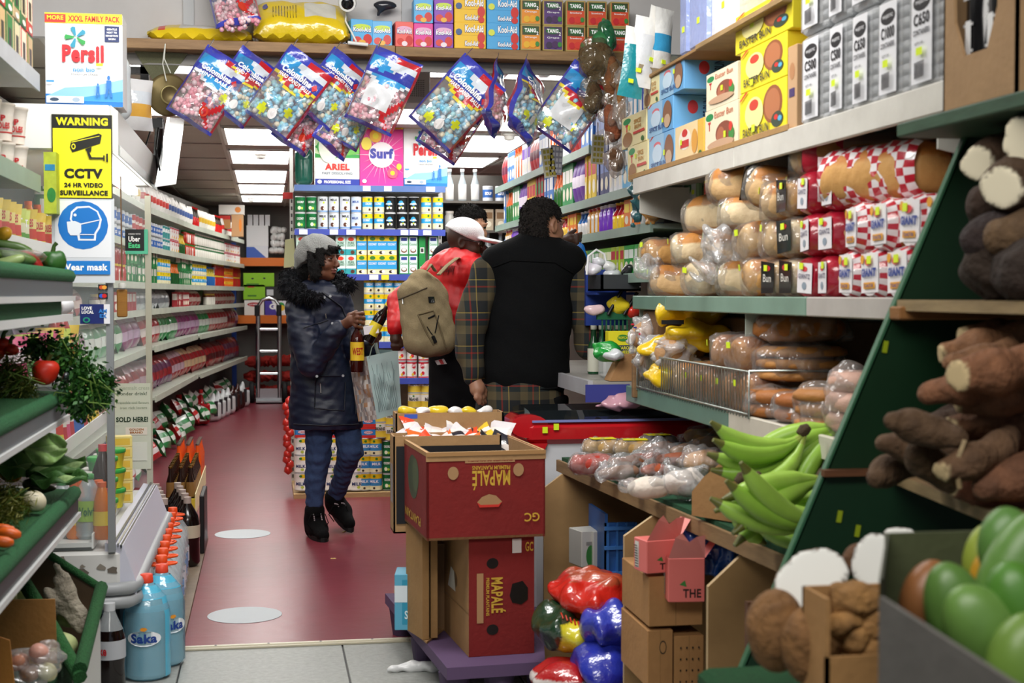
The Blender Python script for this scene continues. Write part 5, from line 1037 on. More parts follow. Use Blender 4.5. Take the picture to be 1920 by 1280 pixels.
for k in range(22):
 s = 3.2+k*.36; p, a = along(s)
 if p is None: break
 for q in range(2): link(gf if (k+q) % 4 else rf, 'crisp_bag', None, 'green and white crisp bag heaped under the lowest shelf', 'bag', 'crisp bags heaped near the floor', loc=(p.x+.02-.12*q, p.y, .02+q*.13+.08*r8.random()), rot=(R(-30), R(r8.uniform(-20, 20)), a+r8.uniform(-.5, .5)))
# ---- back end: racking, hand truck, boxes
BY = 18.6; bp = lambda x, y, d=0: at(x, y, Y=BY+d)
rk = thing('pallet_racking', 'orange beamed steel racking across the back of the shop', 'racking', (0, 0, 0))
for py in (491, 599):
 a = bp(440, py); b_ = bp(560, py); m = MB('print', '#d8701c'); m.box((a.x, BY, a.z-.05), (b_.x+.5, BY+.04, a.z+.055)); m.obj('beam', rk); m = MB('shelf', '#7a6a58'); m.box((a.x, BY+.04, a.z+.02), (b_.x+.5, BY+.45, a.z+.055)); m.obj('deck', rk)
for px in (438, 640): x = bp(px, 500).x; m = MB('print', '#1d3f8a'); m.box((x-.03, BY, 0), (x+.03, BY+.06, 2.45)); m.obj('upright', rk)
z1 = bp(500, 491).z+.056; z2 = bp(500, 599).z+.056
def bbox(px0, px1, top, bot, z, col, lab, decs=(), name='carton', cat='carton', d=.3, dy=.06):
 a = bp(px0, bot); b_ = bp(px1, top); h = b_.z-a.z; m = carton(b_.x-a.x, d, h, col, decs); return m.obj(name, label=lab, cat=cat, loc=((a.x+b_.x)/2, BY+dy+d/2, z))
bbox(462, 503, 460, 482, z1, '#e2e6ee', 'white carton with blue check print on the upper racking', [('p', [(0, 0), (0, .9), (.35, .9), (.9, 0)], '#3a62c0')])
hh = bp(480, 460).z-bp(480, 482).z; bbox(462, 503, 421, 459, z1+hh+.002, '#eef0f2', 'plain white carton on top of the blue check one')
hh2 = bp(480, 421).z-bp(480, 459).z
for k in range(4): bbox(464+k*11, 473+k*11, 400, 420, z1+hh+hh2+.004, '#e4e6ea', 'small white carton in the top racking row', name='small_carton', d=.15).__setitem__('group', 'small white cartons on the racking')
for k in range(16):
 c = bp(512+6*(k % 4)+r8.uniform(-2, 2), 470-(k//4)*13, .1); m = MB('film', '#e9ebeaff'); m.lathe([(.02, -.05), (.04, -.02), (.04, .03), (.015, .05)], 8); m.obj('wrapped_roll', label='white wrapped paper roll in the bundle on the racking', cat='roll', group='bundle of white rolls', loc=c, rot=(r8.uniform(0, 3), r8.uniform(0, 3), 0))
bbox(456, 514, 502, 528, z2+.36, '#8cc81e', 'bright green produce carton with dark print, upper one', [('e', .3, .6, .04, .06, '#222'), ('e', .68, .62, .04, .06, '#222'), ('r', .1, .15, .5, .25, '#3f7a1c')])
bbox(456, 497, 528, 556, z2+.0, '#8cc81e', 'bright green produce carton with dark print, lower one', [('r', .2, .8, .5, .88, '#b8281c'), ('r', .2, .2, .6, .3, '#3f7a1c')]).location.z = z2+.2
bbox(498, 540, 530, 555, z2, '#1a1a1c', 'black crate beside the green cartons', [('r', .05, .3, .35, .75, '#cfd3d6')]).location.z = z2+.2
bbox(458, 495, 557, 585, z2, '#e6e4de', 'white produce carton with red oval mark', [('e', .5, .72, .35, .14, '#b8242c'), ('t', 'LA NOSA', .25, .67, .75, .77, '#fff')])
bbox(497, 537, 558, 585, z2, '#e9e9f0', 'white and purple carton with coloured circles', [('p', [(0, 0), (.6, 0), (.3, 1), (0, 1)], '#4a3aa0'), ('e', .75, .6, .18, .3, '#3a9a4a'), ('e', .8, .5, .12, .2, '#e8c22e'), ('t', 'G', .2, .4, .5, .8, '#fff', .05)])
nt = []
for k in range(15):
 c = V(bp(462, 700).x+.06+.095*(k % 5)*1.4+.03*(k//5), BY-.15+.12*(k % 2), .12+.19*(k//5)); b = Blob(c-V(.16, .12, .11), c+V(.16, .12, .11), .012, .03); b.ell(c, (.12, .09, .07)); b.noise(.012, 45, k); b.obj('onion_net', mat='root', col='#b3261e', label='red net sack of onions heaped under the racking', cat='sack', group='red net sacks at the back')
ht = thing('hand_truck', 'aluminium hand truck with black wheels parked at the back', 'hand truck', (0, 0, 0)); hy = -.45
for px in (484, 524): m = MB('tin', '#c9ccd0'); m.tube([bp(px, 745, hy), bp(px, 590, hy)], .03, 8); m.obj('rail', ht)
m = MB('tin', '#d6d9dc'); m.tube([bp(484, 590, hy), bp(485, 572, hy), bp(492, 562, hy), bp(504, 558, hy), bp(516, 562, hy), bp(523, 572, hy), bp(524, 590, hy)], .022, 8); m.obj('handle', ht)
for px in (482, 523): m = MB('rubber', '#18181a'); m.tube([bp(px, 572, hy-.02), bp(px, 592, hy-.02)], .032, 8); m.obj('grip', ht)
for py in (617, 658, 700): m = MB('tin', '#cfd2d6'); m.tube([bp(484, py, hy), bp(524, py, hy)], .02, 6); m.obj('rung', ht)
a = bp(480, 738, hy); b_ = bp(528, 748, hy); m = MB('tin', '#a9acb0'); m.box((a.x, BY+hy-.2, .02), (b_.x, BY+hy, .04)); m.box((a.x, BY+hy-.02, .02), (b_.x, BY+hy, .18)); m.obj('toe_plate', ht)
for px in (472, 534): c = bp(px, 730, hy+.05); m = MB('rubber', '#141416'); m.use(M=Matrix.Translation((c.x, c.y, .13))@Matrix.Rotation(math.pi/2, 4, 'Y')); m.lathe([(.05, -.03), (.12, -.03), (.13, -.015), (.13, .015), (.12, .03), (.05, .03)], 20); m.obj('wheel', ht)
m = MB('print', '#cfd0a0'); m.prism([(0, 0), (.16, .02), (.13, .38), (.02, .36)], 0, .03, 'y'); gb = m.obj('brush_bag', label='pale yellow pouch with black handles hanging on the gondola upright', cat='pouch', loc=at(532, 502, Y=10.3), rot=(0, 0, 0), )
gb.scale = (.55, 1, .55)
# ================= bread racking on the wall side =================
RX = 1.4
def zat(px, py, X=RX): return at(px, py, X=X).z
br = thing('bread_racking', 'wall racking with cream and green shelf edges full of bread and bun boxes', 'shelving', (0, 0, 0))
ZB, ZW, ZL, ZT = 1.345, 1.80, 1.0, 2.17
def rshelf(z, y0, y1, col, nm='shelf', x0=RX, x1=1.97, th=.045, cols=None):
 m = MB('shelf', '#a8a59c'); m.box((x0+.012, y0, z-.02), (x1, y1, z)); s = m.obj(nm, br)
 yy = [y0]+[y for y in (cols or [])]+[y1]
 for i in range(len(yy)-1):
  c = col[i % len(col)] if isinstance(col, list) else col
  m = MB('shelf', c); m.cbox((x0-.004, yy[i]+.002, z-th), (x0+.012, yy[i+1]-.002, z+.006), .003); m.obj('shelf_edge', s)
rshelf(ZB, 2.85, 5.42, ['#b9b3ae', '#7f9c8c', '#6e8f80'], cols=[3.6, 4.95])
rshelf(ZW, 2.6, 5.42, '#d9d6cd', cols=[4.2], th=.06)
rshelf(ZL, 2.9, 5.4, ['#cfcabb', '#64877a'], x0=1.37, cols=[4.15], th=.055)
for y in (5.40, 4.15, 2.9):
 m = MB('shelf', '#b7c2b6'); m.prism([(RX+.02, ZB-.22), (RX+.02, ZB-.02), (1.97, ZB-.02), (1.97, ZB-.30)], y, y+.006, 'y'); m.obj('bracket', br)
 m = MB('shelf', '#cfcdc4'); m.prism([(RX+.02, ZW-.13), (RX+.02, ZW-.03), (1.97, ZW-.03), (1.97, ZW-.25)], y, y+.006, 'y'); m.obj('bracket', br)
m = MB('card', '#a07c50'); m.cbox((RX+.0, 4.55, ZT-.012), (1.95, 5.35, ZT), .002); m.obj('board', br); m = MB('wood', '#a88a5e'); m.cbox((RX-.02, 3.75, ZT-.02), (1.95, 4.55, ZT-.002), .002); m.obj('board', br)
# wire basket front on the low shelf
m = MB('steel', '#b9c4c0'); y0, y1 = at(1195, 700, X=1.365).y, at(1405, 740, X=1.365).y
for k in range(46): y = y0+(y1-y0)*k/45; m.box((1.362, y-.0018, ZL), (1.366, y+.0018, ZL+.135))
m.obj('basket_wires', br, kind='stuff')
m = MB('steel', '#b9c4c0')
for z in (ZL+.135, ZL+.012): m.tube([(1.364, y0, z), (1.364, y1, z)], .004, 6)
for y in (y0, y1): m.tube([(1.364, y, ZL), (1.364, y, ZL+.137), (1.66, y, ZL+.137)], .004, 6)
m.obj('basket_frame', br)
m = MB('wood', '#8a6a48'); m.cbox((1.35, y0, ZL-.03), (1.375, y0+.03, ZL+.13), .003); m.obj('basket_end', br)
TAG = '#d8ee2a'
# ---- bun boxes on the cream shelf: front is the -X side
def bunbox(px0, px1, py0, py1, z, col, decs, lab, X=RX+.01, dep=.13, end=None, rz=0, side=()):
 ym = (at(px0, 300, X=X).y, at(px1, 300, X=X).y); wd = abs(ym[0]-ym[1])*.985; pm = (px0+px1)/2; h = abs(zat(pm, py0, X)-zat(pm, py1, X))
 m = MB('print', col); m.cbox((-dep/2, -wd/2, 0), (dep/2, wd/2, h), .002)
 m.decals(((-dep/2, wd/2, 0), (0, -wd, 0), (0, 0, h)), decs); m.decals(((-dep/2, -wd/2, 0), (dep, 0, 0), (0, 0, h)), side or [])
 return m.obj('bun_box', label=lab, cat='box', loc=(X+dep/2, sum(ym)/2, z), rz=rz), h
yel = [('e', .72, .6, .2, .34, '#9a5a34'), ('e', .72, .6, .16, .28, '#b8734a'), ('e', .82, .3, .12, .14, '#3a4a3a'), ('e', .8, .34, .04, .05, '#d8342c'), ('e', .88, .3, .04, .05, '#5ab0d8'), ('e', .34, .55, .2, .3, '#f2e89a'), ('e', .34, .7, .1, .1, '#d0422e'), ('t', 'EASTER BUN', .1, .12, .66, .3, '#4a4436', .02), ('p', [(.02, .85), (.06, .85), (.22, .99), (.16, .99)], '#d0422e')]
tag_ = lambda x, y: ('r', x, y, x+.07, y+.14, TAG)
bl = [('r', 0, 0, .6, 1, '#9cc4e4'), ('p', [(.02, .9), (.06, .9), (.2, 1), (.12, 1)], '#d0422e'), ('e', .34, .72, .14, .1, '#e0707a'), ('e', .35, .5, .2, .25, '#c8dcee'), ('e', .8, .5, .17, .4, '#8a5a3c'), ('e', .8, .3, .12, .2, '#c8a88a'), ('t', 'SPICE BUN', .1, .14, .7, .28, '#2a4a8a', .02)]
blside = [('e', .3, .65, .08, .2, '#c03a44'), ('tv', 'SPICE BUN', .45, .15, .6, .9, '#22406e')]
tt = [('r', .0, .0, .45, 1, '#e9dca8'), ('e', .22, .84, .16, .1, '#1f8a4a'), ('t', 'T', .16, .5, .28, .74, '#c22', .06), ('e', .25, .25, .2, .24, '#9a6a3a'), ('t', 'SPICE', .52, .66, .8, .8, '#b8801c', .03), ('t', 'BUN', .55, .5, .8, .62, '#b8801c', .03), ('r', .5, .34, .95, .42, '#c8382c'), ('e', .88, .12, .06, .08, '#3a6a2a')]
gold = [('r', 0, 0, .8, 1, '#f0d6a4'), ('e', .35, .62, .22, .26, '#f4e8d8'), ('e', .35, .78, .1, .1, '#d0322c'), ('r', .2, .42, .5, .6, '#d0322c'), ('e', .7, .5, .1, .3, '#e0a040'), ('e', .9, .15, .06, .08, '#3a6a2a')]
east = [('r', 0, 0, 1, 1, '#f0e2c4'), ('e', .14, .84, .12, .08, '#1f8a4a'), ('t', 'T', .1, .55, .18, .74, '#c22', .05), ('t', 'Easter Bun', .3, .78, .85, .92, '#c87a5a', .01), ('e', .6, .42, .26, .24, '#8a4a34'), ('e', .5, .36, .12, .2, '#b0684a'), ('e', .82, .35, .08, .14, '#3f8a3a'), ('e', .8, .5, .05, .1, '#d83a2c'), ('e', .5, .2, .4, .1, '#c8a080')]
pack = 0
zs = ZW+.001
o, h1 = bunbox(1386, 1475, 160, 262, zs, '#f0de2c', yel+[tag_(.3, .2)], 'yellow easter bun box, lowest of the yellow stack')
o, h2 = bunbox(1387, 1475, 78, 158, zs+h1+.001, '#f0de2c', yel+[tag_(.25, .1)], 'yellow easter bun box, middle of the yellow stack')
o, h3 = bunbox(1377, 1485, 0, 76, zs+h1+h2+.002, '#f0de2c', yel+[tag_(.3, .5)], 'yellow easter bun box, topmost of the yellow stack', dep=.16)
o, h4 = bunbox(1322, 1385, 195, 283, zs, '#f0e2c4', east+[tag_(.6, .3)], 'cream easter bun box with plum cake picture, lower of two')
o, h5 = bunbox(1324, 1384, 124, 193, zs+h4+.001, '#f0e2c4', east+[tag_(.5, .4)], 'cream easter bun box with plum cake picture, upper of two')
o, h6 = bunbox(1266, 1320, 222, 297, zs, '#e8b84a', gold+[tag_(.2, .5)], 'golden checked bun box between the blue and cream boxes')
o, h7 = bunbox(1217, 1265, 240, 311, zs, '#7fb4e0', bl+[tag_(.6, .4)], 'pale blue spice bun box on the shelf, lowest of the blue ones')
o, h8 = bunbox(1177, 1215, 257, 322, zs, '#e9dca8', tt+[tag_(.4, .6)], 'small yellow spice bun box at the shelf end')
o, h9 = bunbox(1214, 1262, 176, 238, zs+h7+.001, '#6aa8dc', bl+[tag_(.6, .3)], 'blue spice bun box turned to show its printed end, middle layer', dep=.24, side=blside)
o, h10 = bunbox(1166, 1212, 197, 256, zs+h8+.001, '#e9dca8', tt+[tag_(.3, .55)], 'yellow spice bun box above the small one at the shelf end')
o, h11 = bunbox(1236, 1282, 113, 174, zs+h7+h9+.002, '#6aa8dc', bl+[tag_(.6, .6)], 'blue spice bun box turned to show its printed end, on top', dep=.24, side=blside)
o, h12 = bunbox(1207, 1236, 145, 196, zs+h8+h10+.002, '#e9dca8', tt, 'yellow spice bun box under the hanging white pouches')
bunbox(1476, 1493, 70, 230, zs, '#c9a27a', [('e', .5, .7, .3, .1, '#b8845a'), ('r', .2, .4, .8, .5, '#4a3a6a')], 'tan carton edge squeezed beside the yellow stack', dep=.3)
o = bunbox(1283, 1316, 175, 238, zs+h7+.001, '#6aa8dc', [('e', .5, .6, .3, .3, '#8a5a3c'), ('t', 'BUN', .2, .1, .8, .3, '#2a4a8a')], 'second blue spice bun box pushed back on the middle layer', X=RX+.26)
m = MB('card', '#b08a5a'); m.cbox((RX-.004, at(1480, 200, X=RX).y, ZW+.0), (RX+.0, at(1180, 300, X=RX).y, ZW+.02), .001); m.obj('card_lip', br)
# ---- packs of foil containers
names = ['C500', 'C500', 'C650', 'C1000', 'C650']
def contpack(px0, px1, z, h, txt, lab, dy=0):
 y0, y1 = at(px0, 200, X=RX).y, at(px1, 200, X=RX).y; w = abs(y0-y1)*.97; d = .16
 t = thing('container_pack', lab, 'pack', (RX+d/2+dy, (y0+y1)/2, z), group=None)
 m = MB('print', '#d2d4d6')
 for k in range(9): a = k/9*h; m.cbox((-d/2+.012, -w/2+.006, a+.004), (d/2, w/2-.006, a+h/9-.006), .004, '#c9cbd0' if k % 2 else '#dcdee0')
 m.obj('containers', t, kind='stuff')
 m = MB('film', '#eceef055'); m.cbox((-d/2+.004, -w/2, 0), (d/2+.003, w/2, h), .012); m.obj('film', t)
 m = MB('print', '#ebebee'); fc = ((-d/2-.001, w*.3, h*.06), (0, -w*.6, 0), (0, 0, h*.88)); m.decals(fc, [('r', 0, 0, 1, 1, '#e4e4e8'), ('e', .5, .84, .42, .09, '#26262a'), ('t', 'MAJESTIC', .2, .815, .8, .865, '#dddde0'), ('t', txt, .12, .6, .88, .73, '#2a2a2e', .03), ('t', 'CONTAINERS', .1, .5, .9, .56, '#44444a'), ('t', 'QTY 50', .2, .4, .6, .43, '#55555a')]+[('r', .2+.045*k, .05, .2+.045*k+(.02 if k % 3 else .035), .22, '#2a2a2e') for k in range(13)]+[('r', .4, .28, .7, .36, TAG)]); m.obj('label', t)
 return t
xs = [(1497, 1545), (1548, 1588), (1590, 1636), (1638, 1693), (1696, 1762)]
hp = .235
for r_ in range(2):
 for k, (a, b_) in enumerate(xs):
  contpack(a-2*r_, b_-2*r_, ZW+.002+r_*(hp+.003), hp, names[(k+r_) % 5], 'clear wrapped pack of white containers, %s row, %s' % (['bottom', 'upper'][r_], ['against the yellow bun boxes', 'second from the yellow bun boxes', 'in the middle of its row', 'second from the cardboard bottle box', 'against the cardboard bottle box'][k]))
# cardboard box of black bottles at the end of the shelf
y0, y1 = at(1768, 200, X=1.30).y, at(1905, 150, X=1.30).y; ym = (y0+y1)/2; bw = abs(y1-y0); zb = at(1768, 215, X=1.30).z; cbx = thing('bottle_carton', 'open cardboard carton of black sauce bottles at the top shelf end', 'carton', (1.30, ym, zb))
m = MB('card', '#a98761'); H = .42
m.prism([(bw/2, 0), (bw/2, H), (bw*.40, H), (bw*.34, .17), (bw*.2, .1), (-bw*.12, .1), (-bw*.25, .17), (-bw*.3, H), (-bw/2, H), (-bw/2, 0)], 0, .006, 'x'); m.box((0, -bw/2, 0), (.4, -bw/2+.006, H)); m.box((0, bw/2-.006, 0), (.4, bw/2, H)); m.box((0, -bw/2, 0), (.4, bw/2, .006)); m.obj('body', cbx)
for k in range(3):
 m = MB('gloss', '#121214'); m.lathe([(.036, 0), (.04, .02), (.04, .24), (.018, .31), (.018, .34)], 14); t = thing('sauce_bottle', 'black sauce bottle with pale print in the cardboard carton, %s of three' % ORD[k], 'bottle', (1.30+.055, ym+bw*.24-k*.085, zb+.008), 0, 'black bottles in the carton'); m.obj('body', t)
 m = MB('print', '#cfcfcf')
 for q in range(4): m.box((-.0415, -.018, .05+.05*q), (-.0405, .018, .055+.05*q))
 m.box((-.0418, -.01, .07), (-.041, .01, .16), '#e8e8e8'); m.add([(-.042, -.025, .02), (-.042, .025, .02), (-.042, .018, .06), (-.042, .006, .035), (-.042, -.006, .06), (-.042, -.018, .04)], [(0, 1, 2, 3, 4, 5)], '#e8742c'); m.box((-.043, -.015, .22), (-.0415, .012, .245), TAG); m.obj('label', t)
m = MB('wood', '#3c5a44'); m.cbox((1.27, 2.2, zb-.03), (1.9, 2.78, zb-.002), .003); m.obj('shelf_board', label='dark green painted shelf board carrying the bottle carton', cat='board')
# blue paper packs and white pack on the higher board
for k, (a, b_, c, lb) in enumerate(((1268, 1283, '#8a98c8', 'blue paper towel pack at the end of the higher board'), (1285, 1322, '#93a2d4', 'wider blue paper towel pack on the higher board'), (1326, 1374, '#d8dce4', 'white wrapped paper pack on the higher board'))):
 y0, y1 = at(a, 100, X=RX).y, at(b_, 100, X=RX).y; w = abs(y0-y1)*.96
 m = MB('film', c+'ff'); m.cbox((0, -w/2, 0), (.2, w/2, .3), .012); m.box((-.001, -.015, .08), (0, .012, .1), TAG, 'print'); m.obj('paper_pack', label=lb, cat='pack', loc=(RX+.01, (y0+y1)/2, ZT+.001))
# ---- loaves. local: long axis +X, sliced end towards -X
def loafmesh(l, w, h, col, seed=0, dome=True):
 b = Blob((-.03, -w/2-.04, -.02), (l+.03, w/2+.04, h+.05), .0085, .02)
 for s in (-1, 1): b.cap((.03, s*w*.2, h*.36), (l-.03, s*w*.2, h*.36), h*.34, k=.02)
 b.cap((.03, 0, h*.62), (l-.03, 0, h*.62), w*.38, k=.04) if dome else None
 for s in (-1, 1): b.cap((.03, s*w*.22, h*.66), (l-.03, s*w*.22, h*.66), h*.26, k=.03)
 b.noise(.0022, 40, seed)
 def cf(v):
  c = np.tile(np.array(hexc(col[0]), np.float32), (len(v), 1)); side = (v[:, 2] < h*.72) & (v[:, 2] > h*.15); c[side] = hexc(col[1]); c[v[:, 0] < .005] = hexc(col[1]); return c
 return b.mesh('loaf', 'crust', '#fff', cf)
def bag(l, w, h, tint, seed=1, tail=True, mat='wrap', n=26, lcol=None, cfn=None, puff=1.0):
 """crumpled film sleeve round a loaf, twisted at the near end"""
 m = MB(mat, tint); r = random.Random(seed); ph = [r.uniform(0, 6) for _ in range(6)]
 rings = [(-.0, .75), (-.012 if tail else .0, .97), (.03, 1.02), (l*.35, 1.04), (l*.7, 1.03), (l, 1.0), (l+.02, .7)]
 xs_ = [t[0] for t in rings]; k_ = 16
 def fn(u, v):
  x = v*(l+.04)-.02; q = min(1, max(0, (x+.03)/.035)); s = .62+.4*min(1, q)**.5; s *= 1 if x < l else .85
  a = u*2*math.pi; ca, sa = math.cos(a), math.sin(a); e = 2.6; rr = (abs(ca)**e+abs(sa)**e)**(-1/e)
  wr = 1+.022*math.sin(a*9+x*60+ph[0])+.02*math.sin(a*5-x*90+ph[1])+.015*math.sin(x*140+ph[2])
  return V(x, ca*rr*w*.52*s*wr*puff, h*.5+sa*rr*h*.53*s*wr*puff)
 m.grid(fn, n, k_, (lambda u, v: cfn(u, v)) if cfn else None, mat=mat)
 c = [fn(i/n, 0) for i in range(n)]; m.add(c, [tuple(range(n-1, -1, -1))], cfn(0, 0) if cfn else tint)
 return m, fn
LO = {k: loafmesh(*v) for k, v in {'white': (.30, .12, .115, ('#c98a45', '#ecd9b0'), 1), 'tan': (.30, .115, .115, ('#b97a3a', '#dcb884'), 2), 'gold': (.30, .12, .11, ('#c58038', '#d8a662'), 3), 'brown': (.30, .12, .11, ('#8a5222', '#b07a42'), 4)}.items()}
def bagged(kind, lab, loc, rot, group=None, sc=1.0, style='clear', seed=1):
 t = thing('bread_loaf', lab, 'bread', loc, group=group, rot=rot); t.scale = (sc,)*3
 link(LO[kind], 'loaf', t)
 l, w, h = .30, .12, .115
 key = (style, seed % 3)
 if key not in BG:
  parts = []
  if style == 'clear': m, fn = bag(l, w, h, '#f4f4f218', seed); parts = [('wrapper', m.mesh('wrapper'))]
  elif style == 'giant':
   def cfn(u, v):
    i, j = int(u*26), int(v*16); top = .15 < u < .35 and v > .3
    if top: return '#f4ead030'
    return '#c01f33ff' if (i+j) % 2 else '#f1eceeff'
   m, fn = bag(l, w, h, '#fff', seed, cfn=cfn, mat='film'); m2 = MB('print', '#ece8ea'); P_ = lambda u, v: V(-.022-.003*math.sin(3*u), (.5-u)*w*.8, h*(.12+.8*v))
   m2.add([P_(0, 0), P_(1, 0), P_(1, 1), P_(0, 1)], [(0, 1, 2, 3)]); off = V(-.0015, 0, 0)
   m2.add([P_(.5+.2*math.cos(k*.5), .78+.1*math.sin(k*.5))+off for k in range(12)], [tuple(range(12))], '#d8424a'); m2.add([P_(.12+.14*math.cos(k), .86+.13*math.sin(k))+off for k in range(6)], [tuple(range(6))], '#e8a42a')
   m2.text('GIANT', lambda u, v: P_(u, v)+off*1.5, .08, .4, .94, .62, '#27408f', .06); m2.add([P_(.2, .1)+off, P_(.85, .1)+off, P_(.85, .26)+off, P_(.2, .26)+off], [(0, 1, 2, 3)], '#e8a42a'); m2.text('TOASTIE', lambda u, v: P_(u, v)+off*2, .26, .13, .8, .22, '#27408f', .02)
   parts = [('wrapper', m.mesh('wrapper')), ('label', m2.mesh('label'))]
  elif style == 'red':
   m, fn = bag(l, w, h, '#fff', seed, cfn=lambda u, v: '#a81a30ff' if v < .34 and not (v < .1 and .2 < u < .8) else ('#f0f0f030' if v > .3 else '#a81a30ff'), mat='film'); m2 = MB('print', '#e4dfe2'); P_ = lambda u, v: V(-.024, (.5-u)*w*.72, h*(.12+.74*v)); m2.add([P_(0, 0), P_(1, 0), P_(1, 1), P_(0, 1)], [(0, 1, 2, 3)])
   m2.add([P_(.5+.2*math.cos(k*.5), .8+.09*math.sin(k*.5))+V(-.001, 0, 0) for k in range(12)], [tuple(range(12))], '#d8424a'); m2.text('GIANTZ', lambda u, v: P_(u, v)+V(-.002, 0, 0), .1, .48, .9, .64, '#55506a', .02); m2.add([P_(.5+.16*math.cos(k*.5), .24+.13*math.sin(k*.5))+V(-.001, 0, 0) for k in range(12)], [tuple(range(12))], '#8a96a4')
   parts = [('wrapper', m.mesh('wrapper')), ('label', m2.mesh('label'))]
  elif style == 'black':
   m, fn = bag(l, w, h, '#f4f4f218', seed); m2 = MB('gloss', '#17161a'); P_ = lambda u, v: V(-.024, (.5-u)*w*.8, h*(.1+.86*v)); m2.add([P_(.05, 0), P_(.95, .04), P_(1, .94), P_(0, 1)], [(0, 1, 2, 3)])
   m2.add([P_(.5+.22*math.cos(k*.5), .78+.09*math.sin(k*.5))+V(-.001, 0, 0) for k in range(12)], [tuple(range(12))], '#c8323c'); m2.text('Bun', lambda u, v: P_(u, v)+V(-.002, 0, 0), .22, .36, .8, .6, '#d8d4cc', .01)
   parts = [('wrapper', m.mesh('wrapper')), ('label', m2.mesh('label'))]
  BG[key] = parts
 for nm, ms in BG[key]: link(ms, nm, t)
 m = MB('print', TAG); a = r8.uniform(-.02, .02); m.box((-.0285, a-.011, h*.7), (-.027, a+.011, h*.86)); m.obj('price_tag', t)
 return t
BG = {}
def lf(px, row, kind, style, lab, tilt=0, yaw=0, sc=1.0, seed=1, X=RX+.03, group=None, dz=0):
 y = at(px, 500, X=X).y; return bagged(kind, lab, (X, y, ZB+.003+row*.1125+dz), (R(tilt), 0, R(yaw)), group, sc*.94, style, seed)
BOT = [(1660, 'giant'), (1706, 'giant'), (1620, 'giant'), (1582, 'giant'), (1546, 'red'), (1512, 'red'), (1478, 'black'), (1452, 'black')]
nm_ = {'giant': 'red checked wrapped giant loaf', 'red': 'dark red wrapped loaf with white end label', 'black': 'clear wrapped loaf with black end label', 'clear': 'plain clear wrapped loaf'}
for row, items in enumerate([[(1752, 'giant'), (1700, 'giant'), (1648, 'giant'), (1602, 'giant'), (1558, 'red'), (1522, 'red'), (1486, 'black'), (1452, 'black')], [(1776, 'giant'), (1722, 'giant'), (1664, 'giant'), (1612, 'giant'), (1562, 'red'), (1524, 'red'), (1484, 'black')], [(1565, 'red'), (1518, 'red'), (1478, 'black')]]):
 rn = ['bottom layer', 'second layer', 'third layer'][row]; seen = {}
 for i, (px, st) in enumerate(items):
  seen[st] = seen.get(st, 0)+1; od = ['nearest the green board', 'second from the green board', 'third from the green board', 'farthest from the green board'][min(3, seen[st]-1)]
  lf(px, row, ['white', 'tan', 'gold'][i % 3], st, '%s, %s, %s' % (nm_[st], rn, od), tilt=r8.uniform(-4, 4), yaw=r8.uniform(-8, 8), sc=1.08 if st == 'giant' else 1, seed=i)
# the big giant loaf lying along the top and its neighbours
bagged('gold', 'large red checked giant loaf lying lengthwise on top of the pile', (RX+.07, at(1575, 350, X=RX+.06).y, ZB+.235), (0, 0, R(-80)), None, 1.25, 'giant', 2)
bagged('brown', 'brown giant loaf with dark red end lying on the top layer', (RX+.06, at(1530, 300, X=RX+.06).y, ZB+.325), (0, 0, R(-38)), None, 1.08, 'red', 1)
bagged('tan', 'loaf with black end label perched highest under the cream shelf', (RX+.05, at(1492, 300, X=RX+.05).y, ZB+.33), (0, 0, R(-20)), None, 1.05, 'black', 1)
bagged('tan', 'tilted loaf with black end label sliding down the heap', (RX+.02, at(1400, 340, X=RX).y, ZB+.27), (R(6), R(14), R(-42)), None, 1.12, 'black', 2)
bagged('gold', 'small loaf with black end label wedged below the highest one', (RX+.05, at(1455, 370, X=RX).y, ZB+.25), (R(4), R(4), R(-20)), None, .9, 'black', 0)
hp_ = [(1215, 0, 'tan', -12, 0), (1290, 0, 'white', 20, 8), (1345, 0, 'white', -30, -6), (1395, 0, 'gold', -10, 4), (1205, .105, 'gold', 10, -5), (1260, .105, 'white', -14, 6), (1320, .105, 'tan', -22, 12), (1390, .105, 'tan', 8, -4), (1425, .11, 'tan', -8, 10), (1275, .205, 'white', 60, 0), (1350, .2, 'white', -35, -10), (1340, .29, 'tan', -48, 6), (1425, .215, 'tan', -24, 5), (1330, .2, 'gold', 5, 0)]
wz = ['at the counter end of the bottom row', 'with a puffed clear bag, bottom row', 'lying askew in the bottom row', 'with golden crust, bottom row beside the black labels', 'in the second row at the counter end', 'pale, second row under the big white loaf', 'askew in the second row with bag creases', 'upright pale slices, second row', 'second row beside the black labels', 'big white, lying lengthwise on the heap', 'in a puffy bag on top of the heap', 'in a knotted bag highest in the heap', 'leaning back on the third row', 'golden, buried behind the heap']
for i, (px, dz, k, yaw, tl) in enumerate(hp_):
 big = i == 9; bagged(k, 'clear bagged loaf '+wz[i], (RX+(.1 if big else .02 if i != 13 else .2), at(px, 480, X=RX).y+(.10 if big else 0), ZB+.004+dz), (R(tl), R(-4 if i % 2 else 3), R(yaw if not big else -65)), None, 1.22 if big else 1.0, 'clear', i)
def crumple(name, lab, cat, c, rad, tint, seed=0, mat='wrap', amp=.016, freq=52, col=None, rot=None, inner=None, res=.008):
 """loose plastic bag"""
 b = Blob(Vector(c)-V(*rad)*1.35-V(.02, .02, .02), Vector(c)+V(*rad)*1.35+V(.02, .02, .02), res, .02); b.ell(c, rad); b.noise(amp, freq, seed)
 t = thing(name, lab, cat, (0, 0, 0)); b.obj('wrapper', t, mat=mat, col=tint)
 if inner:
  b = Blob(Vector(c)-V(*rad)*1.1, Vector(c)+V(*rad)*1.1, res, .02); b.ell(c, [q*.86 for q in rad]); b.noise(amp*.5, freq*.7, seed+1); b.obj(inner[0], t, mat=inner[1], col=inner[2])
 return t
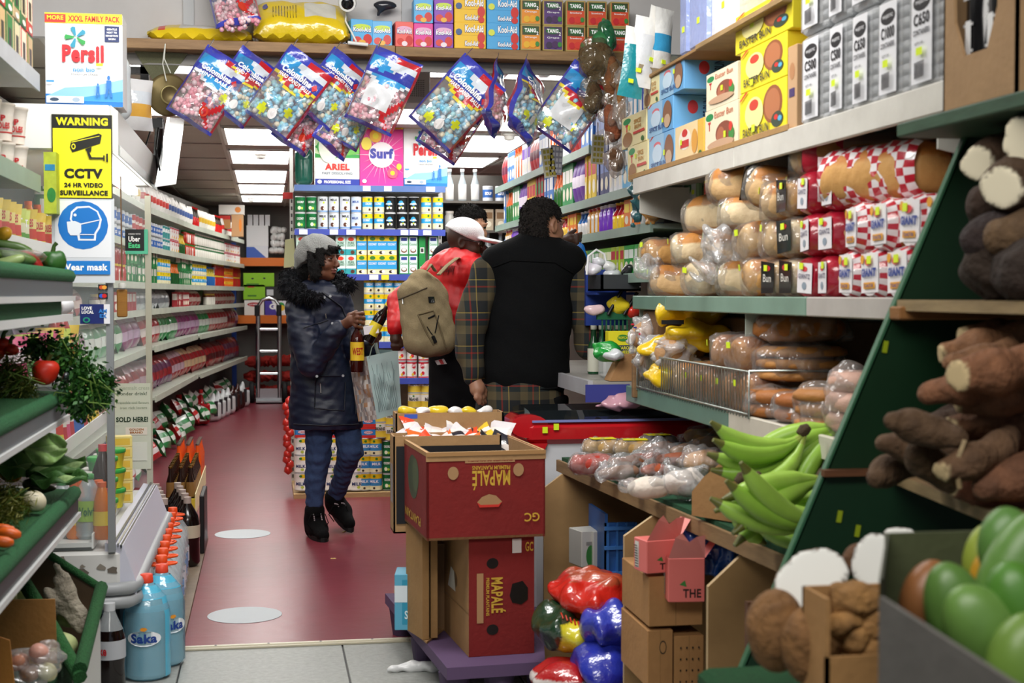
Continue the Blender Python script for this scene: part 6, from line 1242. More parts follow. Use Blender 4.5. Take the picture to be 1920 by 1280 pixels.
for i, (px, py, rr, lb) in enumerate(((1330, 500, (.06, .07, .05), 'crumpled empty clear bag hanging over the bottom loaves'), (1355, 455, (.05, .06, .05), 'twisted clear bag end with blue tie above the bottom loaves'), (1215, 505, (.05, .06, .045), 'crumpled clear bag end at the counter side of the loaves'))):
 crumple('plastic_bag', lb, 'bag', at(px, py, X=RX+.0), rr, '#f2f4f644', i)
# things behind the loaves under the cream shelf
c = at(1290, 362, X=1.62); m = MB('print', '#8fae84'); m.cbox((0, -.13, 0), (.02, .13, .12), .004); m.decals(((-.001, .13, 0), (0, -.26, 0), (0, 0, .12)), [('r', .08, .1, .92, .92, '#c4ccce'), ('e', .5, .65, .2, .22, '#2f6a3a'), ('t', 'ISLAND', .38, .58, .62, .7, '#e8e8e0'), ('r', .72, .42, .86, .56, TAG), ('t', 'SANDWICH', .2, .2, .8, .32, '#444')]); m.obj('sandwich_pack', label='green edged sandwich bag carton behind the heap of loaves', cat='pack', loc=(1.62, c.y, c.z-.06))
crumple('foil_bag', 'crumpled gold foil packet behind the loaves', 'packet', at(1225, 378, X=1.5), (.03, .09, .08), '#b8843aff', 5, 'wrapf', .014)
crumple('foil_bag', 'dark teal packet hanging at the end of the bread rack', 'packet', at(1197, 372, X=1.48), (.03, .05, .1), '#1d5a62ff', 6, 'wrapf', .012)
c = at(1327, 368, X=1.55); m = MB('print', '#f0e04a'); m.cbox((0, -.05, -.06), (.02, .05, .06), .003); m.decals(((-.001, .05, -.06), (0, -.1, 0), (0, 0, .12)), [('r', .1, .5, .9, .9, '#c8342c'), ('r', .2, .1, .8, .4, '#e8e4d8')]); m.obj('price_card', label='yellow and red shelf card behind the loaves', cat='card', loc=(1.55, c.y, c.z))
# ---- low shelf: buns and hard dough bread in bags
def bread_stack(px, py, n, r, th, lab, col='#b98244', X=1.45, tint='#f4f4f220', seed=0, flat=1.0):
 c = at(px, py, X=X); t = thing('bread_bag', lab, 'bread', c)
 for k in range(n):
  m = MB('crust', col); m.lathe([(r*.8, .002), (r, th*.3), (r*.98, th*.7), (r*.8, th), (r*.3, th*1.08)], 20, c=(r7.uniform(-.008, .008), r7.uniform(-.008, .008), k*th)); m.obj('bread_round', t)
 b = Blob((-r*1.5, -r*1.5, -.03), (r*1.5, r*1.5, n*th+.06), .009, .03); b.cap((0, 0, n*th*.3), (0, 0, n*th*.75), r*1.04, r*.98, flat=((0, 0, 1), max(.3, n*th*.42/r))); b.noise(.009, 45, seed); b.obj('wrapper', t, mat='wrap', col=tint); return t
zl = ZL+.002
def zl_(px, X): return at(px, 700, X=X).y
def lows(px, X, z, r, n, th, lab, col='#b98244', seed=0, yaw=0):
 y = at(px, 700, X=X).y; t = bread_stack(px, 700, n, r, th, lab, col, X, seed=seed); t.location = (X, y, z); return t
lows(1500, 1.56, zl+.10, .135, 3, .034, 'clear bag with three stacked flat round breads above the lower ones', seed=1)
lows(1500, 1.58, zl+.215, .14, 1, .075, 'large round loaf in clear bag on top of the flat round breads', '#a8682a', 2)
lows(1450, 1.45, zl, .085, 2, .04, 'clear bag of small brown buns on the cream part of the low shelf', '#a86a34', 3)
lows(1502, 1.47, zl, .08, 2, .04, 'second clear bag of small brown buns beside the wrinkled one', '#a06030', 4)
lows(1552, 1.45, zl, .085, 3, .036, 'clear bag of three seeded flat buns nearest the green board', '#b07840', 5)
lows(1600, 1.46, zl+.01, .07, 3, .05, 'pink printed bag of buns beside the green board', '#d8b0a0', 6)
for i, (px, z, k, yaw, lb) in enumerate(((1330, 0, 'brown', 8, 'brown hard dough loaf behind the wire basket'), (1365, .0, 'brown', -6, 'second brown hard dough loaf behind the wire basket'), (1400, .005, 'brown', 10, 'brown loaf at the end of the wire basket'), (1345, .115, 'brown', -15, 'wrapped brown loaf with creased bag above the basket'), (1385, .115, 'brown', 12, 'wrapped brown loaf beside the flat round breads'), (1300, .0, 'brown', 0, 'brown loaf below the yellow bags'), (1240, .0, 'brown', 10, 'brown wrapped loaf at the counter end of the basket'), (1270, .0, 'tan', -8, 'tan wrapped loaf next to the counter end of the basket'))):
 bagged(k, lb, (1.40, at(px, 700, X=1.4).y, zl+z), (0, R(-3), R(yaw)), None, 1.0, 'clear', i)
for i, (px, z, lb) in enumerate(((1290, .24, 'yellow printed bread bag topmost in the basket heap'), (1305, .165, 'yellow printed bread bag with dark logo above the basket'), (1280, .1, 'crumpled yellow bag end spilling over the basket'), (1300, .02, 'yellow bag seen through the basket wires'))):
 y = at(px, 700, X=1.5).y; t = crumple('bread_bag', lb, 'bread', (1.46+.04*(i < 2), y, zl+z+.05), (.13, .07, .045), '#e6bf1cff', i+3, 'film', .012, 40)
 m = MB('print', '#1c1c1e'); m.box((1.36, y-.0-.05, zl+z+.085), (1.44, y-.045, zl+z+.1)); m.obj('logo', t) if i == 1 else None
for i, (px, z, lb) in enumerate(((1215, .14, 'crumpled clear bag with red and blue flag print by the counter'), (1235, .06, 'crumpled clear bag hanging over the basket end'), (1262, .09, 'clear wrinkled bread bag beside the yellow bags'))):
 t = crumple('bread_bag', lb, 'bread', (1.42, at(px, 700, X=1.42).y, zl+z+.05), (.08, .06, .07), '#eef0f455', i+8, inner=('loaf', 'crust', '#c0966a'))
 if i == 0:
  m = MB('print', '#c2243a')
  for k in range(8): c = V(1.34+.01*k, at(px, 700, X=1.42).y-.05, zl+z+.10-.012*k); m.box(c, c+V(.012, -.003, .006), ['#c2243a', '#2a3a8f', '#eee'][k % 3])
  m.obj('flag_print', t)
m = MB('card', '#7a5a3c'); m.cbox((1.42, 5.15, ZL+.03), (1.7, 5.35, ZB-.05), .004); m.obj('carton', label='brown carton standing on the low shelf behind the flag bag', cat='carton')
m = MB('card', '#5d4530'); m.cbox((1.62, 4.1, ZL+.01), (1.95, 5.1, ZB-.07), .004); m.obj('carton', label='long dark brown carton behind the bagged bread', cat='carton')
# ================= overhead plank with drink boxes and candy bags =================
PY = 6.02; PZ = at(700, 84, Y=PY).z
pl = thing('overhead_shelf', 'long bare timber shelf hung across the shop below the grey panels', 'shelf', (0, 0, 0))
xa, xb, xc = at(228, 80, Y=PY).x, at(741, 90, Y=PY).x, at(1195, 110, Y=PY).x
m = MB('wood', '#a5835c'); m.cbox((xa, PY, PZ-.04), (xb, PY+.17, PZ-.0), .002); m.obj('plank', pl)
m = MB('wood', '#9c7b52'); m.cbox((xb+.002, PY+.002, PZ-.043), (xc, PY+.17, PZ-.003), .002); m.obj('plank', pl)
m = MB('print', '#6d6a64'); m.box((xa, PY+.10, PZ-.09), (xc, PY+.12, PZ-.044)); m.obj('support_rail', pl)
def kbox(px0, px1, py0, py1, col, decs, lab, z0=None, name='drink_box', d=.09, rz=0, grp=None):
 a = at(px0, py1, Y=PY+.03); b_ = at(px1, py0, Y=PY+.03); w = b_.x-a.x; h = b_.z-a.z
 return carton(w, d, h, col, decs).obj(name, label=lab, cat='box', group=grp, loc=((a.x+b_.x)/2, PY+.03+d/2, PZ+.001 if z0 is None else z0), rz=rz), h
def kool(c2, c3): return [('e', .5, .7, .42, .12, c3), ('t', 'Kool-Aid', .08, .5, .92, .72, '#1c2a7a', .06), ('t', 'Kool-Aid', .1, .52, .9, .7, '#fff', .03), ('e', .28, .2, .2, .14, '#d83a2c'), ('e', .75, .25, .2, .2, '#d02a24'), ('e', .5, .12, .16, .1, c2)]
KB = [(655, 697, 36, 84, '#5ab0e6', 'blue', 8), (700, 737, 38, 84, '#5ab0e6', 'blue', -5), (740, 774, 41, 87, '#ee6a62', 'salmon', 4), (776, 812, 46, 90, '#e0389a', 'pink', 0), (814, 850, 48, 93, '#8a4ab8', 'purple', 0)]
for i, (a, b_, t_, bt, c, wd, rz) in enumerate(KB):
 o, h = kbox(a, b_, t_, bt, c, kool('#e8b03a' if i < 2 else '#f0e0e8', '#c8e04a' if i < 2 else '#e8b0d0'), '%s drink mix box %s on the plank' % (wd, ['beside the security camera', 'standing second from the camera', 'slightly turned between blue and pink ones', 'at the start of the packed row', 'next to the yellow ones']  [i]), rz=R(rz))
 if i > 2: kbox(a, b_, t_-47, bt-47, ['#5ab0e6', '#8a4ab8'][i-3], kool('#e8b03a', '#c8e04a'), '%s drink mix box in the upper row over the %s one' % (['blue', 'purple'][i-3], wd), PZ+.002+h)
BB = [(852, 911, 47, 95, '#f2c21c', 'yellow', ''), (913, 974, 50, 98, '#4aa8e2', 'blue', '')]
for a, b_, t_, bt, c, wd, _ in BB:
 for r_ in range(2):
  h = at(a, t_, Y=PY).z-at(a, bt, Y=PY).z
  dd = [('r', 0, .5, 1, .512, '#0003' if 0 else '#c8a01c' if c == '#f2c21c' else '#2f86c0'), ('t', 'Kool-Aid', .33, .6, .93, .9, '#1c2a7a', .06), ('t', 'Kool-Aid', .34, .62, .92, .88, '#fff', .03), ('t', 'Kool-Aid', .33, .08, .75, .3, '#1c2a7a', .06), ('t', 'Kool-Aid', .34, .1, .74, .28, '#fff', .03), ('e', .85, .42, .12, .2, '#d02a24'), ('e', .85, .12, .1, .12, '#d02a24'), ('e', .14, .62, .1, .12, '#3a5a8a' if wd == 'yellow' else '#d8e04a')]
  kbox(a, b_, t_, bt, c, dd, 'wide %s drink mix box, %s of two' % (wd, ['lower', 'upper'][r_]), PZ+.001+r_*(h+.002))
TG = [(976, 1014, 'orange', '#e8922a', 'Orange'), (1018, 1056, 'grape purple', '#5a3a7a', 'Grape'), (1061, 1098, 'red strawberry', '#d8502c', 'Strawberry'), (1101, 1138, 'second red strawberry', '#d8502c', 'Strawberry'), (1144, 1180, 'third red strawberry', '#d8502c', 'Strawberry')]
for a, b_, wd, c, tx in TG:
 h = at(a, 54, Y=PY).z-at(a, 101, Y=PY).z
 for r_ in range(2):
  kbox(a, b_, 54, 101, '#b09a5a', [('r', .06, .06, .94, .94, c), ('r', .08, .6, .92, .94, '#3a4a2a' if 'grape' not in wd else '#4a3a5a'), ('e', .48, .78, .34, .12, '#1f6a2c'), ('t', 'TANG', .2, .7, .76, .86, '#fff', .05), ('t', '2', .78, .6, .88, .74, '#fff', .03), ('t', tx, .2, .46, .8, .55, '#fff', .01), ('e', .3, .22, .16, .13, '#e8b42a' if 'orange' in wd else '#3a2a4a' if 'grape' in wd else '#c8242c'), ('e', .6, .24, .18, .14, '#f0a81c' if 'orange' in wd else '#4a2a5a' if 'grape' in wd else '#d83a2c'), ('e', .82, .25, .1, .1, '#3a8a3a')], '%s powder drink box, %s row on the plank' % (wd, ['lower', 'upper'][r_]), PZ+.001+r_*(h+.002))
# long yellow sacks lying on the plank
def pillow(l, w, h, cf, name, seed=0, mat='film'):
 m = MB(mat, '#fff'); r = random.Random(seed); a, b_, c = (r.uniform(0, 6) for _ in range(3))
 def s(u, v, sg):
  e = (max(0, 1-(2*u-1)**4)*max(0, 1-(2*v-1)**4))**.5; wz_ = .06*math.sin(u*14+a)*math.sin(v*9+b_)+.04*math.sin(u*31+v*17+c)
  return V((u-.5)*l, (v-.5)*w*(1-.06*math.sin(3.14*u)), h*.5+sg*h*.5*e*(1+wz_)+(.012 if e < .2 else 0)*math.sin(u*40+v*25))
 m.grid(lambda u, v: s(u, v, 1), 30, 16, lambda u, v: cf(u, v, 1)); m.grid(lambda u, v: s(1-u, v, -1), 30, 16, lambda u, v: cf(1-u, v, -1)); return m, s
yc = lambda u, v, sg: '#e9c91cff' if not (.05 < v < .95) or sg < 0 or u < .1 or u > .9 else ('#d8342cff' if u < .16 or (v > .8 and .2 < u < .5) else '#dcd8d0ff' if (.3 < u < .8 and .15 < v < .8) else '#e9c91cff')
a = at(278, 76, Y=PY+.06); b_ = at(472, 80, Y=PY+.06); m, _ = pillow(b_.x-a.x, .26, .075, yc, 'x', 1); m.obj('candy_sack', label='flat yellow edged candy sack lying on the plank', cat='sack', loc=((a.x+b_.x)/2, PY+.13, PZ+.004), rot=(R(12), R(0), 0))
a = at(474, 76, Y=PY+.06); b_ = at(655, 80, Y=PY+.06); m, _ = pillow(b_.x-a.x, .28, .06, lambda u, v, sg: '#e6c21cff' if v > .2 else '#c8a850ff', 'x', 2); m.obj('candy_sack', label='yellow sack lying underneath the bulging yellow one', cat='sack', loc=((a.x+b_.x)/2, PY+.14, PZ+.004))
yc2 = lambda u, v, sg: '#d6d4c8ff' if .52 < u < .86 and .25 < v < .75 and sg > 0 else '#e6c71aff'
m, s_ = pillow((b_.x-a.x)*.98, .24, .13, yc2, 'x', 3)
for k in range(9): m.add([s_(.2+.03*k, q/10+.2, 1)+V(0, 0, .002) for q in range(5)]+[s_(.2+.03*k+.008, q/10+.2, 1)+V(0, 0, .002) for q in range(4, -1, -1)], [tuple(range(10))], '#6a5a1c')
m.add([s_(.12+.03*math.cos(k), .62+.12*math.sin(k), 1)+V(0, 0, .003) for k in range(7)], [tuple(range(7))], '#3a3a8a'); m.obj('candy_sack', label='bulging yellow sack with printed panel lying on the other one', cat='sack', loc=((a.x+b_.x)/2, PY+.13, PZ+.045), rot=(R(38), 0, 0))
# ---- hanging candy bags. local: width X, height Z down from 0
BALL = {}
def balls(w, h, cols, seed):
 r = random.Random(seed); m = MB('gloss', '#fff'); n = 0
 P8 = [(0, 0, -1), (.87, 0, -.5), (.27, .83, -.5), (-.7, .51, -.5), (-.7, -.51, -.5), (.27, -.83, -.5), (.7, .51, .5), (-.27, .83, .5), (-.87, 0, .5), (-.27, -.83, .5), (.7, -.51, .5), (0, 0, 1)]
 F8 = [(0, 2, 1), (0, 3, 2), (0, 4, 3), (0, 5, 4), (0, 1, 5), (1, 2, 6), (2, 3, 7), (3, 4, 8), (4, 5, 9), (5, 1, 10), (1, 6, 10), (2, 7, 6), (3, 8, 7), (4, 9, 8), (5, 10, 9), (6, 7, 11), (7, 8, 11), (8, 9, 11), (9, 10, 11), (10, 6, 11)]
 while n < 190:
  x = r.uniform(-w*.42, w*.42); z = r.uniform(-h*.93, -h*.42); y = r.choice([-1, 1])*r.uniform(.012, .035)*(1-abs(x)/(w*.55)); q = .0125
  c = r.choice(cols); m.add([(x+q*a[0], y+q*a[1], z+q*a[2]) for a in P8], F8, c, smooth=True); n += 1
 return m.mesh('candies')
def candybag(px, py, w, h, kind, lab, yaw=0, tilt=0, lean=0, back=False, Y=PY-.05, seed=0):
 """bag hung from one upper corner: lean turns it in its own plane"""
 c = at(px, py, Y=Y); t = thing('candy_bag', lab, 'bag', c, rot=(R(tilt), R(lean), R(yaw)))
 ph = [r8.uniform(0, 6) for _ in range(4)]; off = V(w*.42, 0, .0)   # the hanging corner is the origin
 def s(u, v, sg):
  x = (u-.5)*w; z = -v*h; full = min(1, max(0, (v-.08)/.5)); e = max(0, 1-(2*u-1)**2)**.5*(max(0, 1-(2*v-1)**6))**.5*(.25+.75*full)
  y = sg*.05*e*(1+.12*math.sin(u*13+v*7+ph[0])+.1*math.sin(v*21-u*11+ph[1]))+.006*math.sin(u*9+v*13+ph[2])
  return V(x, y, z)-V(-w*.5, 0, 0)+V(0, 0, 0)
 pink = kind == 'pink'
 def cf(u, v, front=True):
  if v < .04 or v > .965: return '#3a3fb4ff'
  if u < .04 or u > .96: return '#3a3fb4f0' if (u < .04) == front else '#c22030f0'
  if v < .12: return '#c8202cff' if u > .5 else '#3d46b8ff'
  if v < .24+.05*math.sin(u*5): return '#2f9adcee' if u < .45+.1*math.sin(v*30) else '#e4ecf6ee'
  if v < .40-.06*math.cos(u*6): return '#3440a8ff' if v < .33 else ('#3aa0e0ff' if pink else '#c8303cff')
  if v < .44-.06*math.cos(u*6): return '#e8eef4ff' if pink else '#f0d83aff'
  if back and .2 < u < .75 and v < .78: return '#e8eaeeee'
  if pink and (abs(u-v+.12) < .05 and v > .7): return '#c8202cff'
  if pink and (abs(u+v-1.52) < .05 and u > .65): return '#c8202cff'
  if not pink and math.hypot(u-.3, (v-.84)*1.2) < .08: return '#d8e02cff'
  if not pink and math.hypot(u-.75, (v-.72)*1.2) < .07: return '#d8e02cff'
  return '#f6f0f424'
 m = MB('film', '#fff'); m.grid(lambda u, v: s(u, v, -1), 24, 26, cf); m.grid(lambda u, v: s(1-u, v, 1), 24, 26, lambda u, v: cf(1-u, v, False)); m.obj('wrapper', t)
 k = (pink, seed % 2)
 if k not in BALL: BALL[k] = balls(w, h, ['#eca8b6', '#f4c4ce', '#e08a9c', '#fae0e6'] if pink else ['#68bce0', '#9cd4ea', '#e4f0f4', '#78c4e2', '#ece0c4', '#a8e4ea'], seed)
 link(BALL[k], 'candies', t, kind='stuff', loc=V(w*.5, 0, 0)).scale = (1, 1.1, 1)
 if not back:
  m = MB('print', '#fff'); sf = lambda u, v: s(u, 1-v, -1)+V(0, -.004, 0); m.text('Colombina', sf, .14, .68, .78, .765, '#fff', .05)
  m.text('MINT BALLS' if pink else 'HARD CANDY BALLS', sf, .16, .61, .84, .665, '#fff', .04); m.add([sf(.85+.06*math.cos(q), .72+.05*math.sin(q)) for q in (0, 1.57, 3.14, 4.71)], [(0, 1, 2, 3)], '#d8303a'); m.add([sf((.66 if pink else .52)+.085*math.cos(q*.45), (.2 if pink else .17)+.07*math.sin(q*.45)) for q in range(14)], [tuple(range(14))], '#c8341c' if pink else '#e8e4e4'); m.obj('lettering', t)
 m = MB('steel', '#ddd'); m.tube([(w*.0+.01, 0, -.01), (.01, 0, .03)], .002, 4); m.obj('hook', t)
 return t
W, Hh = .205, .315
CB = [(390, 82, 'pink', 'pink mint candy bag hanging beside the brass pan', 0, 40, False, 0, 1.0), (455, 84, 'blue', 'blue candy bag in front of the plank beside the pink one', 10, 42, False, .03, .92), (546, 82, 'blue', 'blue candy bag with large round print, third along the plank', -8, 44, False, -.02, 1.06), (560, 150, 'pink', 'pink candy bag hanging low behind the third bag', 20, 38, False, .07, .85), (628, 86, 'blue', 'blue candy bag overlapping the bag with white back label', 8, 46, False, .03, .95),
      (640, 150, 'pink', 'narrow pink candy bag low behind the white label bag', 35, 40, False, .08, .9), (706, 84, 'pink', 'pink candy bag showing its white back label', -12, 32, True, -.06, 1.02), (650, 140, 'blue', 'blue candy bag peeping out under the white back label', 8, 34, False, .04, .85), (872, 98, 'blue', 'large blue candy bag hanging near the wall heater', -6, 50, False, -.03, 1.12), (850, 150, 'pink', 'pink candy bag hanging low behind the large blue one', 4, 40, False, .05, .95), (932, 106, 'pink', 'pink candy bag seen edge on between two blue ones', 68, 42, False, .02, .92), (984, 108, 'blue', 'slim blue candy bag turned half away', 48, 42, False, .0, 1.0), (1078, 110, 'blue', 'blue candy bag showing its grey back label by the hanging herbs', -12, 44, True, -.02, 1.05)]
for i, (px, py, k, lb, yaw, lean, bk, dy, sc) in enumerate(CB):
 t = candybag(px, py, W, Hh, k, lb, yaw, r8.uniform(-6, 4), lean-8, bk, PY-.07+dy, i); t.scale = (sc,)*3
c = at(452, 20, Y=PY+.12); t = candybag(452, 20, W, Hh*.9, 'pink', 'pink candy bag lying on top of the yellow sacks', 0, -35, -12, False, PY+.02, 3); t.location = V(c.x-.14, PY+.05, PZ+.235); t.scale = (.9,)*3
# brass pan
c = at(318, 178, Y=5.95); t = thing('frying_pan', 'old brass wok hanging by a string from the plank', 'pan', c, rot=(R(96), 0, R(18)))
m = MB('brass', '#7a6c48'); m.lathe([(.0, .0), (.03, .001), (.034, .008), (.04, .0), (.075, -.006), (.084, -.014), (.086, -.02), (.08, -.03), (.04, -.05), (0, -.055)], 32, cap=False); m.obj('bowl', t)
m = MB('brass', '#94895c'); m.lathe([(.030, .002), (.036, .01), (.039, .002)], 28, cap=False); m.obj('foot_ring', t)
a = at(310, 82, Y=5.95); m = MB('print', '#cfcfc4'); m.tube([a, at(308, 110, Y=5.94), at(320, 137, Y=5.93)], .0025, 5); m.tube([a, at(305, 120, Y=5.94), at(312, 152, Y=5.93)], .0025, 5); m.obj('hanging_string', label='looped white string holding the brass wok', cat='string')
# tv bracket and mirrored strip
m = MB('print', '#17181a'); t = thing('television_bracket', 'black steel wall bracket hanging under the plank behind the pan', 'bracket', (0, 0, 0))
a = at(263, 125, Y=6.5); b_ = at(305, 235, Y=6.5); m.box((a.x, 6.5, b_.z), (a.x+.035, 6.54, a.z+.03)); m.box((a.x, 6.5, b_.z-.01), (b_.x, 6.54, b_.z+.03)); m.box((a.x-.05, 6.5, a.z-.03), (b_.x-.02, 6.54, a.z)); m.obj('plate', t); m = MB('print', '#0e0f10'); m.tube([at(300, 225, Y=6.6), at(293, 345, Y=6.9)], .02, 6); m.obj('arm', t)
m = MB('print', '#101113'); m.tube([at(285, 235, Y=6.5), at(268, 290, Y=6.4), at(272, 330, Y=6.4), at(288, 345, Y=6.4)], .004, 5); m.tube([at(297, 240, Y=6.5), at(292, 280, Y=6.4), at(300, 320, Y=6.4)], .004, 5); m.obj('cable', t)
q = [at(x, y, X=-.45) for x, y in ((318, 220), (346, 222), (330, 345), (296, 350))]; m = MB('tin', '#e4e6e8'); m.add(q+[v+V(-.012, 0, 0) for v in q], [(0, 1, 2, 3), (7, 6, 5, 4), (0, 4, 5, 1), (1, 5, 6, 2), (2, 6, 7, 3), (3, 7, 4, 0)]); m.obj('mirror_strip', label='slanting mirrored strip reflecting the ceiling lights beside the bracket', cat='mirror')
m = MB('cloth', '#6f7058'); q = [at(252, 96, Y=6.1), at(352, 100, Y=6.1), at(318, 150, Y=6.15), at(290, 156, Y=6.15)]; m.add(q+[v+V(0, .006, 0) for v in q], [(0, 1, 2, 3), (7, 6, 5, 4), (0, 4, 5, 1), (1, 5, 6, 2), (2, 6, 7, 3), (3, 7, 4, 0)]); m.obj('cloth_piece', label='olive cloth pinned under the plank above the pan', cat='cloth')
# heater, sensors, cameras
c = at(778, 156, Y=6.7); t = thing('wall_heater', 'grey perforated heater box hanging under the ceiling behind candy bags', 'heater', (0, 0, 0)); a = at(748, 192, Y=6.7); b_ = at(807, 122, Y=6.7); m = MB('print', '#a9a7a2'); m.cbox((a.x, 6.7, a.z), (b_.x, 6.95, b_.z), .005); m.obj('body', t)
m = MB('print', '#3a3937')
for i in range(12):
 for j in range(9): x = a.x+.02+i*.0085; z = a.z+.03+j*.009; m.box((x, 6.6985, z), (x+.004, 6.7, z+.004))
m.obj('grille', t, kind='stuff')
def camera_(px, py, Y, lab, aim=(0, -1, -.2)):
 c = at(px, py, Y=Y); t = thing('security_camera', lab, 'camera', c, rot=Vector(aim).to_track_quat('Z', 'Y').to_euler()); m = MB('print', '#e8e8e4'); m.lathe([(.03, -.06), (.036, -.04), (.038, .01), (.034, .022)], 16); m.obj('housing', t); m = MB('gloss', '#0c0c0e'); m.lathe([(.026, .022), (.02, .028), (.008, .03)], 14); m.obj('lens', t); return t
camera_(651, 4, 6.0, 'white bullet security camera at the top above the yellow sacks', (0, -1, -.5)); camera_(1117, 240, 7.4, 'white security camera behind the hanging herb bags', (-.4, -1, -.1))
m = MB('print', '#e6e6e2'); m.tube([at(650, 14, Y=6.1), at(648, 40, Y=6.05), at(660, 62, Y=6.0), at(668, 78, Y=6.0)], .004, 6); m.tube([at(652, 80, Y=5.99), at(690, 84, Y=5.99)], .008, 6); m.obj('white_cable', label='white cable running down from the security camera to the plank', cat='cable')
c = at(1020, 125, Y=6.9); t = thing('motion_sensor', 'white ribbed dome sensor under the ceiling behind the bags', 'sensor', c); m = MB('print', '#e9e9e6'); m.lathe([(.025, -.05), (.036, -.03), (.042, 0), (.045, .04), (.05, .05)], 16); m.obj('dome', t)
c = at(722, 10, Y=6.15); b = Blob(c-V(.08, .04, .06), c+V(.08, .04, .05), .008, .02); b.ell(c, (.05, .02, .02)).cap(c, c+V(-.03, 0, -.04), .008); b.obj('dark_tool', mat='gloss', col='#2a2c34', label='dark handled tool hanging against the grey panel', cat='tool')
# hanging herbs, pouches, price cards near the bread rack
HB = [(1130, 85, 5.9, (.05, .04, .09), '#1f6a44', 'green', 'green and yellow herb packet hanging at the end of the plank', 'leaf', '#2c7a44'), (1118, 115, 5.85, (.08, .05, .09), '#8a7a5a40', '', 'clear bag of dried brown herbs hanging from a chain', 'root', '#5a4424'), (1112, 185, 5.85, (.05, .04, .08), '#8a7a5a40', '', 'lower clear bag of dried bark hanging by the herbs', 'root', '#4a3418'), (1150, 150, 5.75, (.04, .04, .11), '#8a7a5a40', '', 'long clear bag of cinnamon bark hanging beside the herbs', 'root', '#7a4a24'), (1148, 230, 5.75, (.045, .04, .1), '#b09a8a40', '', 'clear bag of reddish spices hanging lowest', 'root', '#8a4a2c'), (1165, 180, 5.7, (.03, .03, .12), '#d8d0c840', '', 'narrow clear bag of nuts hanging near the bun boxes', 'root', '#9a6a3a'), (1153, 300, 5.7, (.04, .04, .06), '#b09a8a40', '', 'small bag of brown dried roots above the back shelves', 'root', '#5a3a20')]
for i, (px, py, Y, rr, tint, _, lb, mt, ic) in enumerate(HB): crumple('herb_bag', lb, 'bag', at(px, py, Y=Y), rr, tint if len(tint) > 7 else tint+'cc', i+20, amp=.012, inner=('herbs', mt, ic))
for i, (px, py, lb, c2, yaw, tlt) in enumerate(((1215, 20, 'white pouch with blue label hanging at the top, front one', '#3a9ac8', 20, 14), (1240, 25, 'white pouch with blue label hanging just behind the front one', '#3a9ac8', 30, 4), (1180, 60, 'teal packet hanging behind the white pouches', '#1d8a94', 10, 8), (1195, 40, 'clear packet with fork pictures hanging among the pouches', '#d8dadc', 0, 10))):
 c = at(px, py, Y=5.2); m = pouch(.1, .26, .03, ['#9a8a70', '#e8e6e0', c2, c2, '#ecebe6', '#ecebe6'] if i < 2 else [c2, c2, c2, '#e8e8e4'], 'film'); m.box((-.02, -.02, .05), (.0, -.018, .065), TAG, 'print'); m.obj('hanging_pouch', label=lb, cat='pouch', loc=c-V(0, 0, .24), rot=(0, R(tlt), R(yaw)))
for i, (px, py, lb, rz) in enumerate(((1029, 305, 'pale card of yellow price stickers hanging on a chain', -8), (1121, 280, 'second pale sticker card hanging beside the camera', 4), (1043, 300, 'clear and grey card of small goods beside the first sticker card', 3))):
 c = at(px, py, Y=6.3); m = MB('print', '#dcd9c4' if i < 2 else '#a9a8b8'); m.box((-.028, 0, -.065), (.028, .003, .065)); m.decals(((-.028, 0, -.065), (.056, 0, 0), (0, 0, .13)), [('r', .15+.28*a, .06+.19*b_, .36+.28*a, .18+.19*b_, '#b8a83a' if i < 2 else '#e4e4e8') for a in range(3) for b_ in range(5)]); m.obj('sticker_card', label=lb, cat='card', loc=c, rot=(0, R(rz), 0))
 m = MB('steel', '#c8c8c8'); m.tube([c+V(0, 0, .065), c+V(0, 0, .16 if i != 1 else .12)], .003, 4); m.obj('hanging_chain', label='thin metal chain holding the sticker card, '+['over the man in the vest', 'beside the camera', 'with the grey card'][i], cat='chain')
# ================= shelves and counter behind the men =================
SX = 1.5
bs = thing('counter_shelving', 'pale green edged wall shelves above the checkout counter', 'shelving', (0, 0, 0))
for z, y0, y1 in ((1.80, 5.5, 9.4), (1.636, 5.5, 9.4), (1.44, 5.5, 9.4), (2.05, 6.6, 9.4)):
 m = MB('shelf', '#9fb0a6'); m.box((SX, y0, z-.02), (1.97, y1, z)); m.box((SX-.012, y0, z-.035), (SX, y1, z+.004), '#8fa79b'); m.obj('shelf', bs)
m = MB('shelf', '#5f5a54'); m.box((1.97, 5.5, 0), (2.0, 9.5, 2.45)); m.obj('back_panel', bs)
def rowr(z, y0, y1, step, items, hgt, layers, where, dep=.07, x=SX+.05):
 y = y0; k = 0
 while y < y1:
  it = items[(k//3) % len(items)]; kind, c1, c2, wd = it; ms = pm_(kind, c1, c2); n = KN[kind]
  for lv in range(layers): o = link(ms, n[0], None, wd+' '+n[0].replace('_', ' ')+' '+where, n[1], wd+' '+where, loc=(x, y, z+.001+lv*hgt*1.01), rz=-math.pi/2+r8.uniform(-.1, .1)); o.scale = (1.1, 1, hgt/{'box': .14, 'jar': .125, 'tall': .21, 'can': .112, 'sack': .2}[kind])
  y += step*1.15; k += 1
rowr(1.80, 5.62, 6.6, .075, [('box', '#2a4aa8', '#e8eef4', 'blue'), ('box', '#5ab0e0', '#f4f4f2', 'sky blue'), ('box', '#e8e8ec', '#c8a0b0', 'white'), ('box', '#1c2a6a', '#4a6ab8', 'navy'), ('box', '#e8e6e0', '#3a7ac8', 'pale')], .2, 2, 'on the upper counter shelf')
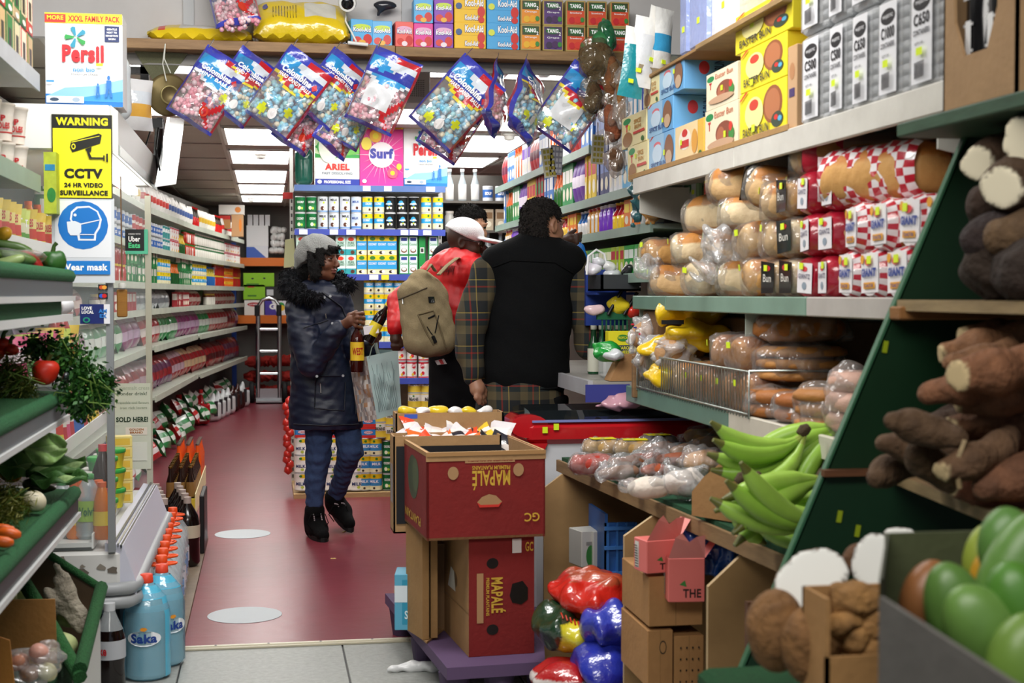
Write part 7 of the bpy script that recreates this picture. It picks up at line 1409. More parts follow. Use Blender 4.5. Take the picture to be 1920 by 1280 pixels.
rowr(1.80, 6.65, 9.3, .075, [('box', '#e8c82c', '#c8242c', 'yellow'), ('sack', '#6a3a9a', '#e8e0f0', 'purple'), ('box', '#2a8a4a', '#f0f0ea', 'green'), ('tall', '#e0641c', '#2a6a2c', 'orange'), ('box', '#3a7ac8', '#f0f2f6', 'blue striped'), ('box', '#b8242c', '#2a7a3a', 'red')], .22, 1, 'on the far half of the upper counter shelf')
rowr(2.05, 6.7, 9.3, .08, [('box', '#3a7ac8', '#e8eef6', 'blue and white'), ('sack', '#b8242c', '#6a1a3a', 'dark red'), ('box', '#e9e7ee', '#7a4ac8', 'white and violet'), ('jar', '#e0641c', '#c84a1c', 'orange')], .2, 1, 'on the highest counter shelf')
rowr(1.636, 5.62, 9.3, .07, [('tall', '#3a7ac8', '#e8e8e8', 'blue'), ('box', '#e87a1c', '#f0d03a', 'orange'), ('tall', '#c2242c', '#f0c83a', 'red'), ('jar', '#7a3ac8', '#e8e0e8', 'violet'), ('jar', '#e8a02c', '#c2242c', 'amber')], .125, 1, 'on the middle counter shelf')
rowr(1.44, 5.62, 8.5, .07, [('box', '#7ab82c', '#f0f0c8', 'lime'), ('box', '#2a9a3c', '#e8f0e8', 'green'), ('box', '#b0c82c', '#c2242c', 'yellow green')], .125, 1, 'on the lower counter shelf')
m = MB('shelf', '#7d7a76'); cy0, cy1 = 5.55, 7.4; m.box((1.27, 5.98, 0), (1.95, cy1, .60)); m.box((1.27, cy0, .98), (1.95, cy1, 1.01), '#a3a09a'); m.box((1.25, cy0, .955), (1.27, cy1, 1.015), '#b9b9be'); m.box((1.9, cy0, .6), (1.95, cy1, .98)); ct_ = m.obj('checkout_counter', label='low grey checkout counter with open shelf at the end of the bread rack', cat='counter')
a = at(1140, 690, Y=5.53); m = MB('print', '#3a3f8a'); m.box((1.24, cy0-.002, .93), (1.42, cy0+.004, 1.0)); m.obj('price_strip', ct_)
def onc(px, py, Y=5.75): return at(px, py, Y=Y)
c = onc(1170, 625); carton(.12, .06, .1, '#e6dc2c', [('r', .1, .05, .9, .42, '#1c2a5a'), ('t', 'MACARONI', .14, .24, .86, .38, '#e8e02c', .03), ('t', '& CHEESE', .2, .08, .8, .2, '#e8e02c', .03), ('e', .5, .72, .2, .14, '#3a8a3a'), ('t', 'TROPICAL', .3, .68, .7, .78, '#f0e02c')]).obj('pasta_box', label='yellow and navy macaroni box on top of the clear tub', cat='box', loc=(c.x, 5.8, 1.075+.03))
c = onc(1168, 655); m = MB('clear', '#d8dcdc90'); m.cbox((-.08, -.05, 0), (.08, .06, .09), .01); m.obj('plastic_tub', label='clear plastic tub on the counter under the macaroni box', cat='tub', loc=(c.x, 5.8, 1.012))
crumple('sweet_packet', 'bright green crumpled packet on the counter edge', 'packet', at(1137, 657, Y=5.6), (.05, .04, .035), '#1f9a3cff', 31, 'film', .01)
crumple('sweet_packet', 'silver wrapper lying by the green packet on the counter', 'packet', at(1150, 665, Y=5.56), (.045, .03, .02), '#d8dce0ff', 32, 'wrapf', .008)
m = MB('card', '#a67c50'); c = at(1172, 668, Y=5.6); m.prism([(-.07, 0), (.05, 0), (.08, .11), (-.02, .1)], 0, .1, 'y'); m.obj('torn_carton', label='torn brown carton flap leaning at the counter end', cat='carton', loc=(c.x, 5.57, 1.012))
t = thing('shopping_basket', 'dark grey basket of toiletries at the counter end', 'basket', (0, 0, 0)); a = at(1122, 545, Y=5.9); b_ = at(1196, 515, Y=5.9); m = MB('print', '#33363a'); m.box((a.x, 5.85, a.z), (b_.x, 5.86, b_.z)); m.box((a.x, 5.85, a.z), (a.x+.01, 6.1, b_.z)); m.box((a.x, 5.85, a.z), (b_.x, 6.1, a.z+.008)); m.obj('body', t)
m = MB('print', '#e4e4e6'); m.tube([at(1100, 515, Y=5.9), at(1103, 480, Y=5.92), at(1118, 468, Y=5.95), at(1133, 476, Y=5.95), at(1138, 500, Y=5.95)], .005, 6); m.obj('handle', t)
for i, (px, py, rr, c, wd) in enumerate(((1110, 505, (.035, .03, .03), '#e8e4ee', 'white and violet'), (1125, 490, (.03, .03, .02), '#dcdce4', 'pale'), (1140, 500, (.03, .03, .02), '#efefef', 'white'), (1150, 512, (.04, .03, .02), '#cfd2d8', 'grey'), (1175, 505, (.03, .03, .03), '#1c1c20', 'black'), (1115, 580, (.05, .04, .025), '#e8c8cc', 'pink'), (1160, 572, (.05, .04, .035), '#e8d02c', 'yellow'), (1185, 582, (.03, .04, .03), '#d8382c', 'red and yellow'))):
 crumple('toiletry_packet', wd+' packet piled in the baskets at the counter end', 'packet', at(px, py, Y=5.95), rr, c+'ff', 40+i, 'film', .006)
m = MB('print', '#27408f'); a = at(1118, 590, Y=5.95); b_ = at(1196, 548, Y=5.95); m.box((a.x, 6.15, a.z-.05), (b_.x, 6.18, b_.z+.1)); m.box((a.x, 5.95, b_.z-.01), (b_.x, 6.15, b_.z)); rk2 = m.obj('basket_stand', label='blue metal stand holding the dark basket', cat='stand')
m = MB('print', '#1c5a3c'); m.box((a.x, 5.93, a.z-.02), (b_.x, 5.95, a.z+.012));
for k in range(12): m.box((a.x+.02+k*.018, 5.935, a.z-.14), (a.x+.026+k*.018, 5.94, a.z-.02))
m.obj('green_rail', rk2); m = MB('print', '#121214'); m.tube([at(1140, 590, Y=5.92), at(1165, 545, Y=5.92)], .008, 6); m.tube([at(1170, 590, Y=5.92), at(1195, 548, Y=5.92)], .008, 6); m.obj('brace', rk2)
for i in range(5): c = at(1118+i*15, 625, Y=6.05); link(pm_('tall', '#1c4a2c', '#c8c8b8'), 'wine_bottle', None, 'dark green bottle standing behind the green rail', 'bottle', 'green bottles behind the rail', loc=(c.x, 6.1, 1.012))
for i, (px, lb) in enumerate(((1095, 'open brown carton of small sweets under the counter, outer one'), (1150, 'open brown carton of small sweets under the counter beside the pink bag'))):
 c = at(px, 762, Y=5.9); t = thing('sweet_carton', lb, 'carton', (c.x+.02, 5.75, .602), .2); m = MB('card', '#9a744a');
 for q in ((-.1, -.12, .1, -.115), (-.1, -.12, -.095, .12), (.095, -.12, .1, .12), (-.1, .115, .1, .12)): m.box((q[0], q[1], 0), (q[2], q[3], .13))
 m.box((-.1, -.12, 0), (.1, .12, .005)); m.obj('body', t)
crumple('sweet_bag', 'crinkled pink and white sweet bag below the counter', 'bag', at(1172, 752, Y=5.5), (.09, .05, .035), '#e0a8b8c0', 51, 'film', .012)
fs = thing('far_shelving', 'dim shelves of jars and cups far behind the white cap', 'shelving', (0, 0, 0))
for z in (1.35, 1.62, 1.9, 2.15):
 m = MB('shelf', '#6a6660'); m.box((1.15, 12.2, z-.02), (2.4, 12.6, z)); m.obj('shelf', fs)
 for k in range(11):
  it = [('jar', '#b8b8b4', '#e8e4dc', 'pale'), ('box', '#c8b8a0', '#8a6a4a', 'tan'), ('tall', '#8a949a', '#c8c8c8', 'grey'), ('can', 'grey', '', 'grey')][(k//3+int(z*10)) % 4]; n = KN[it[0]]; link(pm_(*it[:3]), n[0], None, it[3]+' '+n[0].replace('_', ' ')+' on the dim far shelves', n[1], 'goods on the dim far shelves', loc=(1.22+k*.11, 12.28, z+.001)).scale = (1.3,)*3
m = MB('shelf', '#4a4642'); m.box((1.15, 12.6, 0), (2.4, 12.63, 2.4)); m.obj('back_panel', fs)
# ================= freezer =================
fx0, fx1 = at(988, 800, Y=5.42).x, at(1330, 800, Y=5.42).x; fz = at(1000, 792, Y=5.42).z
fz_ = thing('chest_freezer', 'white chest freezer with red rim and dark sliding glass lid', 'freezer', (0, 0, 0))
m = MB('paintedwall', '#c9ccd2'); m.cbox((fx0+.03, 5.43, .04), (fx1-.02, 5.95, fz-.06), .01); m.obj('body', fz_)
m = MB('gloss', '#b81a22'); m.cbox((fx0, 5.41, fz-.085), (fx1, 5.97, fz), .02); m.prism([(fx0+.001, fz-.12), (fx0+.06, fz-.12), (fx0+.08, fz-.08), (fx0+.001, fz-.08)], 5.412, 5.9, 'y'); m.obj('rim', fz_)
m = MB('print', '#7f86c0'); m.box((fx0+.02, 5.412, fz), (fx1, 5.43, fz+.008)); m.obj('rim_trim', fz_)
m = MB('glass', '#1a1f22d8'); m.prism([(5.43, fz+.006), (5.55, fz+.035), (5.75, fz+.045), (5.93, fz+.02), (5.93, fz+.004)], fx0+.03, fx1-.02, 'x'); m.obj('glass_lid', fz_)
m = MB('gloss', '#b81a22'); m.lathe([(.075, -.03), (.075, .03)], 20, c=(0, 0, 0)); m.v = [V(fx0+.01+v[0], 5.45+v[2], fz-.015+v[1]*.6) for v in m.v]; m.obj('rim_corner', fz_)
for px, py in ((1003, 826), (1001, 869)): c = at(px+45, py, Y=5.425); m = MB('print', '#222'); m.use(M=Matrix.Translation(c)@Matrix.Rotation(math.pi/2, 4, 'X')); m.lathe([(.004, 0), (.003, .002)], 8); m.obj('screw', fz_)
for px, py in ((1022, 806), (1043, 800)): c = at(px, py, Y=5.405); m = MB('print', TAG); m.box((c.x-.01, 5.403, c.z-.012), (c.x+.01, 5.407, c.z+.012)); m.obj('price_tag', fz_)
# ================= plywood stand =================
E0, E1 = V(1.084, 5.191, .74), V(1.233, 3.274, .74)
def edge(px):
 best = None
 for k in range(101):
  p = E0.lerp(E1, k/100); d = p-V(0, 0, H0); q = 960+FPX*d.dot(cR)/d.dot(cF)
  if best is None or abs(q-px) < best[0]: best = (abs(q-px), p)
 return best[1]
st_ = thing('produce_stand', 'rough plywood stand with green turf top and open bays below', 'stand', (0, 0, 0))
m = MB('ply', '#9a7a55'); m.prism([(E0.x-.02, E0.y+.05), (E1.x-.02, E1.y-.3), (1.85, E1.y-.3), (1.85, E0.y+.05)], .715, .738, 'z'); m.obj('top_board', st_)
m = MB('wood', '#8f7350'); m.prism([(E0.x-.024, E0.y+.05), (E1.x-.024, E1.y-.3), (E1.x-.012, E1.y-.3), (E0.x-.012, E0.y+.05)], .70, .742, 'z'); m.obj('front_batten', st_)
m = MB('turf', '#1f5a3a'); m.prism([(E0.x-.005, E0.y+.04), (E1.x-.005, E1.y-.28), (1.84, E1.y-.28), (1.84, E0.y+.04)], .739, .752, 'z'); m.obj('turf_mat', st_)
for px, lx, cy, ct2 in ((1065, 1020, 915, 872), (1240, 1171, 1005, 945), (1405, 1328, 1100, 1035)):
 p = edge(px); y = p.y; a = at(lx, cy, Y=y); m = MB('ply', '#a98659'); m.prism([(p.x+.0, .714), (a.x, a.z), (a.x, 0), (1.85, 0), (1.85, .714)], y, y+.016, 'y', side='#c2a77e'); m.obj('side_panel', st_)
m = MB('ply', '#6f563c'); m.box((1.84, E1.y-.3, 0), (1.86, E0.y+.05, .72)); m.obj('back_panel', st_)
m = MB('ply', '#5d3a24'); p = edge(1405); a = at(1480, 1040, Y=2.95); m.box((a.x-.1, 2.93, 0), (a.x+.5, 2.95, .70)); m.obj('front_panel', st_)
# cakes and wrapped goods on the turf
TZ2 = .754
def cake(px, py, w, d, h, c, lab, topc='#e8dc1c', rz=0, dark=False):
 p = at(px, py, Z=TZ2); t = thing('wrapped_cake', lab, 'cake', p, R(rz)); b = Blob((-w/2-.02, -d/2-.02, -.02), (w/2+.02, d/2+.02, h+.02), .006, .015)
 for s in (-1, 1): b.cap((-w/2+h/2, s*(d/2-h/2), h/2), (w/2-h/2, s*(d/2-h/2), h/2), h/2)
 b.noise(.002, 60, int(px)); b.obj('cake', t, mat='crust', col=c); b.g -= .004; b.noise(.003, 80, 3); b.obj('wrapper', t, mat='wrap', col='#f4f4f420')
 if topc: m = MB('print', topc); m.box((-w*.3, -d*.3, h+.003), (w*.3, d*.3, h+.005)); m.obj('label', t)
for i, (px, py, c, lb, tc) in enumerate(((1110, 870, '#a8241c', 'red wrapped cake at the freezer corner of the stand', None), (1130, 838, '#b8945a', 'crumbly tan cake with yellow label, outer front', '#e8dc1c'), (1190, 840, '#b08c50', 'crumbly tan cake with yellow label beside the dark one', '#e8dc1c'), (1232, 830, '#2c160e', 'dark glazed cake with yellow label', '#e8dc1c'), (1205, 812, '#2a1810', 'dark cake with yellow label in the back row', '#e8dc1c'), (1255, 808, '#24130c', 'second dark cake in the back row by the freezer', '#e8dc1c'), (1290, 806, '#c8a880', 'pale wrapped cake behind the rolls', '#e8dc1c'))):
 cake(px, py+18, .15, .1, .065, c, lb, tc, r8.uniform(-8, 8))
for i, (px, py, rr, ic, lb) in enumerate(((1175, 872, (.09, .04, .03), '#7a4a30', 'flat clear packet of brown cookies, nearest the stand edge'), (1160, 885, (.08, .04, .025), '#8a6a58', 'crumpled packet of brown nuts with twisted end'), (1215, 865, (.08, .05, .03), '#8a3a2c', 'clear packet of dark red sweets'), (1240, 850, (.09, .05, .035), '#7a5a48', 'clear packet of mixed nuts with round label'), (1225, 885, (.06, .04, .03), '#a84a2c', 'small packet of orange biscuits with yellow tag'), (1265, 870, (.08, .05, .035), '#8a4a34', 'packet of plantain chips beside the pale rolls'), (1290, 855, (.07, .05, .04), '#b08a6a', 'packet of tan biscuits leaning on the white bag'), (1200, 905, (.06, .035, .02), '#8a7a70', 'flattened packet hanging over the stand edge'), (1220, 920, (.08, .05, .035), '#e0d8cc', 'white bread roll bag on the green turf'), (1285, 920, (.08, .06, .05), '#e4e0da', 'puffy white bag of rolls against the plantain carton'), (1320, 880, (.08, .06, .05), '#d8a878', 'clear bag of golden rolls behind the white bag'), (1340, 850, (.09, .06, .05), '#c89a6a', 'large bag with a long loaf behind the rolls'), (1320, 828, (.1, .06, .045), '#b8905c', 'brown loaf in clear bag at the back of the stand'), (1365, 870, (.06, .06, .04), '#e0d4c8', 'clear bag squeezed beside the plantain carton'))):
 p = at(px, py, Z=TZ2+.03); crumple('goods_bag', lb, 'bag', (p.x, p.y, TZ2+rr[2]+.004), rr, '#eef0f430', 60+i, inner=('contents', 'crust', ic), amp=.011, freq=45)
# plantains
pc = thing('plantain_carton', 'cut open brown carton holding green plantains on the stand', 'carton', (0, 0, 0)); Yp = 3.42
b0, b1, b2 = at(1297, 966, Z=.756), at(1412, 985, Z=.756), at(1560, 985, Z=.756); m = MB('card', '#a37a4c'); hh3 = [.065, .12, .17, .185]
for th_ in (0, .006): m.add([b0+V(th_, th_, 0), b1+V(th_, th_, 0), b1+V(th_, th_, .17), b0.lerp(b1, .55)+V(th_, th_, .165), b0.lerp(b1, .2)+V(th_, th_, .11), b0+V(th_, th_, .065)], [(0, 1, 2, 3, 4, 5)])
bk = [b0, b0+V(.5, .02, 0), b0+V(.5, .02, .17), b0+V(.13, .02, .17)]; m.add(bk+[v+V(0, .006, 0) for v in bk], [(0, 1, 2, 3), (7, 6, 5, 4), (3, 2, 6, 7)]); m.add([b0+V(0, 0, .002), b1+V(0, 0, .002), b1+V(.3, 0, .002), b0+V(.5, 0, .002)], [(0, 1, 2, 3)]); m.obj('body', pc)
def plantain_bunch(px, py, Y, n, lab, fan, base, ln=.25, bend=.5, sc=1.0, r0=.023):
 """finger k starts at the crown and curves away; fan = (start, end) angles in the picture plane"""
 c = at(px, py, Y=Y); t = thing('plantain_bunch', lab, 'plantain', c, group=None)
 for k in range(n):
  f = k/max(1, n-1); a = R(fan[0]+(fan[1]-fan[0])*f); dy = r8.uniform(-.05, .05)-.03*math.sin(f*3.1); pts = []; rr = []; x = y = 0; th = a
  for j in range(11):
   s = j/10; pts.append(V(x, dy*s*1.6+base*s, y)); rr.append(sc*([.007, .009, .013, r0*.9, r0, r0*1.08, r0*1.08, r0, r0*.85, r0*.5, r0*.22][j])); th += R(bend*9*(1 if s < .9 else 0)); x += math.cos(th)*ln/10; y += math.sin(th)*ln/10
  m = MB('veg', '#8fb83c'); m.tube(pts, rr, 8, cols=['#a0b450']+['#93bf45' if k % 2 else '#a2cb52']*8+['#66682c']); m.obj('plantain', t)
 m = MB('root', '#4a3a24'); m.tube([V(-.012, 0, .0), V(.0, 0, .012), V(.012, 0, .02)], [.012, .016, .01], 7); m.obj('crown', t)
plantain_bunch(1508, 815, 3.38, 6, 'large hand of green plantains curving down from its dark crown', (215, 262), -.02, .27, -.9)
plantain_bunch(1418, 905, 3.22, 5, 'hand of plantains hanging in front with brown stub crowns', (268, 310), -.05, .22, 1.1)
plantain_bunch(1392, 905, 3.24, 3, 'small hand of plantains hanging at the carton flap', (245, 275), -.04, .18, 1.0)
plantain_bunch(1545, 898, 3.1, 4, 'long straight green plantains lying across the front', (172, 196), -.02, .27, .3)
plantain_bunch(1540, 985, 3.0, 3, 'thick green plantain curving along the stand front', (168, 190), .0, .26, -.5)
plantain_bunch(1575, 800, 3.45, 4, 'green plantains at the back touching the green board', (178, 215), .0, .24, .4)
# ================= goods under the stand =================
def sack(name, lab, cat, c, rad, cf, seed, rot=None, amp=.01):
 b = Blob(Vector(c)-V(*rad)*1.3-V(.03, .03, .03), Vector(c)+V(*rad)*1.3+V(.03, .03, .03), .009, .03); b.ell(c, rad, rot=rot); b.noise(amp, 34, seed); return b.obj(name, mat='wrapf', cf=cf, label=lab, cat=cat)
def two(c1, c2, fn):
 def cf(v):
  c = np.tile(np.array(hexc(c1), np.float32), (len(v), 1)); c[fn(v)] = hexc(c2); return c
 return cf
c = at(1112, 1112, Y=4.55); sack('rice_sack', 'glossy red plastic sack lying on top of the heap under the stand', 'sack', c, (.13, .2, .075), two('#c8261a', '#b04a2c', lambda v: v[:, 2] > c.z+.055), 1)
c2 = at(1058, 1180, Y=4.5); ss = sack('rice_sack', 'yellow and dark green rice sack with red print, leaning outwards', 'sack', c2, (.1, .14, .07), two('#1c3a22', '#d8cc2c', lambda v: (v[:, 0] > c2.x-.035) & (v[:, 2] < c2.z+.045)), 2, (0, 28, 0))
bt2 = bvh_of(ss); m = MB('print', '#b8341c');
for k in range(5): strip(m, [bt2], [(1052+k*8, 1150+k*4), (1056+k*8, 1162+k*4)], .003, '#b8341c', .002)
m.obj('print_marks', ss, kind='stuff')
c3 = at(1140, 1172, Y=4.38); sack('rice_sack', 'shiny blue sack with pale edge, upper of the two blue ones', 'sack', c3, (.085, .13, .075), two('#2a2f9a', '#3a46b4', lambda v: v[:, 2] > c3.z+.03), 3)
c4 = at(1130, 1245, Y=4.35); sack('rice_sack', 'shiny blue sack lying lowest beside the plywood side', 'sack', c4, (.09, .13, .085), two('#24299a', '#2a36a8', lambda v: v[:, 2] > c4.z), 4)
c5 = at(1055, 1268, Y=4.4); sack('rice_sack', 'red sack with white band at floor level', 'sack', c5, (.09, .13, .05), two('#b01c20', '#d8d0cc', lambda v: np.abs(v[:, 2]-c5.z-.0) < .012), 5)
t = thing('plastic_crate', 'blue ribbed plastic crate standing on end under the stand', 'crate', (0, 0, 0)); a = at(1134, 1078, Y=4.75); b_ = at(1190, 962, Y=4.75); m = MB('print', '#2a5a9a'); m.box((a.x, 4.75, a.z), (b_.x, 4.76, b_.z-.03)); m.box((a.x, 4.75, a.z), (a.x+.01, 5.0, b_.z)); m.box((a.x, 4.75, a.z), (b_.x, 5.0, a.z+.01)); m.obj('body', t)
for k in range(4): m = MB('print', '#336aae'); x = a.x+.005+k*(b_.x-a.x)/3.2; m.box((x, 4.742, a.z), (x+.008, 4.75, b_.z-.03)); m.obj('rib', t)
for zz in (.0, .42, .74): m = MB('print', '#3a72b6'); z = a.z+(b_.z-a.z)*zz; m.box((a.x-.003, 4.738, z), (b_.x, 4.75, z+.012)); m.obj('rim', t)
for px, py, lb in ((1096, 1040, 'white carton with green print behind the blue crate'), (1118, 1050, 'second white carton tucked beside the blue crate')):
 c = at(px+12, 1064, Y=4.85); carton(.09, .1, .125, '#c4c4be', [('e', .4, .3, .2, .3, '#3a7a3a'), ('r', .2, .6, .8, .7, '#8a8a86')]).obj('small_carton', label=lb, cat='carton', loc=(c.x, 4.92, c.z), rz=.25)
y_ = edge(1240).y-.35
for px0, px1, t0, b0, lb, nn in ((1216, 1318, 1078, 1175, 'plain brown carton in the open bay, upper one', 0), (1214, 1262, 1180, 1290, 'brown carton with round stamp low in the open bay', 1), (1264, 1320, 1190, 1300, 'perforated brown carton low in the open bay', 2)):
 a = at(px0, b0, Y=y_); b_ = at(px1, t0, Y=y_); o = carton(b_.x-a.x, .3, b_.z-a.z, '#a5794a', [('r', .49, 0, .51, 1, '#8f6a40')]+([('e', .6, .7, .14, .12, '#3a2c1c'), ('e', .6, .7, .11, .095, '#a5794a')] if nn == 1 else [('e', .2+.2*(k % 4), .2+.2*(k//4), .03, .02, '#2a1c10') for k in range(16)] if nn == 2 else []), mat='card'); o.obj('carton', label=lb, cat='carton', loc=((a.x+b_.x)/2, y_+.15, a.z))
for i, (px, py, lb, rz) in enumerate(((1240, 1075, 'opened pink packet with barcode at the plywood side', .2), (1292, 1130, 'open pink packet with cut lid and green print', -.1))):
 a = at(px, py, Y=y_-.02-.05*i); h = .12 if i else .09; w_ = .1; t = thing('pink_packet', lb, 'box', (a.x, a.y+.05, a.z), rz); m = carton(w_, .08, h, '#d8706a', [('t', 'THE', .4, .1, .9, .3, '#2a1c1c', .03), ('p', [(.3, .4), (.5, .35), (.45, .5)], '#3a7a3a')], [('r', .1, .1, .4, .9, '#d8d4cc')]+[('r', .12, .12+.08*k, .38, .15+.08*k, '#333') for k in range(9)]); m.obj('body', t)
 m = MB('print', '#e08a84'); m.add([(-w_/2, -.04, h), (w_/2, -.04, h), (w_/2-.01, -.09, h+.07), (.02, -.08, h+.065), (0, -.075, h+.05), (-.02, -.08, h+.075), (-w_/2+.01, -.09, h+.065)], [tuple(range(7))]); m.add([(w_/2, -.04, h), (w_/2, .04, h), (w_/2+.04, .03, h+.05), (w_/2+.04, -.03, h+.05)], [(0, 1, 2, 3)]); m.obj('flap', t)
for i, (px, py, rr, lb) in enumerate(((1345, 1035, (.09, .1, .06), 'knotted blue plastic bag behind the pink packets'), (1298, 998, (.05, .08, .04), 'blue plastic bag squeezed at the top of the bay'))): crumple('plastic_bag', lb, 'bag', at(px, py, Y=y_+.12), rr, '#1c5ab8e8', 70+i, 'film', .01)
# ================= pallet and plantain boxes =================
pz = .15; t = thing('plastic_pallet', 'worn purple plastic pallet on stub legs', 'pallet', (0, 0, 0)); q = [at(838, 1252, Z=pz), at(1022, 1240, Z=pz), at(1015, 1110, Z=pz), at(722, 1112, Z=pz)]; pq = [(v.x, v.y) for v in q]
m = MB('rubber', '#5a4566'); m.prism(pq, pz-.04, pz, 'z'); m.obj('deck', t)
for a_, b2 in ((.08, .08), (.5, .06), (.92, .08), (.06, .5), (.06, .92), (.92, .9)):
 x = (pq[0][0]*(1-a_)+pq[1][0]*a_)*(1-b2)+(pq[3][0]*(1-a_)+pq[2][0]*a_)*b2; y = (pq[0][1]*(1-a_)+pq[1][1]*a_)*(1-b2)+(pq[3][1]*(1-a_)+pq[2][1]*a_)*b2; m = MB('rubber', '#4a3a56'); m.lathe([(.04, 0), (.055, pz-.042)], 8, c=(x+.02, y+.02, 0)); m.obj('leg', t)
for pts, lb in (([(738, 1108), (800, 1108), (832, 1180), (800, 1205), (770, 1180)], 'flattened brown card on the pallet edge'), ([(745, 1100), (775, 1105), (790, 1130), (752, 1130)], 'small torn card under the blue pack')):
 q2 = [at(x, y, Z=pz+.004) for x, y in pts]; m = MB('card', '#b0895a'); m.prism([(v.x, v.y) for v in q2], pz+.001, pz+.008, 'z'); m.obj('card_sheet', label=lb, cat='card')
RD = '#7c1917'
def fruitbox(name, lab, w, d, h, loc, rz, front, left, open_top=False):
 t = thing(name, lab, 'carton', loc, R(rz)); m = MB('card', RD); e = .008
 if open_top:
  for a, b_ in (((-w/2, -d/2, 0), (w/2, -d/2+e, h)), ((-w/2, d/2-e, 0), (w/2, d/2, h)), ((-w/2, -d/2, 0), (-w/2+e, d/2, h)), ((w/2-e, -d/2, 0), (w/2, d/2, h))): m.box(a, b_, cols=['#b0895a', '#c8a272']+[RD]*4)
  m.box((-w/2, -d/2, 0), (w/2, d/2, e), '#a37c50'); k = MB('card', '#a9845a')
  for a, b_ in (((-w/2+e, -d/2+e, h*.3), (w/2-e, -d/2+2*e, h-.002)), ((-w/2+e, d/2-2*e, h*.3), (w/2-e, d/2-e, h-.002)), ((-w/2+e, -d/2+e, h*.3), (-w/2+2*e, d/2-e, h-.002)), ((w/2-2*e, -d/2+e, h*.3), (w/2-e, d/2-e, h-.002))): k.box(a, b_)
  k.box((-w/2+.02, -d/2+e, h-.014), (w/2-.02, -d/2+.06, h-.006)); k.box((-w/2-.002, -d/2-.002, h-.03), (w/2+.002, -d/2, h)); k.obj('inner_liner', t)
 else: m.box((-w/2, -d/2, 0), (w/2, d/2, h), cols=['#a37c50', '#a37c50', RD, '#a37c50', '#a37c50', '#a37c50'])
 m.obj('body', t); m = MB('print', '#fff'); m.decals(F(w, d, h), front); m.decals(L(w, d, h), left); m.obj('printing', t); return t
yl = '#c8a03a'; hole = '#a5805a'
fr_ = [('tu', 'MAPALÉ', .38, .56, .70, .78, yl), ('tu', 'PREMIUM PLANTAINS', .38, .79, .70, .835, yl), ('r', .32, .87, .74, .935, '#a8805a'), ('tu', 'PRODUCTO DE COLOMBIA', .34, .885, .72, .92, RD), ('e', .22, .76, .045, .075, hole), ('e', .77, .78, .045, .075, hole), ('p', [(.42, .42), (.44, .36), (.6, .36), (.63, .42), (.58, .49), (.52, .51), (.46, .48)], hole), ('p', [(.42, .42), (.44, .36), (.6, .36), (.63, .42), (.6, .39), (.45, .39)], '#c8342c'), ('tu', 'GC', .82, .18, .95, .28, yl), ('r', .0, .955, 1, 1, '#a37c50')]
sd_ = [('e', .5, .62, .2, .26, '#3c4a34'), ('e', .6, .66, .12, .2, '#4a5a3e'), ('r', 0, .955, 1, 1, '#a37c50'), ('tu', 'PLANTAIN', .2, .1, .8, .2, yl)]
a = at(779, 1015, Y=4.66); b_ = at(1006, 1005, Y=4.66); zt = at(890, 848, Y=4.66).z; zb2 = at(890, 1013, Y=4.66).z
a2 = at(866, 1240, Y=4.72); b2_ = at(991, 1230, Y=4.72); hl = zb2-pz-.002
lo_ = fruitbox('plantain_box', 'red plantain box standing on end on the purple pallet', b2_.x-a2.x, .50, hl, ((a2.x+b2_.x)/2, 4.97, pz+.001), 5, [('e', .36, .78, .09, .045, '#120c0a'), ('e', .36, .22, .09, .045, '#120c0a'), ('p', [(.62, .5), (.66, .6), (.82, .62), (.9, .56), (.9, .46), (.8, .42), (.66, .44)], '#120c0a'), ('r', .12, .28, .22, .7, '#a8805a'), ('r', .66, .86, .8, .98, '#d8d4d0'), ('t', 'GC', .86, .87, .98, .95, yl)], [('e', .55, .55, .1, .07, '#6a5238'), ('p', [(.35, .45), (.6, .45), (.55, .62), (.45, .64)], '#d8d4ca'), ('r', .0, .36, 1, .365, '#7a5c3a')])
g, f_ = glyphs('MAPALÉ', .03); w_, h_ = b2_.x-a2.x, hl; m = MB('print', yl); P_ = lambda u, v: V(-w_/2+u*w_, -.252, v*h_)
m.add([P_(.34+.22*b, .66-.30*a) for a, b in g], f_, yl); g, f_ = glyphs('PREMIUM PLANTAINS', .02); m.add([P_(.26+.05*b, .66-.32*a) for a, b in g], f_, yl); m.obj('lettering', lo_)
up_ = fruitbox('plantain_box', 'open red plantain box turned upside down on top of the upright one', b_.x-a.x, .52, zt-zb2, ((a.x+b_.x)/2+.02, 4.95, zb2), 4, fr_, sd_, True)
c = at(757, 1108, Y=5.12); carton(.09, .14, .2, '#5aa8c8', [('r', .3, .1, 1, .9, '#2f93b4'), ('r', .0, .5, .5, .8, '#d8e4ec'), ('t', 'Saka', .4, .2, .95, .35, '#d8eef4')], [('r', .1, .2, .9, .8, '#bcd8e4')]).obj('water_pack', label='blue and white water pack box at the pallet corner', cat='pack', loc=(c.x+.02, 5.16, pz+.01), rz=-.15)
for k, (px, lb) in enumerate(((785, 'folded brown carton standing between the blue pack and the red box'), (808, 'brown flap carton leaning on the upright red box'))): c = at(px, 1190, Y=4.9); m = MB('card', '#a07a4c'); m.box((-.012, -.08, 0), (.012, .09, .38)); m.obj('folded_carton', label=lb, cat='carton', loc=(c.x+.01, 5.02+.02*k, pz+.01), rz=R(14-8*k))
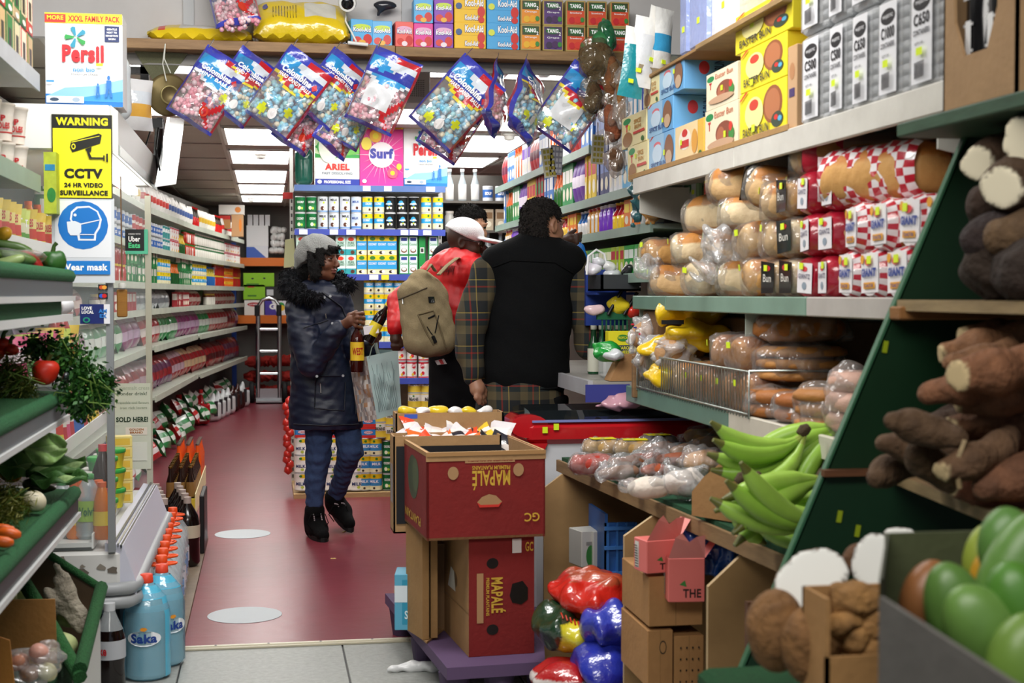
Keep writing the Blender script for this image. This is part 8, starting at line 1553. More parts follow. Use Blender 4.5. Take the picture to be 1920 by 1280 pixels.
# cartons of sweets between the boxes and freezer
def opencarton(name, lab, px0, px1, pt, pb, Y, d, c='#a8845a', dark=None):
 a = at(px0, pb, Y=Y); b_ = at(px1, pt, Y=Y); w = b_.x-a.x; h = b_.z-a.z; t = thing(name, lab, 'carton', ((a.x+b_.x)/2, Y+d/2, a.z)); m = MB('card', c); e = .006
 for p, q in (((-w/2, -d/2, 0), (w/2, -d/2+e, h)), ((-w/2, d/2-e, 0), (w/2, d/2, h)), ((-w/2, -d/2, 0), (-w/2+e, d/2, h)), ((w/2-e, -d/2, 0), (w/2, d/2, h)), ((-w/2, -d/2, 0), (w/2, d/2, e))): m.box(p, q)
 m.obj('body', t); m = MB('print', '#8a8f9c'); m.decals(L(w, d, h), [('r', .2, .3, .8, .7, '#8a8a90')]); m.decals(F(w, d, h), [('r', .08, .75, .2, .95, '#3a5ab8')]) if not dark else 0; m.obj('printing', t)
 if dark: m = MB('print', '#17181c'); m.box((-w/2+.01, -d/2-.004, h*.1), (w/2, -d/2-.001, h*.9)); m.obj('dark_tray', t)
 return t
opencarton('sweet_carton', 'brown carton of sweets behind the red boxes, farther one', 742, 944, 772, 815, 5.30, .12); opencarton('sweet_carton', 'brown carton with dark tray of orange sweets behind the red boxes', 738, 940, 815, 1000, 5.12, .14, dark=1)
m = MB('card', '#8a6a48'); a = at(740, 1000, Y=5.35); b_ = at(950, 1000, Y=5.35); m.box((a.x+.06, 5.1, pz+.002), (b_.x, 5.38, a.z)); m.obj('carton', label='large brown carton under the sweet cartons behind the red boxes', cat='carton')
for i in range(32):
 px = 785+(i % 9)*18+r8.uniform(-6, 6); row = i//9; c = at(px, 826-row*11, Y=5.16+row*.04); cc = ['#e8702c', '#e8dcd8', '#f0c83a', '#e8502c', '#e4e0e4', '#2a2a34'][r8.randrange(6)]
 m = pouch(.1, .09, .03, [cc, '#f2ece8', cc], 'film'); m.obj('sweet_packet', label='shiny %s sweet packet in the dark tray' % {'#e8702c': 'orange', '#e8dcd8': 'white', '#f0c83a': 'yellow', '#e8502c': 'red orange', '#e4e0e4': 'silver', '#2a2a34': 'black'}[cc], cat='packet', group='%s sweet packets in the tray' % cc.strip('#') if 0 else 'sweet packets in the dark tray', loc=c-V(0, 0, .05), rot=(R(-50+r8.uniform(-20, 20)), R(r8.uniform(-50, 50)), R(r8.uniform(-40, 40))))
for i in range(6): c = at(765+i*28, 770, Y=5.36); crumple('sweet_packet', 'small yellow or white sweet packet in the farther carton', 'packet', c, (.035, .02, .015), ['#e8c82cff', '#e8e4e4ff'][i % 2], 80+i, 'film', .006)['group'] = 'sweet packets in the farther carton'
# ================= green board and roots =================
gy = 2.75; gb2 = thing('side_board', 'dark green painted plywood board with slanting edge dividing bread from roots', 'board', (0, 0, 0))
P0, P1 = at(1832, 215, Y=gy), at(1480, 1050, Y=gy); P2 = P1+(P1-P0)*.35; m = MB('shelf', '#12301c'); m.prism([(P0.x, P0.z), (P2.x, P2.z), (2.3, P2.z), (2.3, P0.z+.1), (P0.x+.05, P0.z+.1)], gy, gy+.016, 'y', side='#3a6a4c'); m.obj('panel', gb2)
m = MB('shelf', '#3a6a4c'); d = (P1-P0).normalized(); n_ = V(-.006, 0, 0); m.add([P0+n_, P2+n_, P2+V(.004, 0, 0), P0+V(.004, 0, 0)]+[v+V(0, .018, 0) for v in (P0+n_, P2+n_, P2+V(.004, 0, 0), P0+V(.004, 0, 0))], [(0, 1, 2, 3), (7, 6, 5, 4), (0, 4, 5, 1), (3, 2, 6, 7)]); m.obj('edge', gb2)
for px, py in ((1574, 968), (1608, 995), (1660, 650)): c = at(px, py, Y=gy-.003); m = MB('print', '#8fa01c'); m.use(M=Matrix.Translation(c)@Matrix.Rotation(R(10), 4, 'Y')); m.box((-.005, -.001, -.012), (.005, .001, .012)); m.obj('price_tag', gb2)
m = MB('wood', '#6a4228'); a = at(1546, 892, Y=gy-.02); b_ = at(1690, 882, Y=gy-.02); m.box((a.x, gy-.02, a.z-.002), (b_.x, gy, b_.z+.004)); m.obj('batten', gb2)
m = MB('wood', '#9a6a3a'); a = at(1686, 600, Y=gy-.05); b_ = at(1990, 574, Y=gy-.05); m.cbox((a.x, gy-.05, a.z), (b_.x+.3, gy-.002, b_.z), .003); m.obj('cleat', gb2)
def shelfboard(pts, z, lab, col):
 m = MB('wood', col); m.prism(pts, z-.022, z, 'z', side='#a08a64'); return m.obj('root_shelf', label=lab, cat='shelf')
zu = at(1690, 562, Y=2.7).z; xu = at(1690, 562, Y=2.72).x; shelfboard([(xu, 2.74), (xu-.02, 1.4), (2.0, 1.4), (2.0, 2.74)], zu, 'worn wooden shelf carrying the cut yams', '#6f5a40')
A, B_ = at(1682, 888, Y=2.72), at(1925, 985, Z=at(1682, 888, Y=2.72).z); zl2 = A.z; shelfboard([(A.x, 2.74), (B_.x, B_.y), (B_.x-.03, 1.5), (2.0, 1.5), (2.0, 2.74)], zl2, 'lower wooden shelf piled with cassava roots', '#8a6e4c')
def root(name, lab, cat, c, L_, r, axis, col, cut=None, seed=0, taper=.6, group=None, bend=.02, res=.007, mat='root', ends='#e6dcc0'):
 c = Vector(c); ax = Vector(axis).normalized(); u = ax.cross(V(0, 0, 1)).normalized() if abs(ax.z) < .95 else V(1, 0, 0); p = [c-ax*L_/2, c-ax*L_*.2+u*bend, c+ax*L_*.2+u*bend, c+ax*L_/2]; b = Blob(c-V(1, 1, 1)*(L_/2+r+.03), c+V(1, 1, 1)*(L_/2+r+.03), res, .03)
 b.chain(p, [r*.7, r*.92, r*.9, r*taper*.8]); b.noise(r*.07, 50, seed); t = thing(name, lab, cat, (0, 0, 0), group=group)
 if cut is not None:
  X, Y_, Z = np.meshgrid(*b.ax, indexing='ij'); o = p[0]-ax*cut; b.g = np.maximum(b.g, (X-o.x)*-ax.x+(Y_-o.y)*-ax.y+(Z-o.z)*-ax.z).astype(np.float32)
  def cf(v):
   k = np.tile(np.array(hexc(col), np.float32), (len(v), 1)); k[((v-np.array(o))@np.array(ax)) < .003] = hexc(ends); return k
  ms = b.mesh('flesh', mat, col, cf); ms.materials.append(MATS['matte']); n = np.array([q.normal[:] for q in ms.polygons])@np.array(ax); ms.polygons.foreach_set('material_index', (n < -.95).astype(np.int32).tolist()); link(ms, 'flesh', t)
 else: b.obj('skin', t, mat=mat, col=col)
 return t
YM = [(1838, 303, 2.5, .2, .045, (.6, .55, .12), '#4a3626', .01, 'yam with oval white cut face, uppermost beside the green board'), (1880, 352, 2.35, .2, .056, (.55, .6, .15), '#4e3a28', .01, 'large yam with big white cut face in the middle of the shelf'), (1925, 262, 2.35, .2, .06, (.6, .6, .1), '#4a3424', .01, 'yam with white cut face cropped at the picture edge'), (1850, 402, 2.5, .12, .045, (.5, .8, -.3), '#3a2a20', None, 'dark whole yam wedged under the large cut one'), (1880, 450, 2.4, .12, .05, (.9, .3, 0), '#2a2020', None, 'smooth dark yam in the second layer'), (1850, 500, 2.42, .1, .058, (.3, .9, 0), '#33281f', None, 'round dark yam on the shelf nearest the green board'), (1912, 510, 2.3, .1, .06, (.3, .9, 0), '#2e241e', None, 'round dark yam next to the first on the shelf'), (1925, 440, 2.35, .12, .045, (.9, .3, .1), '#6a5238', None, 'lighter brown yam at the picture edge')]
for i, (px, py, Y, l, r, ax, col, cut, lb) in enumerate(YM): root('yam', lb, 'yam', at(px, py, Y=Y)+(Vector(ax).normalized()*l*.45 if cut else V(0, 0, 0)), l, r, ax, col, cut, i, .8)
CS = [(1700, 872, -160, .13, .03, '#5c452f'), (1740, 845, 170, .14, .032, '#634a33'), (1770, 880, 150, .12, .033, '#5f4830'), (1735, 805, 165, .1, .028, '#5c452f'), (1785, 790, 20, .16, .03, '#3f2c1e'), (1860, 775, 12, .2, .035, '#80563a'), (1840, 720, 10, .18, .034, '#84583c'), (1880, 690, 5, .2, .04, '#8a5c3e'), (1870, 640, 12, .2, .034, '#8a6040'), (1850, 665, 8, .16, .026, '#8f6646'), (1905, 735, 8, .2, .04, '#80563a'), (1830, 850, 20, .16, .03, '#6c5038'), (1890, 830, 20, .2, .042, '#785038'), (1860, 905, -8, .2, .034, '#80523a'), (1900, 935, -15, .2, .04, '#7c4a34'), (1920, 880, 15, .18, .04, '#785038'), (1800, 835, 30, .14, .028, '#6c5038'), (1925, 800, 8, .16, .04, '#7c5238')]
for i, (px, py, ang, l, r, col) in enumerate(CS):
 a_ = R(ang); root('cassava', '%s cassava root %s' % (['dark stubby', 'long brown', 'reddish brown'][i % 3], ['lying outermost at the shelf edge', 'in the low outer heap', 'against the green board low in the heap', 'on top of the dark outer heap', 'with pale broken stem pointing outwards', 'in the middle of the heap', 'with cut pale tip above the middle', 'thick, in the upper heap', 'topmost on the heap', 'thin, just under the topmost one', 'beside the thick upper one', 'behind the split wooden stick', 'large dark, near the picture edge', 'reaching along the shelf bottom', 'lowest at the picture edge', 'half hidden near the picture edge', 'slim, under the dark heap', 'round ended, high at the picture edge'][i]), 'cassava', at(px, py, Y=2.45-(i % 4)*.07), l*1.05, r*.85, (math.cos(a_), .35*(1 if i % 2 else -.3), math.sin(a_)), col, .004 if i % 3 else None, i, .9, ends='#cbb488')
for i, (px, py, ang, l, r, col) in enumerate(CS[4:14]):
 a_ = R(ang+(12 if i % 2 else -10)); root('cassava', 'brown cassava root deeper in the heap, %s from its dark outer end' % ORD[i], 'cassava', at(px+18, py-16, Y=2.6-(i % 3)*.05), l*1.1, r*.75, (math.cos(a_), .3, math.sin(a_)), col, .004, i+30, .9, ends='#cbb488')
m = MB('wood', '#a08a64'); m.tube([at(1810, 825, Y=2.2), at(1793, 870, Y=2.2), at(1800, 915, Y=2.2)], .005, 4); m.obj('wood_splinter', label='pale split wooden stick among the cassava roots', cat='stick')
# ================= nearest crates =================
ZC = at(1500, 1275, Y=2.1).z-.04
m = MB('turf', '#1d5a30'); m.cbox((at(1395, 1270, Y=2.1).x, 1.35, ZC-.06), (1.6, 2.35, ZC), .01); m.obj('turf_ledge', label='green turf covered ledge under the cut tubers', cat='ledge')
def tuber(px, py, Y, rad, rot, lab, cutn=None, col='#7a5432', off=0.0, seed=0):
 c = at(px, py, Y=Y); t = thing('tuber', lab, 'tuber', (0, 0, 0)); b = Blob(c-V(1, 1, 1)*(max(rad)+.03), c+V(1, 1, 1)*(max(rad)+.03), .006, .03); b.ell(c, rad, rot=rot); b.noise(.0022, 45, seed)
 if cutn:
  n = Vector(cutn).normalized(); X, Y_, Z = np.meshgrid(*b.ax, indexing='ij'); b.g = np.maximum(b.g, ((X-c.x)*n.x+(Y_-c.y)*n.y+(Z-c.z)*n.z-off)).astype(np.float32)
  ms = b.mesh('flesh', 'root', '#fff', two(col, '#e6e6e0', lambda v: ((v-np.array(c))@np.array(n)) > off-.003)); ms.materials.append(MATS['matte']); q = np.array([x.normal[:] for x in ms.polygons])@np.array(n); ms.polygons.foreach_set('material_index', (q > .93).astype(np.int32).tolist()); link(ms, 'flesh', t)
 else: b.obj('skin', t, mat='root', col=col)
tuber(1520, 1090, 2.05, (.062, .045, .045), (0, -38, 0), 'half tuber with large white cut face propped on the brown ones', (-.25, -1, .55), off=.004)
tuber(1650, 1058, 2.1, (.048, .04, .05), (0, -30, 0), 'tuber with slanted white cut face behind the carton', (-.5, -1, .3), '#5a3626', .004, 2)
tuber(1612, 1052, 2.2, (.03, .03, .03), None, 'small round brown root between the two white cut ones', None, '#6a4a30', seed=3)
tuber(1456, 1180, 2.0, (.045, .05, .06), None, 'hairy brown tuber at the ledge end', None, '#8a6238', seed=4); tuber(1522, 1205, 1.95, (.045, .05, .058), (0, 15, 0), 'hairy brown tuber beside the ginger carton', None, '#8a6238', seed=5)
tuber(1560, 1165, 2.12, (.05, .05, .05), None, 'brown tuber supporting the white cut half', None, '#6a4a30', seed=7); tuber(1640, 1130, 2.16, (.05, .045, .05), None, 'brown tuber under the slanted white cut face', None, '#6a4a30', seed=8); tuber(1590, 1235, 2.1, (.05, .045, .05), None, 'brown tuber low on the turf ledge behind the ginger', None, '#6a4a30', seed=9)
tuber(1690, 1000, 2.2, (.03, .03, .014), None, 'white cut root end showing above the fruit crate', (-.2, -1, .6), '#5a3626', 0, 6)
Yg = 1.85; t = thing('ginger_carton', 'brown carton of fresh ginger beside the mango crate', 'carton', (0, 0, 0)); a = at(1548, 1290, Y=Yg); b_ = at(1650, 1090, Y=Yg+.1); m = MB('card', '#a87e4e'); m.box((a.x, Yg, a.z-.05), (a.x+.006, Yg+.09, b_.z)); m.box((a.x, Yg, a.z-.05), (b_.x+.05, Yg+.006, at(1548, 1232, Y=Yg).z)); m.box((a.x, Yg+.084, a.z), (b_.x+.05, Yg+.09, b_.z)); m.obj('body', t)
for i, (px, py, s_) in enumerate(((1605, 1125, 1.1), (1625, 1150, .8), (1600, 1200, .9), (1625, 1215, 1), (1590, 1160, .8), (1635, 1180, .9), (1610, 1250, 1))):
 c = at(px, py, Y=Yg+.07); b = Blob(c-V(.1, .08, .08), c+V(.1, .08, .08), .005, .012); r_ = random.Random(i); p = c
 for k in range(5): q = c+V(r_.uniform(-.04, .04), r_.uniform(-.02, .02), r_.uniform(-.03, .03))*s_; b.cap(c, q, .02*s_, .014*s_)
 b.noise(.0015, 90, i); b.obj('ginger_root', mat='root', col='#a87c48', label='knobbly ginger root '+['on top of the carton', 'beside the topmost one', 'in the middle of the carton', 'low near the crate', 'behind the carton rim', 'against the fruit crate', 'at the carton bottom'][i], cat='ginger')
Ym = 1.5; t = thing('fruit_crate', 'grey sided crate of green mangoes nearest the entrance', 'crate', (0, 0, 0)); m = MB('card', '#5f5c58'); a, b_ = at(1648, 1118, Y=Ym+.0), at(1960, 1320, Y=Ym-.32)
m.add([a, b_, b_-V(0, 0, .3), a-V(0, 0, .3)]+[v+V(.006, .003, 0) for v in (a, b_, b_-V(0, 0, .3), a-V(0, 0, .3))], [(0, 1, 2, 3), (7, 6, 5, 4), (0, 4, 5, 1), (0, 3, 7, 4)]); m.obj('side', t)
m = MB('card', '#4a5034'); c = at(1662, 1000, Y=Ym+.28); d2 = at(1960, 995, Y=Ym+.28); m.box((c.x, Ym+.28, c.z-.3), (d2.x+.1, Ym+.286, c.z)); m.add([V(c.x, Ym+.28, c.z), V(c.x+.004, Ym+.28, c.z), a+V(.004, 0, .02), a+V(0, 0, .02), V(c.x, Ym+.28, c.z-.3), a-V(0, 0, .3)], [(0, 1, 2, 3), (0, 3, 5, 4)], '#4a4c40'); m.box((c.x, Ym-.1, c.z-.31), (d2.x+.1, Ym+.28, c.z-.3)); m.obj('back', t)
MG = [(1735, 1118, .17, (.032, .03, .036), 20, '#8a5a34', 'red blushed mango against the crate back'), (1790, 1150, .12, (.036, .035, .05), -15, '#567a38', 'green mango standing beside the blushed one'), (1852, 1195, .05, (.045, .04, .055), -35, '#62873f', 'large green mango in the middle of the crate'), (1920, 1245, -.02, (.045, .04, .045), 10, '#6a8a3a', 'pale green mango nearest the crate side'), (1900, 1075, .12, (.042, .04, .062), 25, '#5c843c', 'big green mango high at the picture edge'), (1848, 1085, .2, (.02, .02, .026), 0, '#c8982c', 'small yellow mango between green ones'), (1838, 1038, .24, (.022, .02, .03), 15, '#8a9a3a', 'yellow green mango at the crate back'), (1915, 1150, .05, (.04, .04, .05), -20, '#4c7c2c', 'dark green mango behind the large one'), (1885, 1020, .16, (.036, .03, .036), 0, '#5a8440', 'green mango topmost in the crate')]
for i, (px, py, dy, r_, an, col, lb) in enumerate(MG):
 c = at(px, py, Y=Ym+dy); r_ = (r_[0]*.92, r_[1]*.9, r_[2]*1.3); b = Blob(c-V(.11, .08, .11), c+V(.11, .08, .11), .005, .03); b.ell(c, r_, rot=(0, an, 0)); b.ell(c+V(.012, 0, -.014), [q*.9 for q in r_], rot=(0, an, 0), k=.03); o = b.obj('mango', mat='veg', col=col, label=lb, cat='mango')
# ================= vegetable racking by the entrance =================
VX = -.60; VY0, VY1 = 2.4, 4.6
vr = thing('vegetable_racking', 'tiered metal racking with green turf trays of vegetables', 'shelving', (0, 0, 0))
def tier(z, x, rail, y1=VY1, skirt=.0):
 m = MB('turf', '#2c6a3a'); m.prism([(x, z), (x+.0, z-.035), (x-.6, z-.0), (x-.6, z+.03)], VY0, y1, 'y'); m.obj('turf_tray', vr)
 m = MB('turf', '#35784a'); m.tube([(x, VY0, z-.01), (x, y1, z-.01)], .022, 8); m.obj('turf_lip', vr)
 m = MB('steel', '#8d9194'); m.box((x+.004, VY0, z-.07), (x+.012, y1, z-.025), rail, 'print'); m.box((x-.02, VY0, z-.085), (x+.02, y1, z-.07), '#d6d8d8', 'print'); m.obj('rail', vr)
 if skirt: m = MB('turf', '#2f6a40'); m.box((x-.02, VY0, z-.07-skirt), (x-.005, y1, z-.06)); m.obj('turf_skirt', vr)
zA, zB, zC = at(128, 512, Y=4.6).z, at(118, 722, Y=4.6).z, at(135, 905, Y=4.6).z
tier(zA, VX, '#5d6468', skirt=.0); tier(zB-.02, VX-.02, '#6d7276'); tier(zC-.02, VX+.01, '#3a4044')
m = MB('turf', '#2f6a40'); m.box((VX-.015, VY0, zA-.125), (VX-.002, 4.45, zA-.07)); m.obj('turf_skirt', vr)
m = MB('print', '#e2e4e4'); m.box((VX-.02, VY0, zA-.145), (VX+.012, 4.6, zA-.125)); m.obj('label_rail', vr)
for y in (2.45, 4.58): m = MB('print', '#a9adb0'); m.box((VX-.28, y, 0), (VX-.24, y+.04, 2.05)); m.obj('post', vr)
m = MB('shelf', '#3a3632'); m.box((VX-.7, VY0, 0), (VX-.66, VY1, 2.3)); m.obj('back_panel', vr)
zD = at(180, 1150, Y=4.55).z; m = MB('ply', '#5a4632'); q = [at(45, 1010, Y=4.62), at(185, 1100, Y=4.62), at(185, 1290, Y=4.62)]; m.prism([(q[0].x-.2, q[0].z), (q[0].x, q[0].z), (q[1].x, q[1].z), (q[2].x, 0), (q[0].x-.2, 0)], 4.60, 4.62, 'y'); m.obj('end_board', vr)
m = MB('turf', '#2c6a38'); m.tube([q[0]+V(0, -.03, .01), q[1]+V(.0, -.03, .01)], .012, 8); m.tube([at(190, 1100, Y=4.55), at(150, 1240, Y=3.9)+V(0, 0, -.02)], .02, 8); m.obj('turf_edge', vr)
m = MB('print', '#cfcfcb'); q2 = [at(188, 1150, Y=4.5), at(150, 1270, Y=3.95)]; m.add([q2[0]+V(0, 0, .03), q2[1]+V(0, 0, .03), q2[1]-V(0, 0, .35), q2[0]-V(0, 0, .35)]+[v+V(-.02, 0, 0) for v in (q2[0]+V(0, 0, .03), q2[1]+V(0, 0, .03), q2[1]-V(0, 0, .35), q2[0]-V(0, 0, .35))], [(0, 1, 2, 3), (7, 6, 5, 4), (0, 4, 5, 1)]); m.obj('white_side', vr)
m = MB('turf', '#24562f'); m.box((VX-.6, VY0, zD-.35), (VX+.0, 4.58, zD-.12)); m.obj('bin_floor', vr)
m = MB('turf', '#2f7038'); m.tube([at(35, 1075, Y=4.3), at(100, 1180, Y=4.1), at(150, 1270, Y=3.9)], .02, 8); m.obj('turf_divider', vr)
def veg(name, lab, c, rad, col, rot=None, seed=0, amp=.003, f=35, mat='veg', stem=None, cat=None, lobes=0, cf=None, res=.006):
 c = Vector(c); mr = max(rad)*1.25+.02; t = thing(name, lab, cat or name.split('_')[-1], (0, 0, 0)); b = Blob(c-V(mr, mr, mr), c+V(mr, mr, mr), res, .012)
 if lobes:
  for k in range(lobes): a = 6.2832*k/lobes; b.ell(c+V(math.cos(a)*rad[0]*.42, math.sin(a)*rad[1]*.42, 0), (rad[0]*.62, rad[1]*.62, rad[2]))
 else: b.ell(c, rad, rot=rot)
 b.noise(amp, f, seed); b.obj('flesh', t, mat=mat, col=col, cf=cf)
 if stem: m = MB('leaf', stem); m.tube([c+V(0, 0, rad[2]*.7), c+V(.004, 0, rad[2]+.012), c+V(.012, 0, rad[2]+.022)], [.008, .006, .007], 6); m.obj('stem', t)
 return t
Yv = 4.45; vp = lambda x, y, d=0: at(x, y, Z=zC+.02) if 885 < y < 1020 and x < 80 else at(x, y, Y=Yv+d)
veg('green_pepper', 'dark green pepper on the top tray end in front of the mask sign', vp(99, 490, .05), (.038, .038, .034), '#2a5a22', stem='#3a5a20', lobes=4, cat='pepper')
veg('red_pepper', 'long red pepper in wrap beside the green pepper', vp(55, 490), (.045, .03, .026), '#b01c1c', rot=(0, 40, 0), cat='pepper'); crumple('cling_film', 'crumpled clear wrap over the peppers and cucumbers', 'wrap', vp(38, 492, -.04), (.05, .04, .025), '#f0f4f430', 91)
for i, (px, py, an, cl, lb) in enumerate(((20, 462, 15, '#4a6a2c', 'dark green cucumber lying on top of the first tray'), (22, 480, 10, '#6a8a40', 'second cucumber lying under the dark one'), (5, 495, -20, '#9ab070', 'pale green marrow at the front of the first tray'))): veg('cucumber', lb, vp(px, py, -.05*i), (.07, .022, .02), cl, rot=(0, an, 15))
veg('lemon', 'yellow fruit behind the cucumbers on the first tray', vp(5, 440), (.026, .026, .024), '#e0a82c')
for px, py, lb in ((5, 645, 'bright red tomato at the picture edge'), (18, 657, 'red tomato beside the herbs'), (-2, 662, 'red tomato cropped by the edge')): veg('tomato', lb, vp(px, py, -.1), (.022, .022, .02), '#d8341c', stem='#4a6a2c')
veg('beef_tomato', 'large ribbed red tomato in dark wrap between dill and parsley', vp(88, 697, -.1), (.036, .036, .03), '#d0301c', lobes=6, stem='#4a5a24', cat='tomato'); crumple('dark_wrap', 'dark paper cradle under the large ribbed tomato', 'wrap', vp(92, 716, -.1), (.045, .035, .014), '#2a2c34ff', 92)
def herb(name, lab, pts, n, ln, col, wd, seed, droop=-.6):
 r = random.Random(seed); t = thing(name, lab, 'herb', (0, 0, 0)); m = MB('leaf', col); P_ = [vp(*p[:3]) for p in pts]
 for k in range(n):
  i = r.randrange(len(P_)); c = P_[i]+V(r.gauss(0, 1), r.gauss(0, .9), r.gauss(0, 1))*pts[i][3]; d = V(r.uniform(-1, 1), r.uniform(-1, .4), r.uniform(-1, .6)+droop*.5).normalized(); s = d.cross(V(r.random(), r.random(), r.random())).normalized()*wd*r.uniform(.6, 1.3); l = ln*r.uniform(.5, 1.2)
  cc = [col, '#2f6a24', '#1f4a1a', '#4a8030'][r.randrange(4)] if col == '#2c5f22' else [col, '#8a8a3a', '#5f6a24'][r.randrange(3)]
  m.add([c, c+d*l*.4+s, c+d*l, c+d*l*.45-s], [(0, 1, 2, 3)] if wd < .003 else [(0, 1, 2), (0, 2, 3)], cc)
 m.obj('leaves', t, kind='stuff'); s_ = MB('leaf', '#6a8a3a')
 for k in range(14): i = r.randrange(len(P_)); c = P_[i]; s_.tube([c, c+V(r.uniform(-.05, .05), r.uniform(-.08, .0), r.uniform(-.03, .05)), c+V(r.uniform(-.1, .1), -.05, r.uniform(-.1, .02))], .0018, 4)
 s_.obj('stalks', t, kind='stuff')
herb('parsley', 'big bunch of dark green parsley spilling over the second tray', [(70, 650, 0, .02), (100, 655, 0, .024), (130, 665, 0, .026), (150, 690, -.05, .028), (165, 715, -.08, .026), (170, 745, -.1, .024), (185, 735, -.08, .018), (140, 740, -.1, .022), (150, 765, -.1, .014), (120, 690, -.02, .024), (195, 715, -.05, .012)], 4200, .02, '#2c5f22', .006, 5)
herb('dill', 'feathery bunch of dill beside the ribbed tomato', [(15, 690, -.1, .024), (35, 700, -.12, .022), (20, 720, -.15, .024), (45, 725, -.15, .016), (0, 705, -.1, .02)], 2600, .035, '#5c7030', .0016, 6)
herb('dried_herb', 'yellow green bunch of fine herbs on the third tray', [(10, 925, -.1, .02), (28, 945, -.12, .018), (8, 965, -.15, .02)], 1700, .03, '#8a8a30', .0018, 7)
veg('spring_onion', 'pale green stalk lying on the second tray front', vp(8, 772, -.2), (.05, .008, .008), '#a8c87a', rot=(0, -35, 0))
veg('pumpkin_wedge', 'orange cut pumpkin wedge on the third tray', vp(20, 899, -.05)+V(0, 0, .035), (.04, .03, .045), '#e8861c', amp=.002, cat='pumpkin')
sq = veg('squash_half', 'long halved squash with orange flesh beside the cabbage leaves', vp(76, 912, 0), (.05, .026, .018), '#3a3a22', rot=(0, 8, 0), cat='squash'); m = MB('veg', '#e0801c'); c = vp(76, 906, -.02); m.add([c+V(.045*math.cos(a), -.012+.018*math.sin(a), .006+.010*math.sin(a)) for a in [k*.393 for k in range(16)]], [tuple(range(16))]); m.obj('cut_face', sq)
veg('garlic_squash', 'white bulb shaped squash in front of the orange half', vp(62, 940, -.1), (.034, .03, .028), '#d8cfb4', cat='squash')
for px, py, lb in ((8, 990, 'orange carrot ends at the picture edge, upper'), (12, 1000, 'thick orange carrot on the third tray'), (2, 1014, 'orange carrot lying lowest on the third tray')): veg('carrot', lb, vp(px, py, -.2), (.03, .014, .012), '#e0641c', rot=(0, 8, 0))
def leafm(name, lab, c, l, w, col, rot, seed=0, cat='cabbage'):
 r = random.Random(seed); p = r.uniform(0, 6); m = MB('leaf', col)
 def fn(u, v): x = (v-.5)*l; ww = w*math.sin(math.pi*min(.97, max(.03, v)))**.6; y = (u-.5)*ww; return V(x, y, .22*w*(1-abs(2*u-1))**2*-.5+.012*math.sin(v*14+p)*abs(2*u-1)+.01*math.sin(u*12+v*9+p)-.12*l*(v-.5)**2*2)
 m.grid(fn, 12, 14, lambda u, v: '#9ab878' if abs(u-.5) < .05 else col); m.obj(name, label=lab, cat=cat, loc=c, rot=rot).modifiers.new('s', 'SOLIDIFY').thickness = .002
for i, (px, py, l, w_, rt, c, lb) in enumerate(((60, 850, .16, .12, (R(50), R(15), 0), '#4f7a3c', 'large outer cabbage leaf standing at the tray back'), (40, 870, .18, .12, (R(35), R(5), .2), '#5a8440', 'broad green cabbage leaf under the standing one'), (105, 872, .17, .09, (R(35), R(-8), .1), '#4a7236', 'pointed green leaf reaching towards the cabinet'), (110, 895, .16, .08, (R(20), R(-4), -.1), '#3f6a30', 'dark leaf hanging over the third tray edge'), (85, 840, .12, .1, (R(70), 0, .3), '#7a9c58', 'pale ribbed cabbage leaf at the top of the heap'))): leafm('cabbage_leaf', lb, vp(px, py, -.05*i), l, w_, c, rt, i)
veg('cabbage', 'green cabbage head behind the orange pumpkin', vp(55, 865, .08), (.06, .055, .04), '#5f8648', amp=.004, f=60)
for px, py, d, r_, lb in ((38, 1105, 0, .036, 'pale yellow green cabbage, upper in the low bin'), (5, 1120, -.1, .04, 'pale cabbage behind the brown card flap'), (128, 1155, 0, .036, 'white green cabbage beside the dried fish'), (118, 1210, -.15, .042, 'round pale cabbage low in the bin front')): veg('cabbage', lb, vp(px, py, d), (r_, r_, r_*.95), '#c3cf92', amp=.0015, f=70, mat='veg')
b = Blob(vp(60, 1170)-V(.05, .15, .02), vp(185, 1050)+V(.05, .15, .03), .006, .02); b.chain([vp(106, 1062, -.05), vp(112, 1090, -.05), vp(120, 1130, -.06), vp(150, 1180, -.08)], [.012, .02, .03, .012], flat=((0, 1, 0), .45)).chain([vp(125, 1080, -.05), vp(135, 1120, -.05), vp(155, 1150, -.06)], [.01, .02, .02], flat=((0, 1, 0), .5)).cap(vp(95, 1110, -.05), vp(120, 1115, -.05), .02, .022).noise(.005, 60)
b.obj('dried_fish', mat='root', col='#b3aa98', label='twisted grey and white dried stockfish in the low bin', cat='fish')
for i, (pts, c, lb) in enumerate((([(-20, 1125), (103, 1123), (107, 1243), (-20, 1260)], '#a8763c', 'upright brown card flap in the low bin'), ([(-20, 1188), (18, 1200), (28, 1290), (-20, 1300)], '#c8863c', 'orange tinted card flap at the picture corner'))):
 Yq = 4.0-.3*i; q = [at(x, y, Y=Yq) for x, y in pts]; m = MB('card', c); m.prism([(v.x, v.z) for v in q], Yq, Yq+.006, 'y'); m.obj('card_flap', label=lb, cat='card')
for i, (px, py, c, lb) in enumerate(((75, 1225, '#d8a090', 'pink skinned onion in the clear bag, upper'), (35, 1240, '#c88a70', 'brown pink onion in the clear bag'), (90, 1258, '#d8d4a0', 'pale green onion lowest in the clear bag'), (55, 1262, '#c09070', 'onion at the bottom of the clear bag'))): veg('onion', lb, at(px, py, Y=3.75), (.024, .024, .022), c)
crumple('onion_bag', 'clear plastic bag around the onions at the corner', 'bag', at(62, 1245, Y=3.75), (.062, .03, .045), '#f0f0f230', 95)
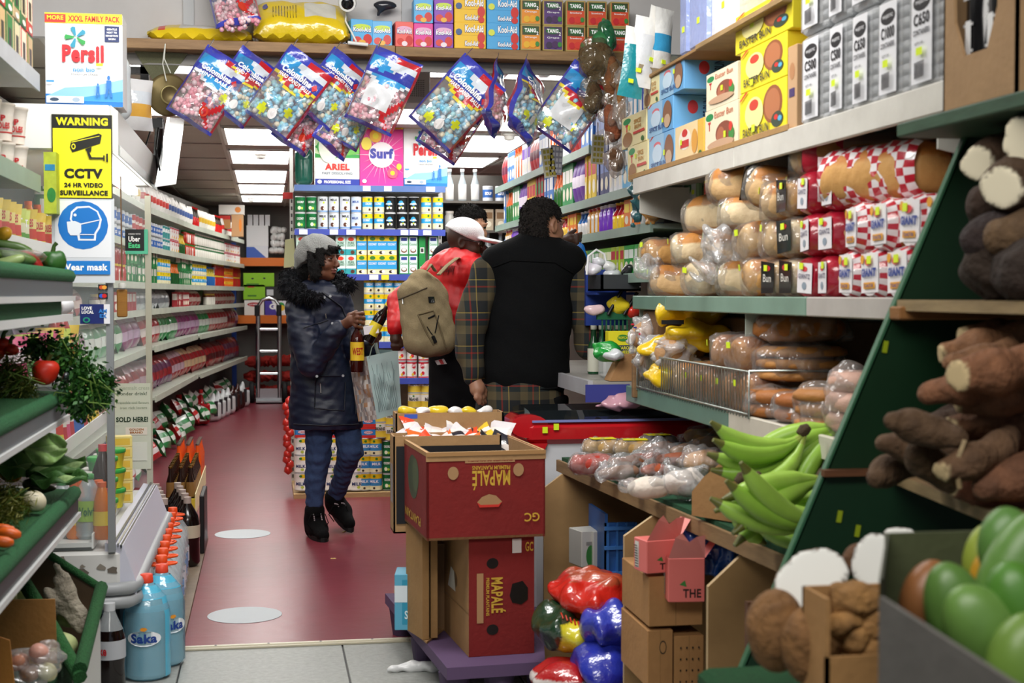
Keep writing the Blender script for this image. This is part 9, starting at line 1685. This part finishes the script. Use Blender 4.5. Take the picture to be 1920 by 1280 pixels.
# roll of bags hanging from the rail
c0, c1 = at(98, 578, Y=4.6), at(120, 572, Y=4.85); m = MB('print', '#e4e6ea'); ax = (c1-c0).normalized(); m.tube([c0, c1+ax*.02], .029, 18); t = thing('bag_roll', 'white roll of plastic bags hung on yellow string under the top tray', 'roll', (0, 0, 0)); m.obj('roll', t); m = MB('print', '#2a2622'); m.tube([c0-ax*.001, c0+ax*.002], .014, 14); m.obj('core', t)
m = MB('print', '#d8e02c'); m.tube([c0, c0+V(0, -.01, .05)], .004, 4); m.tube([c1, c1+V(0, -.01, .05)], .004, 4); m.obj('string', t)
# upper shelves with soup cartons and noodle cups
us = thing('upper_shelving', 'grey metal shelves over the vegetables holding cartons and noodle cups', 'shelving', (0, 0, 0))
z1, z2 = at(66, 160, Y=4.5).z, at(68, 352, Y=4.5).z; X1 = at(66, 160, Y=4.5).x
for z, c in ((z1, '#b9bdc0'), (z2, '#7f9c86')): m = MB('shelf', c); m.box((X1-.5, VY0, z), (X1, 4.55, z+.008)); m.box((X1, VY0, z-.012), (X1+.006, 4.55, z+.04)); m.obj('shelf', us)
def nc(loc, lab, rz):
 t = thing('noodle_cup', lab, 'cup', loc, rz); m = MB('print', '#e6dcd0'); m.lathe([(.030, 0), (.036, .07), (.040, .098), (.042, .1), (.042, .106)], 18, cf=lambda j, i: '#e6dcd0' if i != 1 else '#eae2d8'); m.lathe([(.0325, .02), (.0335, .024)], 18, '#c83a3a', cap=False); m.lathe([(.0368, .082), (.0375, .086)], 18, '#c8962c', cap=False); m.obj('cup', t)
 fn = lambda u, v: V((.0345+.004*v+.001)*math.sin((u-.62)*1.9), -(.0345+.004*v+.001)*math.cos((u-.62)*1.9), .02+v*.06); m = MB('print', '#c0282c'); m.text('CUP', fn, .1, .55, .8, .85, '#c0282c', .05); m.text('NOODLES', fn, .0, .2, 1, .5, '#c0282c', .05); m.obj('lettering', t)
for r_ in range(2):
 for k in range(3): nc((X1-.055-.02*k, 4.45-.1*k, z2+.01+r_*.113), '%s noodle cup, %s' % (['lower', 'upper'][r_], ['nearest the warning sign', 'second from the warning sign', 'third from the warning sign'][k]), .2)
m = MB('card', '#b8a890'); m.box((X1-.012, 4.05, z2+.009), (X1-.008, 4.50, z2+.03)); m.obj('card_tray', label='torn card tray edge around the noodle cups', cat='tray')
sc_ = [('#1f7a3a', '#c8a878', 'green and tan'), ('#c8342c', '#e8d8c0', 'red'), ('#2a6a3c', '#d8c8a0', 'dark green'), ('#b8a078', '#1f7a3a', 'tan')]
for k in range(7):
 for r_ in range(2):
  c = sc_[(k+r_) % 4]; o = carton(.08, .10, .135, c[0], [('r', 0, .3, 1, 1, c[1]), ('e', .5, .6, .3, .2, '#8a3a2a')], [], [('r', .1, .25, .9, .95, c[1]), ('r', .3, .3, .7, .7, '#2a2a24'), ('e', .5, .1, .3, .06, '#e8e4d8')]).obj('soup_carton', label='%s soup carton, %s row, %s from the powder box' % (c[2], ['lower', 'upper'][r_], ['first', 'second', 'third', 'fourth', 'fifth', 'sixth', 'seventh'][k]), cat='carton', loc=(X1-.05, 4.48-.115*k, z1+.009+r_*.137))
m = MB('leaf', '#b8c83a'); a = at(84, 520, Y=5.0); b_ = at(105, 285, Y=5.0); m.box((a.x, 5.0, at(84, 400, Y=5.0).z), (b_.x, 5.096, b_.z)); m.decals(((a.x, 5.0, at(84, 400, Y=5.0).z), (b_.x-a.x, 0, 0), (0, 0, b_.z-at(84, 400, Y=5.0).z)), [('e', .6, .3, .35, .12, '#2f8a3a'), ('r', .1, .7, .9, .8, '#2a8ab8')]); m.obj('green_poster', label='narrow lime poster with palm print behind the warning sign', cat='poster')
